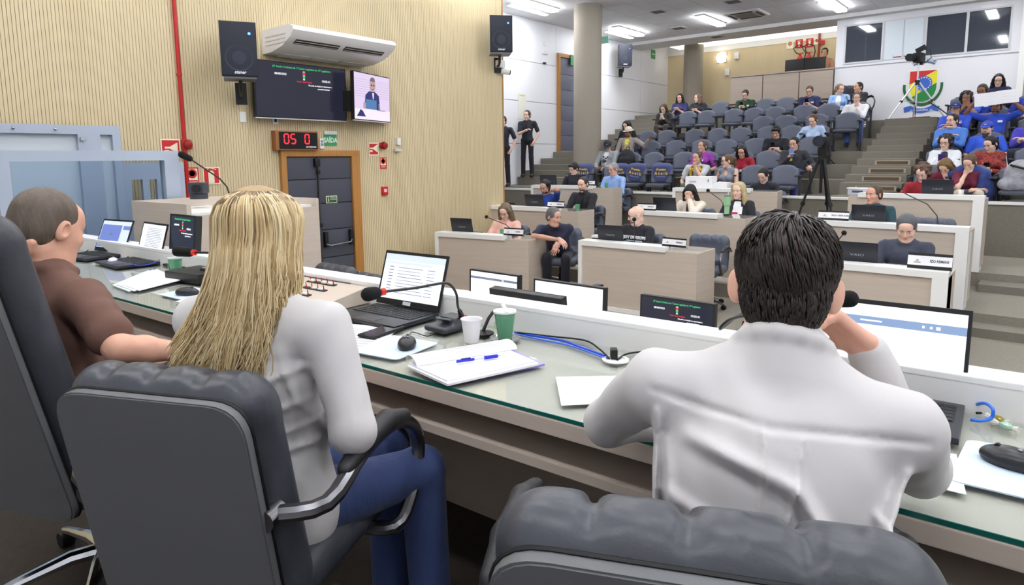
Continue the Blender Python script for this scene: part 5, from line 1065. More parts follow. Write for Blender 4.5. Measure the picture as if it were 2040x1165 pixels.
mb.build('white_beads',parent=b,smooth=0)
shp('laurel',arc(0,-.03,.40,.45,8,-188,30)+arc(0,-.03,.345,.385,-188,8,30),m_cdg,.004)
shp('mural_crown',arc(0,.10,.40,.40,58,122,10)+[(-.27,.58),(-.16,.56),(-.15,.61),(-.06,.59),(-.06,.65),(.06,.65),(.06,.59),(.15,.61),(.16,.56),(.27,.58)],m_cgr,0)
mb=MB(); pl=arc(0,.10,.40,.40,60,120,10); 
mb.prism(pl+arc(0,.10,.43,.43,120,60,10),.004,C((90,100,130),.5),mtx=mC,z0=.006)
for x in (-.2,-.07,.07,.2): mb.prism([(x-.025,.54-abs(x)*.2),(x+.025,.54-abs(x)*.2),(x+.025,.58-abs(x)*.2),(x-.025,.58-abs(x)*.2)],.004,C((120,128,150),.5),mtx=mC,z0=.006)
mb.build('crown_masonry',parent=cr,smooth=0)
rb=shp('blue_ribbon',[(-.36,-.5)]+arc(0,-.2,.34,.34,-130,-50,8)+[(.36,-.5),(.34,-.62)]+arc(0,-.3,.36,.34,-55,-125,8)+[(-.34,-.62)],m_cb,.003)
text('lettering','17  MUNICÍPIO  66',.055,m_wplas,mC@Matrix.Translation((0,-.58,.010)),rb,bold=.001)
# ================================================================ booth behind the parapet
for i,(x,lab) in enumerate(((-5.42,'left black monitor on the booth parapet'),(-4.92,'right black monitor on the booth parapet'))):
    e=empty('booth_monitor',(x,18.25,3.5),180-6+12*i,lab,'monitor'); mb=MB(); mb.box((0,0,.25),(.5,.04,.3),m_black,bev=.006); mb.build('case',parent=e); mb=MB(); mb.cyl((0,.03,0),(0,.03,.15),.03,m_black,10); mb.box((0,.02,.008),(.2,.16,.016),m_black); mb.build('foot',parent=e)
    mb=MB(); mb.box((.1,-.03,.0),(.06,.06,.2),C((60,62,66),.4)); bpy.data.meshes
e=empty('booth_counter',(-5.6,18.5,2.68),0,'booth counter hidden behind the taupe parapet','counter'); mb=MB(); mb.span((-1.3,-.45,.84),(1.2,.4,.88),m_lam2); mb.span((-1.3,-.4,0),(-1.26,.35,.84),m_lam2); mb.span((1.16,-.4,0),(1.2,.35,.84),m_lam2); mb.build('countertop',parent=e,smooth=0)
for i,(p,lab) in enumerate((((-5.950,20.400,4.272),'left red fire extinguisher by the back wall of the booth'),((-5.701,20.400,4.275),'right red fire extinguisher by the back wall of the booth'))):
    e=empty('fire_extinguisher',(p[0],20.48,p[2]-.5),0,lab,'fire extinguisher'); mb=MB(); mb.lathe([(.085,0),(.085,.42),(.05,.5),(.03,.52)],m_red,20); mb.build('cylinder',parent=e); mb=MB(); mb.box((0,0,.55),(.05,.05,.06),m_red); mb.box((.03,0,.59),(.14,.02,.02),m_red); mb.build('valve',parent=e); mb=MB(); mb.tube([(0,0,.55),(-.12,0,.62),(-.2,.02,.75),(-.05,.02,.84),(.13,.02,.76),(.16,.02,.6),(.1,0,.3)],.014,m_black,8); mb.build('hose',parent=e)
for p,lab,mt,a in (((-6.277,20.590,4.660),'white prohibition sign on the booth back wall','cream',0),((-6.022,20.590,4.659),'left red extinguisher sign on the booth back wall','red',1),((-5.730,20.590,4.654),'right red extinguisher sign on the booth back wall','red',1),((-5.538,20.590,4.660),'small cream and red sign by the booth pipe','cream',2)):
    s=.2 if a!=2 else .14; e=empty('fire_sign',(p[0],20.59,p[2]),0,lab,'sign'); mk=frame((0,0,0),(1,0,0),(0,-1,0)); mb=MB(); mb.span((-s/2,-s*.6,0),(s/2,s*.6,.006),m_signred if mt=='red' else m_cream,mtx=mk); mb.build('sign_plate',parent=e,smooth=0)
    mb=MB()
    if a==1: mb.span((-.03,-.08,.006),(.03,.05,.009),m_cream,mtx=mk); mb.span((-.05,.065,.006),(.045,.085,.009),m_cream,mtx=mk)
    else: mb.lathe([(s*.22,0),(s*.3,0),(s*.3,.003),(s*.22,.003)],C((200,130,110),.5) if a==0 else m_signred,20,mk@Matrix.Translation((0,.03,.006))); mb.box((0,.03,.008),(s*.5,.02,.003),C((200,130,110),.5),mtx=mk,rot=(0,0,40))
    mb.build('pictogram',parent=e,smooth=0)
p=(-5.461,20.550,4.688)
mb=MB(); mb.cyl((p[0],20.56,2.68),(p[0],20.56,5.1),.03,C((150,60,30),.4),10); mb.box((p[0]+.08,20.56,4.62),(.12,.08,.1),m_red); tag(mb.build('booth_pipe'),'rust red pipe on the booth back wall','pipe')
p=(-8.343,20.580,4.493)
e=empty('wall_lamp',(p[0],20.59,p[2]),0,'bright round wall lamp in the rear alcove','lamp'); mb=MB(); mb.lathe([(.15,0),(.16,.03),(.13,.09),(.0001,.12)],M('lamp_globe',(255,250,235),.4,emit=7),24,frame((0,-.02,0),(1,0,0),(0,-1,0))); mb.build('globe',parent=e); mb=MB(); mb.box((0,-.01,0),(.3,.03,.3),m_wplas,bev=.008); mb.build('lamp_base',parent=e)
for p,lab in (((-7.861,20.580,4.505),'white sensor box right of the alcove lamp'),((-8.148,20.580,4.026),'small white plate below the alcove lamp')):
    e=empty('wall_box',(p[0],20.59,p[2]),0,lab,'box'); mb=MB(); mb.box((0,-.03,0),(.14,.06,.2),m_wplas,bev=.01); mb.build('housing',parent=e)
# handrail of the rear row
mb=MB(); mb.tube([(-7.0,17.62,2.78),(-4.4,17.62,2.78)],.022,C((70,48,40),.4),8)
for x in (-7.0,-6.1,-5.2,-4.4): mb.cyl((x,17.62,2.02),(x,17.62,2.78),.02,C((70,48,40),.4),8)
tag(mb.build('handrail'),'dark brown rail running behind the rear row of seats','rail')
# cove light above the alcove wall
mb=MB(); mb.span((-9.7,20.4,4.86),(-4.4,19.7,4.9),M('cove_tube',(255,250,240),.5,emit=1.6)); e=mb.build('cove_light'); tag(e,'bright light strip along the top of the alcove wall','light')
# loose network cable on the floor between ledge and desks
cable('light blue network cable on the floor by the front right desk',[(-3.4,5.9,-.455),(-2.6,5.6,-.455),(-2.0,5.75,-.455),(-1.5,6.1,-.455),(-1.0,5.9,-.455)],.012,C((90,160,225),.4))
# ================================================================ people
def nrm(v): v=np.array(v,float); return v/max(np.linalg.norm(v),1e-9)
def ik(S,W,a,b,pole):
    S=np.array(S,float);W=np.array(W,float);d=W-S;L=np.linalg.norm(d);L2=min(L,(a+b)*.995);d=d/max(L,1e-6);W=S+d*L2
    x=(a*a-b*b+L2*L2)/(2*L2);h=math.sqrt(max(a*a-x*x,0));p=np.array(pole,float);p=nrm(p-d*(p@d));return S+d*x+p*h,W
def hand(v,W,d,n,side,curl=.5,s=1.0,spread=.0):
    """five fingers: W wrist, d finger direction, n palm normal, side +1/-1 = thumb along +u/-u"""
    d=nrm(d);n=np.array(n,float);n=nrm(n-d*(n@d));u=nrm(np.cross(d,n));Rm=np.stack([u,d,n],1);W=np.array(W,float)
    v.cap(W-d*.02,W+d*.03*s,.025*s,.026*s,k=.02); v.box(W+d*.052*s,(.04*s,.046*s,.0135*s),rd=.012*s,Rm=Rm,k=.014)
    for i,(o,l,r) in enumerate(((.031,.064,.0088),(.0105,.074,.0092),(-.0105,.07,.0089),(-.031,.055,.0078))):
        p=W+d*(.094-.004*abs(i-1))*s+u*side*o*s; a=curl*(.75+.12*i); dr=nrm(d+u*side*(o*3.2+spread*o*8)); q=p
        for j,f in enumerate((.44,.32,.24)):
            dr=nrm(dr*math.cos(a)+n*math.sin(a)*1.0); e=q+dr*l*f*s; v.cap(q,e,r*s*(1-.1*j),r*s*(.92-.1*j),k=.004); q=e; a=curl*(1.0+.1*j); 
            nn=n-d*0; a2=a; dr=nrm(dr)
    p=W+d*.025*s+u*side*.034*s; q=p+(d*.55+u*side*.62+n*.45)*.046*s; e=q+(d*.85+u*side*.12+n*.5)*.032*s
    v.cap(W+d*.03*s+u*side*.02*s,q,.0135*s,.0108*s,k=.012); v.cap(q,e,.0105*s,.0085*s,k=.005)
def head_vol(fem=False,fat=0,ears=True,lid=.0046):
    v=Vol(); f=.95 if fem else 1
    v.ell((0,-.014,.034),(.074,.094,.086),k=.02); v.ell((0,.028,-.028),(.060*f+fat,.064,.084),k=.03); v.ell((0,.040,-.076),(.045*f+fat,.046,.038),k=.025)
    v.cap((-.013,.074,-.103),(.013,.074,-.103),.015,k=.02); v.cap((-.034,.080,.021),(.034,.080,.021),.0115,k=.016); v.ell((0,.06,.05),(.052,.036,.04),k=.03)
    for s in (-1,1):
        v.ell((s*.032,.101,.001),(.019,.0165,.0125),k=.012,sub=True); v.ell((s*.042,.062,-.026),(.017,.024,.020),k=.022)
        if ears: v.ell((s*.079,-.012,-.006),(.010,.020,.033),Rm=rotm(-14,0,-s*22),k=.008); v.ell((s*.086,-.008,-.004),(.006,.010,.018),Rm=rotm(-14,0,-s*22),k=.005,sub=True)
    for s in (-1,1):
        v.ell((s*.032,.0775,.001),(.0155,.0148,.0135),k=.003); v.ell((s*.032,.092,-.0005),(.014,.012,lid),k=.0015,sub=True)
    v.chain([(0,.088,.014),(0,.100,-.010),(0,.108,-.031)],[.0065,.0085,.0115],k=.010); 
    for s in (-1,1): v.ell((s*.0115,.095,-.035),(.0085,.0095,.0072),k=.006)
    v.cap((-.015,.087,-.0585),(.015,.087,-.0585),.0055,k=.006); v.cap((-.012,.086,-.0685),(.012,.086,-.0685),.0065,k=.006); v.cap((-.020,.0955,-.0632),(.020,.0955,-.0632),.0014,k=.003,sub=True)
    if fat: v.ell((0,.03,-.105),(.05+fat,.05,.03+fat),k=.03)
    return v
def hair_vol(kind):
    v=Vol(); R_=random.Random(len(kind)*7+3)
    if kind=='crop':
        v.ell((0,-.016,.036),(.080,.100,.091),k=.01); v.ell((0,-.045,-.015),(.070,.058,.072),k=.02); v.ell((0,.108,-.046),(.07,.072,.098),k=.012,sub=True); v.box((0,0,-.17),(.2,.2,.095),rd=.01,k=.02,sub=True)
        for s in (-1,1): v.ell((s*.088,.02,-.045),(.03,.045,.05),k=.008,sub=True)
        return v
    face=lambda dz=0: v.ell((0,.108,-.046+dz),(.070,.072,.098),k=.012,sub=True)
    if kind in ('short','buzz','tuft','ponytail','bun','receding'):
        g={'short':.010,'buzz':.004,'tuft':.014,'ponytail':.008,'bun':.008,'receding':.006}[kind]
        v.ell((0,-.016,.037),(.075+g,.095+g,.086+g*1.2),k=.01); v.ell((0,-.05,-.01),(.07+g*.7,.06+g,.075),k=.02)
        face(-.012 if kind!='receding' else .035); v.box((0,.0,-.17),(.2,.2,.095),rd=.01,k=.02,sub=True)
        for s in (-1,1): v.ell((s*.088,.02,-.045),(.03,.045,.05),k=.008,sub=True)
        if kind=='tuft': v.chain([(-.05,.07,.085),(.0,.09,.10),(.05,.075,.085)],[.022,.026,.02],k=.02)
        if kind=='ponytail': v.chain([(0,-.10,.05),(0,-.145,.03),(.02,-.15,-.06),(.03,-.13,-.16)],[.022,.026,.028,.012],k=.02)
        if kind=='bun': v.ell((0,-.115,.06),(.04,.035,.038),k=.015)
    elif kind in ('long','bob','straight','wavy'):
        L={'long':-.27,'bob':-.13,'straight':-.30,'wavy':-.18}[kind]
        v.ell((0,-.016,.04),(.088,.107,.094),k=.01); v.ell((0,-.06,-.05),(.09,.06,.12),k=.03); v.ell((0,-.075,L*.5-.02),(.095,.045,abs(L)*.55),k=.03)
        for s in (-1,1): v.chain([(s*.06,.04,.085),(s*.082,.025,.02),(s*.089,.012,-.05),(s*.093,.01,-.12),(s*.09,.03,L)],[.018,.022,.03,.034,.016],k=.025)
        v.ell((0,.115,-.058),(.060,.085,.105),k=.014,sub=True); v.ell((0,.05,-.15),(.05,.08,.09),k=.01,sub=True)
    elif kind=='curly':
        v.ell((0,-.02,.04),(.09,.105,.09),k=.02)
        for i in range(90):
            a=R_.uniform(0,6.283); z=R_.uniform(-.10,.13); r=.088*math.sqrt(max(.05,1-((z-.02)/.13)**2)); y=math.sin(a)*r*1.12-.02
            if y>.045 and z<.075: continue
            v.ell((math.cos(a)*r*1.12,y,z),R_.uniform(.018,.028),k=.01)
        v.ell((0,.12,-.045),(.062,.08,.09),k=.01,sub=True)
    return v
_hair={}
def shirt_mat(col,bump=1): return M('cloth_%d_%d_%d'%tuple(col),col,.8,bump=((22,22,14),.35*bump,.02),sheen=.1)
def person(label,head,yaw,hipz,skin=(222,178,152),hair='short',hairc=(60,46,38),top='tee',topc=(60,60,70),pants=(40,44,56),shoes=(30,28,28),fem=False,lean=8,side=0,twist=0,hy=0,hp=8,hr=0,armR=None,armL=None,s=1.0,fat=0,glasses=None,beard=None,hat=None,hatc=(30,34,60),stand=False,h=1.0,inner=None,knees=None,legs=True,badge=None,extra=None,name='person',hs=1.0,tclamp=(.78,1.18),handcurl=.55,topmat=None,collar=False,headextra=None,eyes=True,neckr=None,foldamp=.0035,shirtextra=None,sw=None,kneesW=None,folds=None,shz=.447,nk=1.0):
    head=np.array(head,float); ya=R(yaw); Rz=np.array([[math.cos(ya),-math.sin(ya),0],[math.sin(ya),math.cos(ya),0],[0,0,1.]])
    T=rotm(0,0,twist)@rotm(-lean,0,0)@rotm(0,side,0)
    Rh=rotm(0,0,hy)@rotm(-hp,0,0)@rotm(0,hr,0)
    sw=(sw or (.163 if fem else .19))*s
    up=T@np.array([0,0,1.]); off=np.array([0,.012,.07])*s+T@np.array([0,.01,.075])*s; off[2]*=nk
    t=1.0
    if not stand: t=((head[2]-hipz)-off[2])/(.50*s*up[2]); t=min(max(t,tclamp[0]),tclamp[1])
    tl=.50*s*t; NB=T@np.array([0,-.012,tl]); H=NB+off
    root=head-Rz@H
    TW=lambda p: Rz.T@(np.array(p,float)-root)              # world to local
    loc=lambda x,y,z: T@np.array([x*s,y*s,z*s*t])
    ms=M('skin_%d_%d_%d'%tuple(skin),skin,.5,var=(30,.9,tuple(int(c*.93) for c in skin)),spec=.35); ml=C(tuple(int(c*f) for c,f in zip(skin,(.93,.79,.77))),.5)
    # arms
    A={}
    for sd,spec in ((1,armR),(-1,armL)):
        S=loc(sd*sw/s,-.005,shz) if not isinstance(spec,dict) or 'S' not in spec else TW(spec['S'])
        if isinstance(spec,dict):
            E=TW(spec['E']); W=TW(spec['W']); hd=Rz.T@nrm(spec['d']) if 'd' in spec else nrm(W-E); hn=Rz.T@nrm(spec['n']) if 'n' in spec else np.array([-sd*.6,.2,-.5])
        else:
            face=None
            if spec is None: spec=(sd*.10,.34,.10)
            if spec[0]=='face': face=H+Rh@np.array(spec[1:4],float)*hs; spec=tuple(face/s)+tuple(spec[4:7])
            W=np.array(spec[:3],float)*s; pole=(sd*.55,-.35,-.75) if len(spec)<6 else spec[3:6]
            E,W=ik(S,W,.285*s,.245*s,pole); hd=nrm(W-E); hn=np.array([-sd*.55,.15,-.6]) if face is None else nrm(H+Rh@np.array([0,.05,-.03])-W)
            if face is not None: hd=nrm(.35*nrm(W-E)+nrm(H+Rh@np.array([0,.085,-.01])-W+np.array([0,.05,.02])))
            if face is None and len(spec)>=9: hn=np.array(spec[6:9])
        A[sd]=(S,E,W,hd,hn)
    # legs
    hip=[np.array([sd*.09*s,0,0]) for sd in (1,-1)]
    if stand: K=[np.array([sd*.105*s,.02,-.43*s]) for sd in (1,-1)]; AN=[np.array([sd*.12*s,-.01,-.84*s]) for sd in (1,-1)]
    else: K=[np.array([sd*.125*s,.42*s,.0]) for sd in (1,-1)]; AN=[np.array([sd*.12*s,.40*s,-.42]) for sd in (1,-1)]
    if kneesW: q=[TW(k) for k in kneesW]; K=q[:2]; AN=q[2:]
    if knees: K=[np.array(k,float) for k in knees[:2]]; AN=[np.array(k,float) for k in knees[2:]]
    w=.92 if fem else 1.0
    # --- body, one continuous surface
    v=Vol(); k=.05
    def torso(v,g):
        v.ell(np.array([0,-.005,.03*s]),((.155*w+fat+g)*s,(.105+fat*.8+g)*s,(.11+g)*s),k=k); v.ell(loc(0,.012+fat*.5,.17),((.135*w+fat+g)*s,(.095+fat+g)*s,.15*s*t),Rm=T,k=k); v.ell(loc(0,.0,.33),((.155*w+fat*.6+g)*s,(.105+fat*.5+g)*s,.165*s*t),Rm=T,k=k)
        v.cap(loc(-sw/s*.9,-.008,shz-.012),loc(sw/s*.9,-.008,shz-.012),(.05+g)*s,k=.04); v.cap(loc(-sw/s*.75,-.01,shz),NB,(.046+g)*s,.046*s,k=.04); v.cap(loc(sw/s*.75,-.01,shz),NB,(.046+g)*s,.046*s,k=.04)
        if fem:
            for sd in (-1,1): v.ell(loc(sd*.07,.085,.30),((.062+g)*s,(.058+g)*s,.062*s),k=.03)
    torso(v,-.012)
    nr=neckr or ((.044 if fem else .054)+fat*.25)*1.0
    for sd in (1,-1):
        S,E,W,hd,hn=A[sd]; v.cap(S,E,.046*s,.037*s,k=.03); v.cap(E,E+(W-E)*.35,.037*s,.039*s,k=.015); v.cap(E+(W-E)*.35,W,.039*s,.024*s,k=.015)
    if legs:
        for i in (0,1): v.cap(hip[i],K[i],.068*s,.048*s,k=.03); v.cap(K[i],AN[i],.045*s,.032*s,k=.02); v.cap(AN[i]-np.array([0,0,.03]),AN[i]+np.array([0,.12,-.05]),.03,.025,k=.02)
    v.cap(NB-up*.02,H+Rh@np.array([0,-.022,-.06])*hs,nr*s*1.05,nr*s*.95,k=.02)
    parts=[(*v.mesh(.0135*h,2),0)]
    hv=head_vol(fem,fat*.22,lid=max(.0018,.0052-.00013*max(hp,0))); nb=Rh.T@(NB-H)/hs; hv.cap(nb+np.array([0,0,.01]),(0,-.02,-.065),nr*1.02/hs*s,nr*.97/hs*s,k=.022)
    if headextra: headextra(hv)
    V,Q=hv.mesh(.0046*h,1); fc=V[Q].mean(1); li=((fc[:,1]>.082)&(abs(fc[:,2]+.0638)<.0105*(1-(np.abs(fc[:,0])/.0225)**2))).astype(int); parts.append((V@Rh.T*hs+H,Q,li))
    for sd in (1,-1):
        S,E,W,hd,hn=A[sd]; hvv=Vol(); hvv.cap(W-nrm(W-E)*.05,W,.029*s,.0245*s,k=.02); hand(hvv,W,hd,hn,-sd if True else sd,handcurl,.97*s*(.92 if fem else 1)); parts.append((*hvv.mesh(.0045*max(h,.8),1),0))
    o=vmesh(name,parts,[ms,ml]); o.location=root; o.rotation_euler=(0,0,ya); tag(o,label,'person')
    Mh=Matrix(Rh.tolist()).to_4x4(); Mh=Matrix.Translation(Vector(H))@Mh@Matrix.Scale(hs,4)
    # --- eyes and brows
    if eyes:
        dk=min(max(hp-6,0),30)
        mb=MB(); 
        for sd in (-1,1): mb.ball((sd*.032,.0785,.001),.0124,C((236,232,228),.2),12,mtx=Mh)
        ey=mb.build('eyes',parent=o); mb=MB()
        for sd in (-1,1): mb.ball((sd*.032,.0785+.0085,.001-.0006*dk/10),.0056,C((44,32,26),.2),10,mtx=Mh)
        mb.build('irises',parent=ey); mb=MB()
        for sd in (-1,1): mb.tube([(sd*.014,.0965,.0215),(sd*.030,.0965,.0262),(sd*.046,.0885,.0225)],[.0034,.0042,.0022],C(tuple(int(c*.8) for c in hairc),.8),6,mtx=Mh)
        mb.build('eyebrows',parent=o)
    # --- clothes
    mt=topmat or shirt_mat(topc)
    v=Vol(); torso(v,.006); v.cap(NB-up*.035,NB+up*.012,nr*s*1.05+.010,nr*s+.009,k=.03)
    if top!='sleeveless':
        for sd in (1,-1):
            S,E,W,hd,hn=A[sd]
            if top in ('long','blazer'): g=.0 if top=='long' else .006; v.cap(S,E,.058*s+g,.050*s+g,k=.03); v.cap(E,W-(W-E)*.04,.049*s+g,.036*s+g,k=.02)
            elif top=='three': v.cap(S,E,.057*s,.05*s,k=.03); v.cap(E,E+(W-E)*.3,.048*s,.046*s,k=.02)
            else: v.cap(S,S+(E-S)*.72,.060*s,.058*s,k=.03)
    v.cap(NB+up*(.085 if collar else .05)+T@np.array([0,.014,0]),H+T@np.array([0,.03,0]),nr*s+.002,nr*s+.02,k=.006,sub=True)
    if collar or top=='blazer':
        for i in range(14):
            a0=2*math.pi*i/14; a1=2*math.pi*(i+1)/14
            if collar!='open' or True:
                p=[NB+up*(.012+.016*(-math.sin(a)))*s+T@np.array([math.cos(a)*(nr+.008)*s,math.sin(a)*(nr+.012)*s+.006,0]) for a in (a0,a1)]
                if abs(a0-math.pi/2)<.3 and abs(a1-math.pi/2)<.3: continue
                v.cap(p[0],p[1],.0125*s,k=.01)
    if top=='blazer':
        for z in range(8): v.ell(loc(0,.105+.0075*z+fat*.7,.47-.045*z),((.072-.0062*z),.072+fat*.2,.04),Rm=T,k=.005,sub=True)
        for sd in (-1,1): v.chain([loc(sd*.062,.055,.475),loc(sd*.085,.105+fat*.5,.38),loc(sd*.05,.128+fat*.8,.2)],[.010,.014,.008],k=.008)
    if top in('vneck','sleeveless','scoop'): v.ell(loc(0,.11,.43),(.05,.07,.06),Rm=T,k=.008,sub=True)
    if shirtextra: shirtextra(v,dict(A=A,T=T,loc=loc,NB=NB,H=H,s=s,t=t,TW=TW,up=up))
    fa=foldamp; ph=(hash(label)%97)/10. if False else (len(label)*1.7)%6.28
    def disp(X,Y,Z): return fa*(np.sin(34*Z+12*np.sin(9*X+ph)+8*Y)*.6+np.sin(52*(X*.7+Z*.6)+5*np.sin(11*Y+ph))*.35+np.sin(23*(Z-.6*X)+4*np.sin(13*Y))*.5)
    if folds:
        d0=disp
        def disp(X,Y,Z):
            D=d0(X,Y,Z); x=T[0,0]*X+T[1,0]*Y+T[2,0]*Z; z=(T[0,2]*X+T[1,2]*Y+T[2,2]*Z)/(s*t); y=T[0,1]*X+T[1,1]*Y+T[2,1]*Z
            for (x0,z0,x1,z1,a,wd) in folds:
                dx,dz=x1-x0,z1-z0; q=np.clip(((x-x0)*dx+(z-z0)*dz)/(dx*dx+dz*dz),0,1); e=(x-x0-q*dx)**2+(z-z0-q*dz)**2; sg=np.clip(((z-z0)*dx-(x-x0)*dz)/math.hypot(dx,dz)*(1 if dx>0 else -1)/wd,-1.6,1.6)
                D=D-a*np.exp(-e/(wd*wd))*(1+1.2*sg)*(y<.02)*np.sin(np.pi*np.clip(.08+q*.84,0,1))**.5
            return D
    sh=vmesh('shirt' if top!='blazer' else 'blazer',[(*v.mesh(.0115*h,1,disp=disp),0)],[mt],o)
    if inner is not None:
        v=Vol(); torso(v,-.001); v.cap(NB+up*.045+Rh@np.array([0,.01,0]),H,nr*s+.004,nr*s+.02,k=.006,sub=True); vmesh('shirt',[(*v.mesh(.0115*h,1),0)],[shirt_mat(inner)],o)
    if legs:
        v=Vol(); v.ell((0,0,.02*s),((.16*w+fat)*s,(.115+fat*.7)*s,.105*s),k=.04)
        for i in (0,1): v.cap(hip[i],K[i],.083*s,.062*s,k=.04); v.cap(K[i],AN[i]-np.array([0,0,.03]),.066*s,.058*s,k=.02)
        vmesh('trousers',[(*v.mesh(.0155*h,2),0)],[shirt_mat(pants)],o)
        for i in (0,1):
            mb=Vol(); a=AN[i]; mb.cap(a+np.array([0,-.035,-.055]),a+np.array([0,.13,-.062]),.043,.038,k=.02); mb.cap(a,a+np.array([0,.03,-.05]),.045,.042,k=.03); vmesh('shoe',[(*mb.mesh(.012,1),0)],[C(shoes,.4)],o)
    # --- hair and things worn
    if hair not in ('bald',):
        if isinstance(hair,str):
            if (hair,h) not in _hair: _hair[hair,h]=hair_vol(hair).mesh(.0072*h,1)
            V,Q=_hair[hair,h]; vmesh('hair',[(V@Rh.T*hs+H,Q,0)],[M('hair',hairc,.55,var=((45,45,7),.9,tuple(int(c*.6) for c in hairc)),bump=((120,120,14),.5,.006))],o)
    if beard:
        v=Vol(); v.ell((0,.042,-.075),(.053+fat*.22,.053,.044),k=.01); v.cap((-.02,.094,-.049),(.02,.094,-.049),.006,k=.008)
        if beard[1]>1: v.ell((0,.055,-.12),(.04,.04,.05),k=.03)
        v.ell((0,.10,-.063),(.020,.03,.0095),k=.004,sub=True); v.ell((0,.04,-.005),(.07,.075,.050),k=.004,sub=True)
        V,Q=v.mesh(.0055*h,1); vmesh('beard',[(V@Rh.T*hs+H,Q,0)],[C(beard[0],.8)],o)
    if glasses:
        mb=MB()
        for sd in (-1,1):
            mb.tube([(sd*.033+.022*math.cos(2*math.pi*i/14),.100-.003*abs(math.cos(2*math.pi*i/14)),.0+.0165*math.sin(2*math.pi*i/14)) for i in range(15)],.0017,C(glasses,.3),6,mtx=Mh); mb.tube([(sd*.055,.098,.004),(sd*.076,.06,.006),(sd*.080,-.005,.002)],.0017,C(glasses,.3),6,mtx=Mh)
        mb.tube([(-.011,.101,.004),(0,.104,.007),(.011,.101,.004)],.0016,C(glasses,.3),6,mtx=Mh); mb.build('glasses',parent=o)
    if hat=='cap':
        v=Vol(); v.ell((0,-.006,.050),(.090,.117,.075),k=.01); v.box((0,0,-.08),(.2,.2,.107),rd=.005,k=.008,sub=True); v.ell((0,.115,.037),(.072,.075,.010),Rm=rotm(-8,0,0),k=.01); V,Q=v.mesh(.0065*h,1); c=vmesh('cap',[(V@Rh.T*hs+H,Q,0)],[C(hatc,.7)],o)
        mb=MB(); mb.box((0,.100,.072),(.035,.006,.026),C((220,224,232),.5),mtx=Mh,rot=(-30,0,0)); mb.build('cap_badge',parent=c)
    if hat=='fedora':
        v=Vol(); v.ell((0,-.012,.075),(.082,.1,.07),k=.02); v.box((0,0,-.05),(.2,.2,.09),rd=.005,k=.008,sub=True); v.ell((0,-.008,.045),(.125,.15,.010),k=.015); V,Q=v.mesh(.0065*h,1); c=vmesh('hat',[(V@Rh.T*hs+H,Q,0)],[C(hatc,.8)],o)
        mb=MB(); mb.tube([(.086*math.cos(2*math.pi*i/20),-.012+.104*math.sin(2*math.pi*i/20),.066) for i in range(21)],.009,C((210,206,196),.7),6,mtx=Mh); mb.build('hat_band',parent=c)
    if badge:
        p=loc(*badge[:3]); mb=MB(); mb.box((0,0,0),(badge[3],.006,badge[4]),C(badge[5] if len(badge)>5 else (240,240,244),.5),mtx=Matrix.Translation(Vector(p))@Matrix(T.tolist()).to_4x4()); mb.build('name_sticker',parent=sh)
    return dict(o=o,root=root,Rz=Rz,H=H,Rh=Rh,T=T,loc=loc,A=A,shirt=sh,Mh=Mh,W=lambda p: Rz@np.array(p,float)+root)
def phone(P,label,col=(20,22,30),at=None,tilt=55,sx=1):
    """a phone in the person's hands"""
    A=P['A']; p=(A[1][2]+A[-1][2])/2 if at is None else A[at][2]; d=(A[1][3]+A[-1][3])/2 if at is None else A[at][3]; p=p+nrm(d)*.075+np.array([0,0,.03])
    e=empty('smartphone',tuple(P['W'](p)),0,label,'phone'); e.rotation_euler=(R(tilt),0,P['o'].rotation_euler.z); mb=MB(); mb.box((0,0,0),(.076*sx,.155,.009),C(col,.3),bev=.003); mb.build('phone_body',parent=e); mb=MB(); mb.box((0,0,.005),(.068*sx,.145,.001),m_scrblue); mb.build('phone_screen',parent=e,smooth=0)
PH_R=(.05,.30,.20); PH_L=(-.05,.30,.20); LAP_R=(.07,.28,.09); LAP_L=(-.07,.28,.09)
CR_R=(-.02,.225,.25,.7,.0,-.6); CR_L=(.03,.25,.21,-.7,.0,-.6)
DK_R=(.14,.42,.17); DK_L=(-.14,.42,.17)
# ================================================================ people in the hall
HZ=lambda k: ZT(k)+.53                                     # hip height of a seated person in tier k
def face_to(x,y,tx=0,ty=0): return math.degrees(math.atan2(-(tx-x),(ty-y)))
# --- councillors, front row
H1,H2,H3=-.47+.55,-.28+.55,-.10+.55
P=person('woman with long ash hair in peach top sitting at the front left desk',(-6.122,7.250,0.623),198,H1,fem=True,hair='straight',hairc=(128,108,86),skin=(239,197,178),topc=(236,186,172),top='tee',lean=10,hp=24,hy=-4,armR=DK_R,armL=DK_L,glasses=(60,50,50),pants=(40,40,50))
chair_for(P,-.47,'grey leather chair under the woman in peach top')
P=person('grey haired man in navy polo leaning off the front left desk, looking right',(-5.109,7.050,0.615),205,H1-.02,hair='short',hairc=(118,116,118),skin=(220,172,153),topc=(34,38,62),top='tee',collar=True,lean=36,side=4,hy=58,hp=10,tclamp=(.8,1.3),
 armR=dict(E=(-5.350,6.920,0.354),W=(-4.768,6.720,0.362),d=(.7,-.2,-.35),n=(0,.3,-1)),armL=dict(E=(-5.070,7.100,0.253),W=(-4.996,6.950,0.254),d=(.1,-.5,-.6),n=(-.3,0,-.5)),pants=(30,32,44),fat=.015,knees=((.13,.40,.02),(-.13,.42,.0),(.14,.28,-.40),(-.12,.36,-.42)))
chair_for(P,-.47,'grey leather chair under the leaning man in navy polo')
def jd(P):
    pass
P=person('bald bearded man with glasses in black band t-shirt, looking left',(-4.112,7.500,0.651),175,H1,hair='bald',skin=(239,199,182),topc=(26,28,38),top='tee',lean=6,hy=-50,hp=12,armR=(.06,.36,.19),armL=(-.10,.36,.19),glasses=(40,34,34),beard=((120,96,84),1),pants=(40,42,54),fat=.02)
chair_for(P,-.47,'grey leather chair under the bald man')
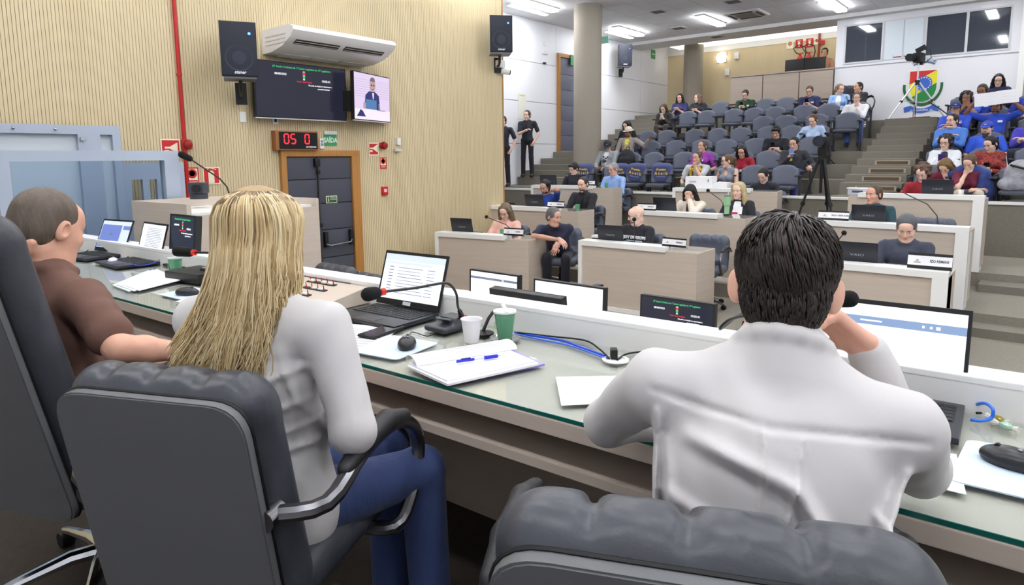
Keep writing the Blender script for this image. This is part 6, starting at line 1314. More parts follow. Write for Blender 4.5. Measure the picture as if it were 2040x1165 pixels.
bm=Matrix.Translation(Vector(P['loc'](0,.134,.34)))@Matrix(P['T'].tolist()).to_4x4()@frame((0,0,0),(-1,0,0),(0,1,0))
text('lettering','JOY DIVISION',.054,C((232,232,238),.6),bm@Matrix.Translation((.045,.02,.006)),P['shirt'],bold=.002,depth=.006)
mb=MB(); mb.span((-.08,-.13,-.012),(.15,-.02,.004),C((190,208,232),.7),mtx=bm)
for i in range(6): mb.tube([(-.05+.02*j,-.035-.015*i+.007*math.sin(j*1.7+i*2.1),.006) for j in range(11)],.0018,C((110,120,150),.7),5,mtx=bm)
mb.build('printed_panel',parent=P['shirt'],smooth=0)
e=empty('note_paper',tuple(P['W'](P['A'][1][2]+np.array([0,.10,.02]))),P['o'].rotation_euler.z and 175,'small white note held by the bald man','paper'); mb=MB(); mb.box((0,0,0),(.09,.003,.12),m_paper,rot=(-20,0,10)); mb.build('sheet',parent=e,smooth=0)
P=person('stocky man in dark grey polo with short grey hair, looking down at desk',(-1.071,7.420,0.679),180,H1,hair='short',hairc=(104,106,112),skin=(236,193,174),topc=(62,66,82),top='tee',collar=True,lean=10,hp=26,hy=4,armR=(.12,.38,.16),armL=(-.05,.36,.165),fat=.028,pants=(40,42,54),hs=1.06,beard=((190,150,134),1) if False else None)
chair_for(P,-.47,'grey leather chair under the man in grey polo')
# --- second row
P=person('man in royal blue shirt holding a phone to his ear',(-6.776,9.100,0.903),190,H2,hair='buzz',hairc=(36,30,30),skin=(207,163,142),topc=(36,74,166),top='tee',lean=16,hp=26,hy=-8,armL=('face',-.13,.0,-.07,-.7,.2,-.6),armR=(.15,.40,.16),beard=((46,36,34),1),pants=(40,42,54))
chair_for(P,-.28,'grey leather chair under the man phoning in royal blue')
e=empty('smartphone',tuple(P['W'](P['H']+P['Rh']@np.array([-.10,.02,.0]))),190,'black phone at the ear of the man in royal blue','phone'); mb=MB(); mb.box((0,0,0),(.012,.07,.14),m_black,bev=.003); mb.build('phone_body',parent=e)
P=person('bearded man in black jacket over dark shirt at the second row left desk',(-6.021,9.150,0.958),182,H2,hair='buzz',hairc=(60,52,50),skin=(236,195,178),topc=(32,32,40),top='blazer',inner=(22,22,28),collar=True,lean=5,hp=14,hy=-4,armR=DK_R,armL=DK_L,beard=((88,66,56),1),pants=(34,34,42),badge=(0,.128,.36,.012,.16,(60,60,66)))
chair_for(P,-.28,'grey leather chair under the bearded man in black jacket')
P=person('woman with black hair covering her face with her hand, cream jacket',(-4.218,9.350,0.854),182,H2,fem=True,hair='straight',hairc=(30,22,24),skin=(234,190,172),topc=(232,222,206),top='blazer',inner=(70,50,66),lean=20,hp=34,hy=6,armR=(.2,.38,.17),armL=('face',-.02,.135,-.045,-.5,.5,-.8),handcurl=.2,pants=(40,42,54))
chair_for(P,-.28,'grey leather chair under the woman covering her face')
P=person('blonde woman in black blazer over white top beside the green tumbler',(-3.474,9.350,0.903),182,H2,fem=True,hair='straight',hairc=(226,206,160),skin=(245,205,190),topc=(36,36,44),top='blazer',inner=(240,240,244),lean=3,hp=6,hy=-10,armR=(.16,.34,.14),armL=(-.16,.34,.14),pants=(34,36,44))
chair_for(P,-.28,'grey leather chair under the blonde woman in blazer')
P=person('older man in dark teal shirt at the second row right desk, looking left',(-1.725,9.300,0.897),180,H2,hair='receding',hairc=(96,78,66),skin=(226,174,153),topc=(40,72,82),top='long',collar=True,lean=8,hp=2,hy=-28,armR=(.14,.40,.16),armL=(-.14,.38,.16),pants=(40,42,54))
chair_for(P,-.28,'grey leather chair under the man in teal shirt')
# --- rear desks
P=person('young man with dark hair and glasses in black at a laptop, rear left desk',(-7.571,11.150,1.175),186,H3,hair='tuft',hairc=(32,28,30),skin=(239,199,182),topc=(32,34,42),top='tee',lean=14,hp=20,hy=-14,glasses=(40,36,36),armR=DK_R,armL=DK_L,pants=(40,42,54))
chair_for(P,-.10,'grey leather chair under the young man with glasses in black')
P=person('grey haired man with glasses in light blue shirt, rear left desk',(-6.725,11.300,1.165),184,H3,hair='short',hairc=(176,174,172),skin=(230,180,163),topc=(150,182,236),top='long',collar=True,lean=10,hp=12,hy=-22,glasses=(90,60,50),armR=DK_R,armL=DK_L,pants=(40,42,54),fat=.01)
chair_for(P,-.10,'grey leather chair under the grey haired man in light blue')
P=person('young man in black sweater bent over papers at the rear middle desk',(-3.836,11.450,1.069),180,H3,hair='short',hairc=(40,34,34),skin=(234,195,178),topc=(40,42,52),top='long',lean=26,hp=34,hy=-6,armR=(.14,.42,.16),armL=(-.14,.42,.16),pants=(40,42,54),fat=.01,tclamp=(.8,1.3))
chair_for(P,-.10,'grey leather chair under the man in black sweater')
P=person('curly haired person with glasses in red top, rear right desk',(-1.442,11.050,1.137),184,H3,fem=True,hair='curly',hairc=(112,84,66),skin=(236,197,182),topc=(150,32,44),top='long',lean=20,hp=30,hy=-16,glasses=(150,140,140),armR=DK_R,armL=DK_L,pants=(40,42,54),inner=None)
chair_for(P,-.10,'grey leather chair under the curly haired person in red')
# --- audience, left of the aisle
def aud(label,px,k,yaw=184,**kw):
    return person(label,px,yaw,HZ(k),**kw)
sk1=(236,196,176);sk2=(218,172,148);sk3=(158,112,90)
P=aud('man in black cap and grey hoodie over printed white tee, slouching',(-7.859,12.950,1.665),1,190,hair='short',hairc=(50,40,36),hat='cap',hatc=(34,36,48),topc=(150,156,160),top='blazer',inner=(236,236,240),lean=-6,hp=30,hy=10,armR=(.14,.32,.06),armL=(-.10,.32,.04),pants=(84,80,82),skin=sk2)
mb=MB(); bm=Matrix.Translation(Vector(P['loc'](0,.105,.30)))@Matrix(P['T'].tolist()).to_4x4()@frame((0,0,0),(-1,0,0),(0,1,0))
for i in range(9): mb.box((random.uniform(-.06,.06),random.uniform(-.08,.05),.012),(.03,.04,.006),C((50,50,60),.6),mtx=bm,rot=(0,0,random.uniform(0,90)))
mb.build('shirt_print',parent=P['shirt'],smooth=0)
P=aud('man in white fedora, yellow tee and grey jacket with one arm stretched out',(-7.813,13.800,1.978),2,186,hair='short',hairc=(40,34,32),hat='fedora',hatc=(234,228,212),topc=(158,148,142),top='blazer',inner=(232,216,70),lean=-4,hp=12,hy=-14,skin=sk3,beard=((70,60,58),1),armL=(-.58,.12,.36,-.2,-.2,-.8),armR=(.14,.26,.06),pants=(120,134,168),badge=(-.02,.13,.34,.06,.04))
aud('woman with black hair in black clothes behind the man in fedora',(-8.312,14.600,2.186),3,186,fem=True,hair='straight',hairc=(20,18,22),topc=(24,24,30),top='long',lean=16,hp=24,hy=-14,armR=LAP_R,armL=LAP_L,pants=(30,30,40),skin=sk1)
P=aud('woman with long hair in dark jacket bent over her phone at far left',(-8.122,16.200,2.679),5,188,fem=True,hair='long',hairc=(96,80,56),topc=(58,60,56),top='long',lean=26,hp=34,armR=PH_R,armL=PH_L,pants=(74,62,58),skin=sk1); phone(P,'phone of the woman in dark jacket at far left',(220,220,224))
aud('woman in navy polo with dark shoulder hair in the rear row, left of two',(-8.057,17.050,2.990),6,186,fem=True,hair='bob',hairc=(30,24,26),topc=(44,46,96),top='tee',collar=True,lean=2,hp=8,armR=(.03,.28,.22),armL=(-.03,.28,.22),pants=(34,36,44),skin=sk2)
aud('woman in black shirt with wavy brown hair in the rear row, right of two',(-7.533,17.050,2.957),6,186,fem=True,hair='wavy',hairc=(130,104,84),topc=(36,36,46),top='tee',lean=2,hp=2,hy=-40,armR=(.03,.27,.20),armL=(-.03,.27,.20),pants=(34,36,44),skin=sk1)
P=aud('man in dark green sweater looking down in the rear row',(-6.254,17.050,2.964),6,184,hair='short',hairc=(64,50,44),topc=(34,62,42),top='long',lean=6,hp=30,armR=PH_R,armL=PH_L,pants=(80,96,130),skin=sk1,beard=((100,80,70),1),badge=(-.1,.13,.34,.06,.04)); phone(P,'phone of the man in dark green sweater')
P=aud('man in navy polo with green lanyard in the rear row',(-4.690,17.050,2.942),6,184,hair='short',hairc=(84,68,58),topc=(38,42,84),top='tee',collar=True,lean=8,hp=24,armR=PH_R,armL=PH_L,pants=(90,110,150),skin=sk2,fat=.02,badge=(-.09,.14,.36,.06,.035)); phone(P,'phone of the man in navy polo, rear row')
mb=MB(); L=P['loc']; mb.tube([L(-.06,.03,.47),L(-.03,.13,.36),L(0,.15,.27)],.006,C((80,190,180),.5)); mb.tube([L(.06,.03,.47),L(.03,.13,.36),L(0,.15,.27)],.006,C((80,190,180),.5)); mb.box(L(0,.158,.25),(.06,.006,.03),C((120,210,200),.5)); mb.build('lanyard',parent=P['shirt'])
aud('woman in light blue cardigan turning right in the rear row',(-4.019,17.050,2.941),6,182,fem=True,hair='ponytail',hairc=(150,120,84),topc=(150,186,232),top='blazer',inner=(238,236,238),lean=4,hp=14,hy=44,armR=LAP_R,armL=LAP_L,pants=(180,172,168),skin=sk1)
person('man with shaved dark hair in black seated beside the crest wall, looking left',(-3.698,17.400,2.990),150,2.02+.55,hair='buzz',hairc=(44,38,38),topc=(40,40,46),top='tee',lean=0,hp=2,hy=-60+90-40,armR=LAP_R,armL=LAP_L,pants=(40,42,54),skin=sk2)
aud('man in white shirt resting his chin on his hand by the aisle',(-3.428,16.050,2.631),5,188,hair='short',hairc=(110,84,64),topc=(240,238,240),top='long',collar=True,lean=0,hp=8,armL=('face',-.03,.115,-.19,-.6,.3,-.8),armR=(.20,.30,.06),pants=(70,92,150),skin=sk1,badge=None)
aud('woman in light blue blouse with tied brown hair leaning left',(-3.905,14.550,2.118),3,200,fem=True,hair='bun',hairc=(110,78,54),topc=(186,208,240),top='long',lean=26,side=4,hp=26,hy=-30,armR=(.26,.30,.04),armL=(-.1,.3,.1),pants=(60,66,90),skin=sk1)
P=aud('dark haired man in black tee holding a phone, third row',(-4.391,13.750,1.878),2,184,hair='tuft',hairc=(26,24,28),topc=(34,36,44),top='tee',lean=18,hp=30,armR=(.05,.30,.16),armL=(-.05,.30,.16),pants=(40,44,60),skin=sk2,badge=(-.06,.135,.30,.06,.05)); phone(P,'phone of the dark haired man in black tee')
P=aud('man in dark jacket over black tee raising a blue phone',(-3.794,12.950,1.624),1,182,hair='short',hairc=(34,30,32),topc=(48,48,56),top='blazer',inner=(34,36,44),lean=2,hp=16,hy=-6,armR=(.02,.26,.28),armL=(-.36,.24,.1),pants=(52,62,140),skin=sk2,fat=.025,badge=(.03,.155,.31,.09,.05,(206,210,60))); phone(P,'blue phone raised by the man in dark jacket',(110,150,210),1,75)
P=aud('woman in purple patterned blouse with short grey brown hair',(-5.595,12.950,1.601),1,186,fem=True,hair='short',hairc=(110,92,84),top='tee',lean=2,hp=-4,hy=-24,armR=(.12,.28,.08),armL=(-.18,.26,.04),pants=(60,56,80),skin=sk2,badge=(-.03,.165,.34,.06,.04),topmat=M('purple_print',(110,60,190),.8,var=(70,.3,(170,60,110))))
P=aud('moustached man with yellow patterned scarf resting chin on fist, front row',(-5.355,12.150,1.368),0,184,hair='receding',hairc=(90,78,72),topc=(196,200,204),top='tee',lean=8,hp=6,hy=-12,armL=('face',-.03,.12,-.17,-.5,.4,-.8),armR=(.2,.30,.04),pants=(96,104,92),skin=sk2,beard=None)
v=Vol(); L=P['loc']
for sd in (-1,1): v.chain([L(sd*.07,-.04,.48),L(sd*.085,.05,.46),L(sd*.08,.13,.36),L(sd*.07,.15,.24),L(sd*.065,.15,.12)],[.03,.034,.036,.038,.036],k=.02)
V,Q=v.mesh(.011,1); vmesh('scarf',[(V,Q,0)],[M('scarf_print',(226,190,60),.8,var=(30,.12,(40,34,30)))],P['o'])
v=Vol(); v.cap((-.022,.097,-.05),(.022,.097,-.05),.008,k=.005); V,Q=v.mesh(.005,1); vmesh('moustache',[(V@P['Rh'].T+P['H'],Q,0)],[C((70,58,52),.8)],P['o'])
aud('woman in grey sleeveless top with brown ponytail turning away, front row',(-4.754,12.150,1.307),0,168,fem=True,hair='ponytail',hairc=(118,92,66),topc=(132,136,150),top='sleeveless',lean=10,hp=6,hy=-70+30,armR=(.24,.22,.12),armL=(-.05,.26,.12),pants=(60,60,72),skin=sk1,glasses=(60,50,50))
aud('woman in red top with long dark hair leaning forward, second row',(-4.742,12.850,1.487),1,176,fem=True,hair='straight',hairc=(44,30,32),topc=(160,28,50),top='long',lean=28,hp=26,hy=12,armR=(.05,.34,.0),armL=(-.14,.40,.10),pants=(40,36,44),skin=sk2)
# --- audience, right of the aisle
blu=(48,84,206)
aud('woman with long black hair in navy jacket in the highest right row',(-0.953,16.200,2.830),5,172,fem=True,hair='straight',hairc=(18,18,24),topc=(44,50,84),top='long',lean=8,hp=16,hy=10,glasses=(60,60,66),armR=LAP_R,armL=LAP_L,pants=(40,42,60),skin=sk1)
P=aud('person in blue polo with curly top, face behind the raised left sheet',(-1.146,15.500,2.591),4,172,hair='short',hairc=(60,50,44),topc=blu,top='tee',lean=4,hp=20,armR=(.1,.3,.12),armL=(-.1,.3,.12),pants=(40,42,60),skin=sk3,badge=(-.1,.135,.34,.07,.04))
P=aud('man in blue polo with curly dark hair raising a fist to his face',(-1.372,15.300,2.452),4,170,hair='curly',hairc=(26,24,28),topc=blu,top='tee',lean=8,hp=10,hy=14,armR=('face',.03,.12,-.16,.6,.4,-.7),armL=('face',-.06,.13,-.14,-.7,.3,-.6),pants=(40,42,60),skin=sk3,badge=(-.03,.135,.34,.07,.04))
P=aud('bearded man in blue polo with both hands raised holding white sheets',(-0.855,14.600,2.225),3,174,hair='short',hairc=(40,34,34),topc=blu,top='tee',collar=True,lean=2,hp=4,armR=(.30,.20,.62,.8,-.1,-.4,0,1,0),armL=(-.26,.22,.60,-.8,-.1,-.4,0,1,0),pants=(40,42,60),skin=sk3,beard=((56,44,42),1),badge=(-.09,.135,.36,.07,.035))
for px,w,lab,rz in (((-1.002,14.280,2.346),.52,'white paper sheet held up, left of the two raised sheets',-6),((-0.693,14.240,2.375),.52,'white paper sheet held up, right of the two raised sheets',-4)):
    e=empty('raised_sheet',px,rz,lab,'paper'); mb=MB(); mb.box((0,0,0),(.32,.003,.225),m_paper,rot=(0,-4,0)); mb.build('sheet',parent=e,smooth=0); mb=MB()
    for i in range(3): mb.box((.02,-.0016,.05-.05*i),(.2,.0004,.005),C((226,226,232),.6)); 
    mb.build('faint_writing',parent=e,smooth=0)
aud('man in navy cap and glasses in blue polo with folded arms',(-1.448,14.500,2.226),3,174,hair='short',hairc=(50,42,40),hat='cap',hatc=(42,54,110),topc=blu,top='tee',lean=0,hp=6,hy=8,armR=CR_R,armL=CR_L,pants=(40,42,60),skin=sk2,glasses=(50,50,56),badge=(-.1,.15,.36,.07,.04),fat=.01)
aud('man with glasses in light blue sweater with crossed arms',(-1.410,13.750,1.971),2,176,hair='short',hairc=(44,36,38),topc=(74,124,206),top='long',lean=0,hp=0,hy=-24,armR=CR_R,armL=CR_L,pants=(28,28,36),skin=sk1,glasses=(60,60,66),beard=((90,70,64),1),fat=.025,badge=(.06,.165,.34,.07,.05))
aud('full bearded man in blue cap and blue tee by the right edge',(-0.907,13.700,1.823),2,176,hair='short',hairc=(60,50,44),hat='cap',hatc=(52,74,180),topc=(52,92,214),top='tee',lean=0,hp=6,hy=-6,armR=(.16,.26,.06),armL=(-.22,.26,.1),pants=(40,44,60),skin=sk1,beard=((74,62,58),2),fat=.04,badge=(-.07,.175,.35,.11,.022))
P=aud('woman with glasses and curly dark hair in white jacket holding purple phone',(-1.395,12.950,1.589),1,178,fem=True,hair='curly',hairc=(58,44,44),topc=(226,230,236),top='blazer',inner=(50,46,56),lean=4,hp=10,hy=-12,armR=(.04,.30,.20),armL=(-.06,.30,.20),pants=(60,60,70),skin=sk1,glasses=(60,50,54)); phone(P,'purple phone held by the woman in white jacket',(74,50,120),None,75,1.4)
P=aud('dark haired woman in multicoloured jacket with white sleeve stripes',(-0.786,12.900,1.552),1,186,fem=True,hair='ponytail',hairc=(28,22,26),top='long',lean=14,hp=26,hy=-38,armR=(.1,.32,.14),armL=(-.02,.32,.10),pants=(34,34,40),skin=sk1,topmat=M('floral_print',(44,40,44),.8,var=(60,.25,(190,70,60))))
S,E,W,_,_=P['A'][-1]; mb=MB()
for o in (-.02,.005,.03): mb.tube([S+np.array([-.03,o*.5,.055]),(S+E)/2+np.array([-.055,o,.0]),E+np.array([-.05,o,.01])],.006,C((236,236,238),.6),6)
mb.build('sleeve_stripes',parent=P['shirt'])
phone(P,'phone of the woman in multicoloured jacket')
aud('person with wavy light brown hair in maroon bending low at the front right',(-1.280,12.100,1.207),0,196,fem=True,hair='wavy',hairc=(136,108,62),topc=(112,34,58),top='tee',lean=44,hp=44,hy=-34,armR=(.1,.42,.08),armL=('face',-.02,.12,-.15,-.4,.5,-.8),pants=(60,60,72),skin=sk1,tclamp=(.8,1.2))
P=aud('woman with brown ponytail leaning on her hand, blue jacket over her shoulders',(-0.973,12.050,1.269),0,192,fem=True,hair='ponytail',hairc=(110,82,58),topc=(112,34,58),top='tee',lean=34,hp=34,hy=-30,armR=('face',.03,.12,-.12,.3,.6,-.9),armL=(-.1,.36,.06),pants=(196,186,170),skin=sk1,tclamp=(.8,1.2))
v=Vol(); L=P['loc']
v.chain([L(-.21,.0,.44),L(-.1,-.05,.49),L(.08,-.05,.49),L(.2,.0,.43)],.065,k=.05); v.chain([L(-.21,-.0,.44),L(-.25,.06,.30),L(-.27,.10,.12),L(-.26,.12,-.08)],[.06,.07,.085,.09],k=.05); v.ell(L(0,-.10,.25),(.2,.05,.22),Rm=P['T'],k=.05); v.chain([L(-.17,.07,.42),L(-.16,.12,.25),L(-.2,.14,.05)],[.04,.045,.05],k=.04)
V,Q=v.mesh(.013,1); vmesh('draped_jacket',[(V,Q,0)],[shirt_mat((52,68,132))],P['o'])
aud('person in violet blue sweatshirt with crossed arms at the right edge',(-0.320,13.750,1.949),2,168,hair='short',hairc=(50,42,40),topc=(70,64,180),top='three',lean=0,hp=4,armR=CR_R,armL=CR_L,pants=(40,44,60),skin=sk1,fat=.02)
aud('person in navy polo with bare forearms at the right edge, higher up',(-0.399,15.400,2.557),4,168,hair='short',hairc=(50,42,40),topc=(54,70,170),top='tee',lean=0,hp=4,armR=(.22,.22,.05),armL=LAP_L,pants=(40,44,60),skin=sk1)
# --- standing guards
person('guard in black shirt and tie standing with folded arm by the white wall',(-9.850,12.508,2.417),205,0,stand=True,s=.93,hair='short',hairc=(90,68,54),topc=(36,37,46),top='tee',collar=True,lean=0,hp=4,hy=-12,armR=(-.02,.20,.26,.7,-.2,-.7),armL=(-.20,.06,-.02,-.7,-.5,0),pants=(26,26,34),skin=sk1,badge=(0,.125,.30,.045,.24,(24,24,30)))
person('guard in black standing half hidden by the end of the wooden wall',(-9.920,11.691,2.247),205,0,stand=True,s=.95,hair='short',hairc=(50,40,36),topc=(36,38,50),top='tee',lean=0,hp=4,armR=(.2,.08,-.05,.7,-.5,0),armL=(-.22,.06,-.02,-.7,-.5,0),pants=(26,26,34),skin=sk1)
# --- booth operator
person('operator with dark hair touching her head behind the booth monitors',(-4.831,18.750,4.063),186,2.68+.55,fem=True,hair='bun',hairc=(50,34,32),topc=(206,150,118),top='sleeveless',lean=2,hp=10,armR=('face',.07,.07,-.14,.7,.2,-.7),armL=(-.2,.3,.16),pants=(40,42,54),skin=(226,174,144))
# bags on seats
e=empty('backpack',(-7.35,YB(1)-.28,ZT(1)+.475),6,'black backpack standing on a second row seat','backpack'); v=Vol(); v.ell((0,0,.2),(.2,.13,.24),k=.03); v.box((0,-.1,.14),(.13,.05,.11),rd=.04,k=.03); V,Q=v.mesh(.014,1); vmesh('bag_body',[(V,Q,0)],[C((30,30,36),.7)],e); mb=MB(); mb.tube([(-.05,.05,.42),(-.03,.05,.48),(.03,.05,.48),(.05,.05,.42)],.012,m_black); mb.build('handle',parent=e)
e=empty('backpack',(-.36,YB(0)-.3,ZT(0)+.475),-10,'grey and black bag on a front row seat at the right','backpack'); v=Vol(); v.ell((0,0,.2),(.2,.15,.24),k=.03); v.ell((-.1,-.08,.08),(.15,.1,.1),k=.04); V,Q=v.mesh(.014,1); vmesh('bag_body',[(V,Q,0)],[M('camo',(176,178,186),.7,var=(9,.5,(104,108,118)))],e); mb=MB(); mb.tube([(-.1,-.12,.36),(.1,-.14,.3),(.16,-.1,.1)],.016,m_black); mb.build('strap',parent=e)
e=empty('drink_bottle',(-3.998,12.300,1.147),0,'pink and white drink bottle standing behind the rear middle desk','bottle'); e.location.z=.70; mb=MB(); mb.lathe([(.05,0),(.05,.16),(.02,.2),(.02,.23)],C((196,120,180),.3),16); mb.build('bottle_body',parent=e); mb=MB(); mb.box((-.09,-.0,.06),(.1,.08,.12),m_wplas,bev=.01); mb.build('white_packet',parent=e)
# ================================================================ the three people at the head table
def strands(name,parent,paths,r0,r1,mat,seg=4):
    V=[];Q=[];n=0
    ang=[2*math.pi*k/seg for k in range(seg)]
    for P in paths:
        P=np.array(P); m=len(P); t=np.gradient(P,axis=0); t/=np.linalg.norm(t,axis=1)[:,None]+1e-9
        u=np.cross(t,np.array([.31,.52,.79])); u/=np.linalg.norm(u,axis=1)[:,None]+1e-9; w=np.cross(t,u)
        rr=np.linspace(r0,r1,m)*np.minimum(1,np.linspace(.5,3,m))
        for a in ang: V.append(P+(u*math.cos(a)+w*math.sin(a))*rr[:,None])
        for k in range(seg):
            k2=(k+1)%seg; i=np.arange(m-1); Q.append(np.stack([n+k*m+i,n+k2*m+i,n+k2*m+i+1,n+k*m+i+1],1))
        n+=seg*m
    return vmesh(name,[(np.concatenate(V),np.concatenate(Q),0)],[mat],parent)
def in_head(P,pts): return np.array(pts)@P['Rh'].T+P['H']
m_wshirt=M('white_shirt_cloth',(200,197,197),.75,bump=((160,160,160),.10,.001),sheen=.1)
m_polo=M('brown_pique',(108,78,68),.85,bump=((220,220,220),.25,.001))
# ---- man in brown polo
P1=person('man with cropped greying hair in brown polo at the left edge, seen from behind',(-2.40,.63,1.195),14,.56,skin=(224,172,148),hair='buzz',hairc=(112,98,86),top='tee',topc=(112,82,72),topmat=m_polo,collar=True,pants=(38,40,50),lean=3,hy=10,hp=16,fat=.042,s=1.06,shz=.43,h=.62,hs=1.0,nk=.88,foldamp=.003,neckr=.064,
 armR=dict(E=(-2.022,0.671,0.871),W=(-2.072,0.880,0.803),d=(.2,.9,-.25),n=(-.3,.2,-.9)),armL=dict(E=(-2.68,.80,.84),W=(-2.62,.95,.66)),
 shirtextra=lambda v,c:v.ell((0,.0,-.04),(.20,.15,.12),k=.05),folds=[(0.02,0.36,0.16,0.3,0.012,0.0124),(0,0.25,0.15,0.2,0.012,0.0124),(-0.1,0.15,0.12,0.12,0.012,0.0124),(0.17,0.38,0.17,0.25,0.01,0.0093)],
 headextra=lambda v:(v.cap((-.05,-.082,-.055),(.05,-.082,-.055),.012,k=.02),v.cap((-.04,-.085,-.078),(.04,-.085,-.078),.012,k=.02)))
# ---- blonde woman
P2_=person('woman with long blonde hair in white shirt and blue jeans, seen from behind',(-1.444,.806,1.222),24,.56,fem=True,skin=(232,190,168),hair='bald',top='long',topmat=m_wshirt,topc=(238,238,240),pants=(44,60,104),lean=2,hy=6,hp=6,hs=.95,h=.62,sw=.178,fat=.012,foldamp=.002,shz=.44,
 armR=dict(E=(-1.174,0.849,0.792),W=(-1.373,0.944,0.774),d=(-.6,.7,-.2)),armL=dict(E=(-1.70,.86,.80),W=(-1.63,1.05,.74)),
 kneesW=((-1.33,1.19,.52),(-1.54,1.24,.515),(-1.29,1.18,.10),(-1.5,1.2,.10)),
 folds=[(-0.17,0.37,0.17,0.375,-0.00275,0.006),(0.03,0.31,0.16,0.36,0.0066,0.0099),(0,0.23,0.15,0.28,0.0077,0.0099),(-0.05,0.15,0.15,0.17,0.0088,0.0093),(-0.1,0.1,0.14,0.08,0.0088,0.0087),(0.1,0.4,0.15,0.2,0.0066,0.0099),(-0.02,0.02,0.16,0.05,0.0077,0.0093),(0.04,0.19,0.15,0.22,0.0055,0.0074),(-0.12,0.2,0.02,0.19,0.0055,0.0099),(-0.1,0.3,0,0.28,0.0055,0.0112)],
 shirtextra=lambda v,c:(v.ell(c['loc'](0,-.015,.0),(.185,.14,.17),k=.06)))
H=P2_['H']; rn=random.Random(3); paths=[];roots=[]
def blonde(a,zend,ln=1,n=18,part=None,sh=0):
    ux,uy=math.sin(a),-math.cos(a); pts=[]; py=part if part is not None else rn.uniform(-.06,.055)
    top=np.array([0,py,.118-.5*py*py*10]); sd=np.array([ux*(.092+sh),-.014+uy*(.112+sh),-.03])
    ph=rn.uniform(0,6.28); am=rn.uniform(.006,.022)
    for i in range(n):
        u=i/(n-1)*ln
        if u<.35:
            t=u/.35; p=top*(1-t)**1.0+sd*t; k=math.sin(math.pi*t)*.034; p=p+np.array([ux*k*1.1,uy*k*1.1,k*.95])
        else:
            t=(u-.35)/.65; p=sd+np.array([ux*.012*t-.075*t*t*(1 if ux<.6 else .4),(uy*.012-.025*t)*1.0,(zend+.03)*t]); w=am*t*math.sin(7*t+ph); p=p+np.array([w,w*.5,0])
        pts.append(p)
    return pts
for i in range(2800):
    a=rn.uniform(-2.05,2.05); z=-.33+.05*math.cos(a)*-1+rn.uniform(-.06,.11)
    if a>1.0: z=-.20+rn.uniform(-.05,.05)
    elif a>.5: z=-.27+rn.uniform(-.06,.05)
    paths.append(in_head(P2_,np.array(blonde(a,z,sh=rn.uniform(-.012,.006)))*np.array([.95,.95,1])))
m_blond=M('blonde_hair',(200,170,120),.42,island=[(150,126,88),(190,164,118),(214,192,148),(232,216,180),(204,180,134),(176,148,102)])
v=Vol(); v.ell((0,-.016,.034),(.079,.098,.086),k=.01); v.ell((0,-.055,-.06),(.074,.036,.10),k=.03); v.chain([(0,-.085,-.1),(-.035,-.10,-.2),(-.06,-.10,-.28)],[.045,.034,.012],k=.03)
for q in (-1,1): v.chain([(q*.068,-.02,.02),(q*.072,-.035,-.08),(q*.06-.025,-.06,-.17)],[.018,.02,.014],k=.03)
v.ell((0,.115,-.05),(.062,.085,.105),k=.01,sub=True)
V,Q=v.mesh(.005,1); hb=vmesh('hair',[(V@P2_['Rh'].T+H,Q,0)],[M('blonde_base',(178,150,104),.5,var=((60,60,6),.9,(140,114,76)))],P2_['o'])
strands('hair_strands',hb,paths,.0026,.0010,m_blond)
for i in range(260): roots.append(in_head(P2_,[np.array(q)*np.array([.965,.965,1.005]) for q in blonde(rn.uniform(-1.8,1.8),-.2,ln=rn.uniform(.16,.30),n=7)]))
strands('hair_roots',hb,roots,.0022,.0006,M('dark_roots',(96,78,56),.5,island=[(82,66,48),(120,98,70),(150,124,88)]))
# ---- dark haired man
P3=person('man with thick dark hair in white shirt leaning on the table, seen from behind',(-.342,1.151,1.174),25,.56,skin=(232,180,158),hair='crop',hairc=(34,27,25),top='long',topc=(240,239,240),topmat=m_wshirt,shirtextra=lambda v,c:v.ell((0,.0,-.03),(.19,.14,.12),k=.05),collar=True,pants=(40,44,60),lean=22,side=6,hy=-8,hp=14,hr=3,h=.45,sw=.195,fat=.028,foldamp=.002,hs=.91,nk=.78,handcurl=.95,shz=.425,headextra=lambda v:[v.ell((q*.088,-.016,-.008),(.010,.021,.033),Rm=rotm(-14,0,-q*35),k=.008) for q in (-1,1)],tclamp=(.8,1.2),
 armL=dict(E=(-.70,1.165,.835),W=(-.53,1.37,.815)),armR=dict(E=(-.15,1.335,.835),W=(-.236,1.305,1.045),d=(-.62,-.25,.55),n=(-.5,-.6,-.2)),
 folds=[(-0.2,0.41,-0.02,0.385,-0.006,0.006),(-0.02,0.385,0.21,0.405,-0.006,0.006),(-0.03,0.385,-0.022,0.27,0.008,0.0043),(0.03,0.385,0.02,0.27,0.008,0.0043),(-0.13,0.35,0.02,0.31,0.016,0.0136),(0.02,0.31,0.15,0.17,0.022,0.0124),(0,0.24,0.14,0.13,0.018,0.0099),(-0.16,0.27,0.02,0.21,0.01,0.0112),(0.03,0.13,0.17,0.16,0.018,0.0087),(-0.15,0.17,0.02,0.12,0.012,0.0099),(-0.02,0.06,0.17,0.08,0.018,0.0087),(-0.16,0.05,-0.02,0.03,0.012,0.0099),(-0.17,0.34,-0.12,0.14,0.01,0.0099),(0.19,0.36,0.14,0.23,0.018,0.0099),(0.14,0.3,0.19,0.24,0.012,0.0074),(-0.19,0.38,-0.17,0.2,0.014,0.0074),(-0.1,0.01,0.12,-0.01,0.012,0.0087)])
rn=random.Random(5); tf=[]
Cc=np.array([0,-.016,.037]); Er=np.array([.087,.108,.100]); Cb=np.array([0,-.042,-.012]); Eb=np.array([.075,.064,.088])
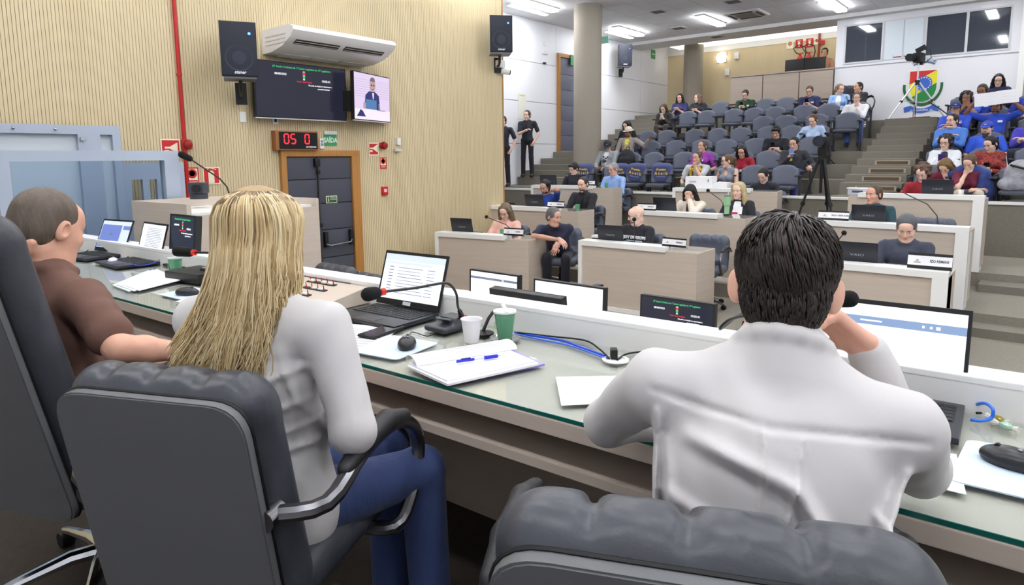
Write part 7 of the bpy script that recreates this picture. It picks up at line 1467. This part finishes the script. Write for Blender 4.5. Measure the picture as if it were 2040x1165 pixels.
for i in range(4200):
    low=i>2700
    a=rn.uniform(0,6.283); ph=math.acos(rn.uniform(-.5,1) if not low else rn.uniform(-.85,.25)); d=np.array([math.sin(ph)*math.cos(a),math.sin(ph)*math.sin(a),math.cos(ph)])
    c,er=(Cb,Eb) if low else (Cc,Er)
    p=c+d*er
    if (p[1]>.05 and p[2]<.075) or (low and p[1]>-.03) or (not low and p[2]<-.03 and p[1]>-.05): continue
    if abs(p[0])>.062 and p[2]<-.02 and p[1]>-.045: continue
    if p[2]<-.088: continue
    cr=np.array([.018,-.05,.12]); f=p-cr; f[2]-=.07; f=f-d*(f@d); f=nrm(f)+.45*np.cross(d,nrm(f)); f=nrm(f)
    if low: f=nrm(np.array([.15*rn.uniform(-1,1)+.1,0,-1]))
    L=(.020 if low else .034+.030*max(0,d[2]))+rn.uniform(0,.012); pts=[]
    up_=.004+.012*max(0,d[2])*rn.random()
    for k in range(5):
        t=k/4; q=(p+f*L*t-c)/er; q=q/np.linalg.norm(q); pts.append(c+q*er*(1-.03)+q*(up_*math.sin(2.6*t)+.002))
    tf.append(in_head(P3,np.array(pts)*.91))
h3=[c for c in P3['o'].children if c.name.startswith('hair')][0]
v=Vol(); v.ell((0,-.068,-.048),(.056,.026,.046),k=.02); V,Q=v.mesh(.005,1); vmesh('nape_hair',[(in_head(P3,V*.91),Q,0)],[C((34,27,25),.6)],h3)
strands('hair_strands',h3,tf,.0028,.0007,M('dark_hair',(40,32,30),.38,island=[(24,19,18),(40,32,29),(58,46,41),(34,27,26)]))
# ================================================================ camera, world, view
cam=bpy.data.cameras.new('camera'); co=bpy.data.objects.new('camera',cam); COL.objects.link(co)
cam.sensor_width=36; cam.lens=1295/2040*36; cam.shift_y=-97.5/2040; cam.clip_start=.05; cam.clip_end=100
mw=Matrix([[0.770925, -0.0757, 0.632411], [0.636858, 0.106143, -0.76364], [-0.009318, 0.991465, 0.130039]]).to_4x4(); mw.translation=Vector((0,0,1.40)); co.matrix_world=mw; SC.camera=co
w=bpy.data.worlds.new('world'); SC.world=w; w.use_nodes=True; w.node_tree.nodes['Background'].inputs[0].default_value=(1,1,1,1); w.node_tree.nodes['Background'].inputs[1].default_value=.35
SC.view_settings.view_transform='Standard'; SC.view_settings.look='None'; SC.view_settings.gamma=1; SC.view_settings.exposure=0.33
SC.view_settings.use_curve_mapping=False
SC.cycles.max_bounces=7; SC.cycles.transparent_max_bounces=10; SC.cycles.caustics_reflective=False; SC.cycles.caustics_refractive=False
